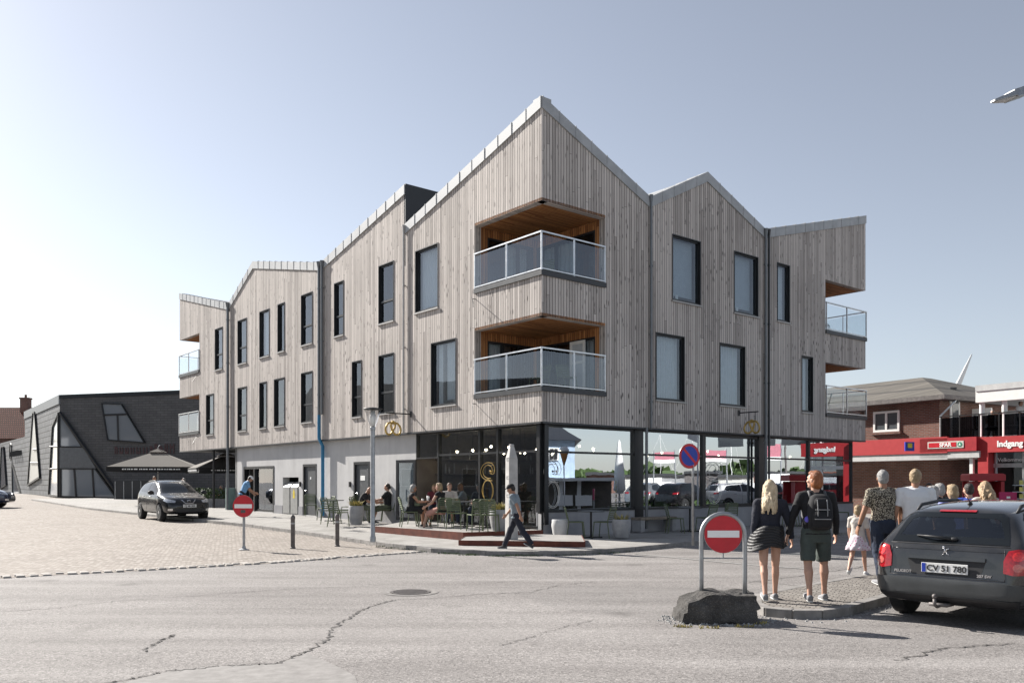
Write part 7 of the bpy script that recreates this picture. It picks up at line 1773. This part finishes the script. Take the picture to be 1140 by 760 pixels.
def badge(s, size, y, z, par):
    h = bvh.ray_cast(V((-4,y,z)), V((1,0,0)))[0]; o = text(s, size, (0,0,0), (0,0,0), M['chrome'], par, .003, 'badge_lettering', bold=.001)
    Mx = Matrix((V((0,-1,0)), V((0,0,1)), V((-1,0,0)))).transposed().to_4x4(); Mx.translation = h+V((-.014,0,0)); o.location = (0,0,0); o.data.transform(Mx)
badge('PEUGEOT', .045, .56, .615, E); badge('207 SW', .045, -.34, .615, E)
for sg in (1, -1):
    m = MB(); pts = []
    for x in (-1.45,-1.3,-.8,-.2,.3): h = bvh.ray_cast(V((x,sg*.55,4)), V((0,0,-1)))[0]; pts.append(h+V((0,0,.055 if -1.4 < x < .25 else .0)))
    m.tube(pts, [.012,.022,.022,.022,.012], 8); m.build('roof_rail', M['trim'], E, True)
h = bvh.ray_cast(V((-1.28,.0,4)), V((0,0,-1)))[0]; m = MB(); m.loft([(h+V((0,0,-.01)), V((1,0,0)), V((0,1,0)), .05, .03), (h+V((-.01,0,.03)), V((1,0,0)), V((0,1,0)), .03, .015)], 12); m.tube([h+V((0,0,.02)), h+V((-.12,0,.10)), h+V((-.2,0,.14))], .005, 6); m.build('antenna', M['trim'], E, True)
for ax in (-1.28, 1.26):
    for sg in (1, -1): wheel(E, ax, sg*.755, .30, .20)
m = MB(); m.tube([(-1.9,.05,.26),(-2.12,.05,.24),(-2.19,.05,.27),(-2.19,.05,.34)], .02, 8); m.ell((-2.19,.05,.37), (.028,.028,.03)); m.box((-2.0,.05,.26), (.2,.2,.04)); m.build('tow_bar', M['bronze'], E, True)
for sg in (1, -1):
    m = MB(); m.ell((.62,sg*.98,1.0), (.06,.10,.07)); m.tube([(.66,sg*.86,.95),(.64,sg*.94,.98)], .02, 8); m.build('door_mirror', paint, E, True)
    for x in (-.75, .2):
        h = bvh.ray_cast(V((x,3*sg,.86)), V((0,-sg,0)))[0]; m = MB(); m.tube([h+V((-.08,0,0)), h+V((-.05,sg*.03,0)), h+V((.06,sg*.03,0)), h+V((.09,0,0))], .013, 8); m.build('door_handle', paint, E, True)
# ---- black crossover on the plaza
def crossover(label, loc, hd, paint, plate_txt, detail=True, sc=1.0):
    E = thing('crossover_car', label, 'car', loc, math.atan2(hd.y, hd.x))
    W = [(-2.15,.62),(-2.08,.78),(-1.7,.88),(0,.90),(1.3,.90),(1.9,.84),(2.12,.72),(2.18,.55)]
    Bt = [(-2.15,.42),(-1.9,.26),(1.8,.26),(2.1,.30),(2.18,.36)]
    S = [(-2.15,.60),(-2.1,.8),(-1.95,1.05),(-1,1.03),(.4,.98),(1.1,.96),(1.7,.88),(2.1,.7),(2.18,.55)]
    T = [(-2.15,.66),(-2.12,.85),(-2.05,1.08),(-1.92,1.28),(-1.7,1.5),(-1.3,1.575),(-.5,1.60),(.1,1.57),(.45,1.44),(.95,1.14),(1.12,1.06),(1.6,.99),(1.95,.90),(2.12,.76),(2.18,.60)]
    RW = [(-2.15,.5),(-1.95,.68),(-1.6,.60),(-.5,.62),(.2,.60),(.95,.68),(1.3,.76),(2.0,.66),(2.18,.45)]
    stn = [-2.15,-2.12,-2.05,-1.95,-1.7,-1.4,-1,-.5,0,.3,.6,.9,1.12,1.35,1.7,1.95,2.08,2.15,2.18]
    bo, bv = carbody(E, stn, W, Bt, S, T, RW, (-1.32, 1.33), .345, paint, .90)
    P = lambda *a, **k: patch(bv, E, *a, **k)
    P('windscreen', M['carglass'], [(-.66,1.10),(.66,1.10),(.52,1.48),(-.52,1.48)], 'front', .006)
    P('rear_window', M['carglass'], [(-.55,1.13),(.55,1.13),(.46,1.46),(-.46,1.46)], 'back', .006)
    P('side_window', M['carglass'], [(-.33,1.09),(.82,1.05),(.55,1.30),(.30,1.44),(-.33,1.50)], 'left', .006, mirror=True)
    P('side_window', M['carglass'], [(-.40,1.095),(-1.35,1.13),(-1.55,1.22),(-1.30,1.44),(-.40,1.50)], 'left', .006, mirror=True)
    P('headlight', M['headlight'], [(.48,.80),(.80,.88),(.84,.80),(.78,.735),(.52,.725)], 'front', .01, .03, mirror=True)
    P('grille', M['trim'], [(-.45,.70),(.45,.70),(.48,.80),(-.48,.80)], 'front', .006, .04)
    P('lower_grille', M['trim'], [(-.50,.36),(.50,.36),(.56,.50),(-.56,.50)], 'front', .008, .04)
    P('fog_lamp', M['chrome'], [(.62,.42),(.76,.42),(.76,.50),(.62,.50)], 'front', .012, .03, mirror=True)
    P('sill_trim', M['trim'], [(-.9,.27),(.9,.27),(.9,.36),(-.9,.36)], 'left', .01, mirror=True)
    P('tail_light', M['taillight'], [(.5,.92),(.8,.95),(.8,1.05),(.5,1.02)], 'back', .012, .04, mirror=True)
    f = lambda y, z: bv.ray_cast(V((4,y,z)), V((-1,0,0)))[0]+V((.012,0,0))
    m = MB(); m.tube([f(.26,.83), f(.14,.70), f(-.14,.70), f(-.26,.83)], .016, 6); m.lathe([(.045,0),(.06,0),(.06,.012),(.045,.012)], f(0,.775), 16, (1,0,0), cap=False); m.build('grille_badge', M['chrome'], E, True)
    c = f(0,.60)+V((.012,0,0)); m = MB(); m.box(c, (.012,.5,.115)); pp = m.build('number_plate', M['plate'], E)
    o = text(plate_txt, .098, (0,0,0), (0,0,0), M['text_k'], pp, .0015, 'plate_characters', bold=.003, align='CENTER'); Mx = Matrix((V((0,1,0)), V((0,0,1)), V((1,0,0)))).transposed().to_4x4(); Mx.translation = c+V((.008,0,-.034)); o.location = (0,0,0); o.data.transform(Mx)
    for ax in (-1.32, 1.33):
        for sg in (1, -1): wheel(E, ax, sg*.785, .345, .22)
    for sg in (1, -1):
        m = MB(); m.ell((.72,sg*1.02,1.10), (.07,.12,.085)); m.tube([(.74,sg*.9,1.04),(.74,sg*.98,1.07)], .025, 8); m.build('door_mirror', M['trim'], E, True)
        m = MB(); pts = [bv.ray_cast(V((x,sg*.56,4)), V((0,0,-1)))[0]+V((0,0,dz)) for x, dz in ((-1.4,0),(-1.2,.04),(-.4,.045),(.0,0))]; m.tube(pts, .016, 6); m.build('roof_rail', M['trim'], E, True)
        for x in (-.85, .1):
            h = bv.ray_cast(V((x,3*sg,.95)), V((0,-sg,0)))[0]; m = MB(); m.tube([h+V((-.08,0,0)), h+V((-.05,sg*.03,0)), h+V((.06,sg*.03,0)), h+V((.09,0,0))], .013, 8); m.build('door_handle', M['chrome'], E, True)
        for x in (-.37, .86):
            pts = [bv.ray_cast(V((x,3*sg,z)), V((0,-sg,0)))[0] for z in [.42+.6*i/8 for i in range(9)]]; m = MB(); m.tube(pts, .005, 5); m.build('door_gap', M['trim'], E, True)
    return E
fl = on(180, 580.3, .12); hd = V((.62,-.785,0)).normalized(); rgt = V((hd.y, -hd.x, 0))
ctr = fl-hd*1.33-(-rgt)*0
ctr = fl-hd*1.33-rgt*0.785; ctr.z = g(ctr.x, ctr.y)-.0
blk = carpaint('black_paint', (.006,.006,.008), 0)
X1 = crossover('black crossover car standing on the plaza in front of the parasol', ctr, hd, blk, 'CJ 48 303')
p = V(((-36-CX)/F*46, 46, 0)); p.z = g(p.x, p.y)
X2 = dup(X1, p, math.atan2(-.25,-.95)+math.pi, 'dark blue car cut off by the left edge of the photo', None)
for ch in X2.children:
    if ch.name.startswith('body'): ch.data = ch.data.copy(); ch.data.materials[0] = carpaint('blue_paint', (.012,.02,.06), .3)
white = carpaint('white_car_paint', (.6,.6,.6), 0); silver = carpaint('silver_car_paint', (.3,.31,.32), .6); redp = carpaint('red_car_paint', (.3,.02,.02), .2)
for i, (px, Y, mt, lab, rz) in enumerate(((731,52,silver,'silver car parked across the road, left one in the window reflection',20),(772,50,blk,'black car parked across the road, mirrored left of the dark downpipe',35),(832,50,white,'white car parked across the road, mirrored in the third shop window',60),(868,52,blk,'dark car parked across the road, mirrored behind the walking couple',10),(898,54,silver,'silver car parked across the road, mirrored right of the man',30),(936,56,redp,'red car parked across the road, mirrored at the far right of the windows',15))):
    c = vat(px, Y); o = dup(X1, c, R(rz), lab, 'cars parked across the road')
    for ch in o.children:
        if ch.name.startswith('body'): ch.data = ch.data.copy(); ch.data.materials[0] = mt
# ------------------------------------------------------------------ camera and light
cd = bpy.data.cameras.new('camera'); cam = bpy.data.objects.new('camera', cd); COL.objects.link(cam); SC.camera = cam
cam.location = (0,0,EYE); cam.rotation_euler = (R(90),0,0); cd.sensor_width = 36; cd.lens = F/1140*36; cd.shift_y = (HOR-380)/1140; cd.clip_end = 3000
SUNAZ, SUNEL = (-.795, .607), 33.0
sl = bpy.data.lights.new('sun', 'SUN'); so = bpy.data.objects.new('sun', sl); COL.objects.link(so)
sd = V((SUNAZ[0]*math.cos(R(SUNEL)), SUNAZ[1]*math.cos(R(SUNEL)), math.sin(R(SUNEL))))
so.rotation_euler = sd.to_track_quat('Z', 'Y').to_euler(); sl.energy = 5.0; sl.angle = R(.53); sl.color = (1,.95,.88)
w = bpy.data.worlds.new('World'); SC.world = w; w.use_nodes = True; nt = w.node_tree; bg = nt.nodes['Background']
sk = nt.nodes.new('ShaderNodeTexSky'); sk.sky_type = 'NISHITA'; sk.sun_disc = False; sk.sun_elevation = R(SUNEL); sk.sun_rotation = math.atan2(SUNAZ[0], SUNAZ[1])
sk.altitude = 0; sk.air_density = 1.0; sk.dust_density = .5; sk.ozone_density = 1.5
hs = nt.nodes.new('ShaderNodeHueSaturation'); hs.inputs['Saturation'].default_value = .5; nt.links.new(sk.outputs[0], hs.inputs['Color']); mx = nt.nodes.new('ShaderNodeMix'); mx.data_type = 'RGBA'; mx.blend_type = 'MULTIPLY'; mx.inputs[0].default_value = 1; mx.inputs[7].default_value = (.985,.985,1.01,1); nt.links.new(hs.outputs[0], mx.inputs[6]); nt.links.new(mx.outputs[2], bg.inputs[0]); bg.inputs[1].default_value = .067
SC.view_settings.view_transform = 'Standard'; SC.view_settings.look = 'None'; SC.view_settings.exposure = 1.06
SC.render.engine = 'CYCLES'
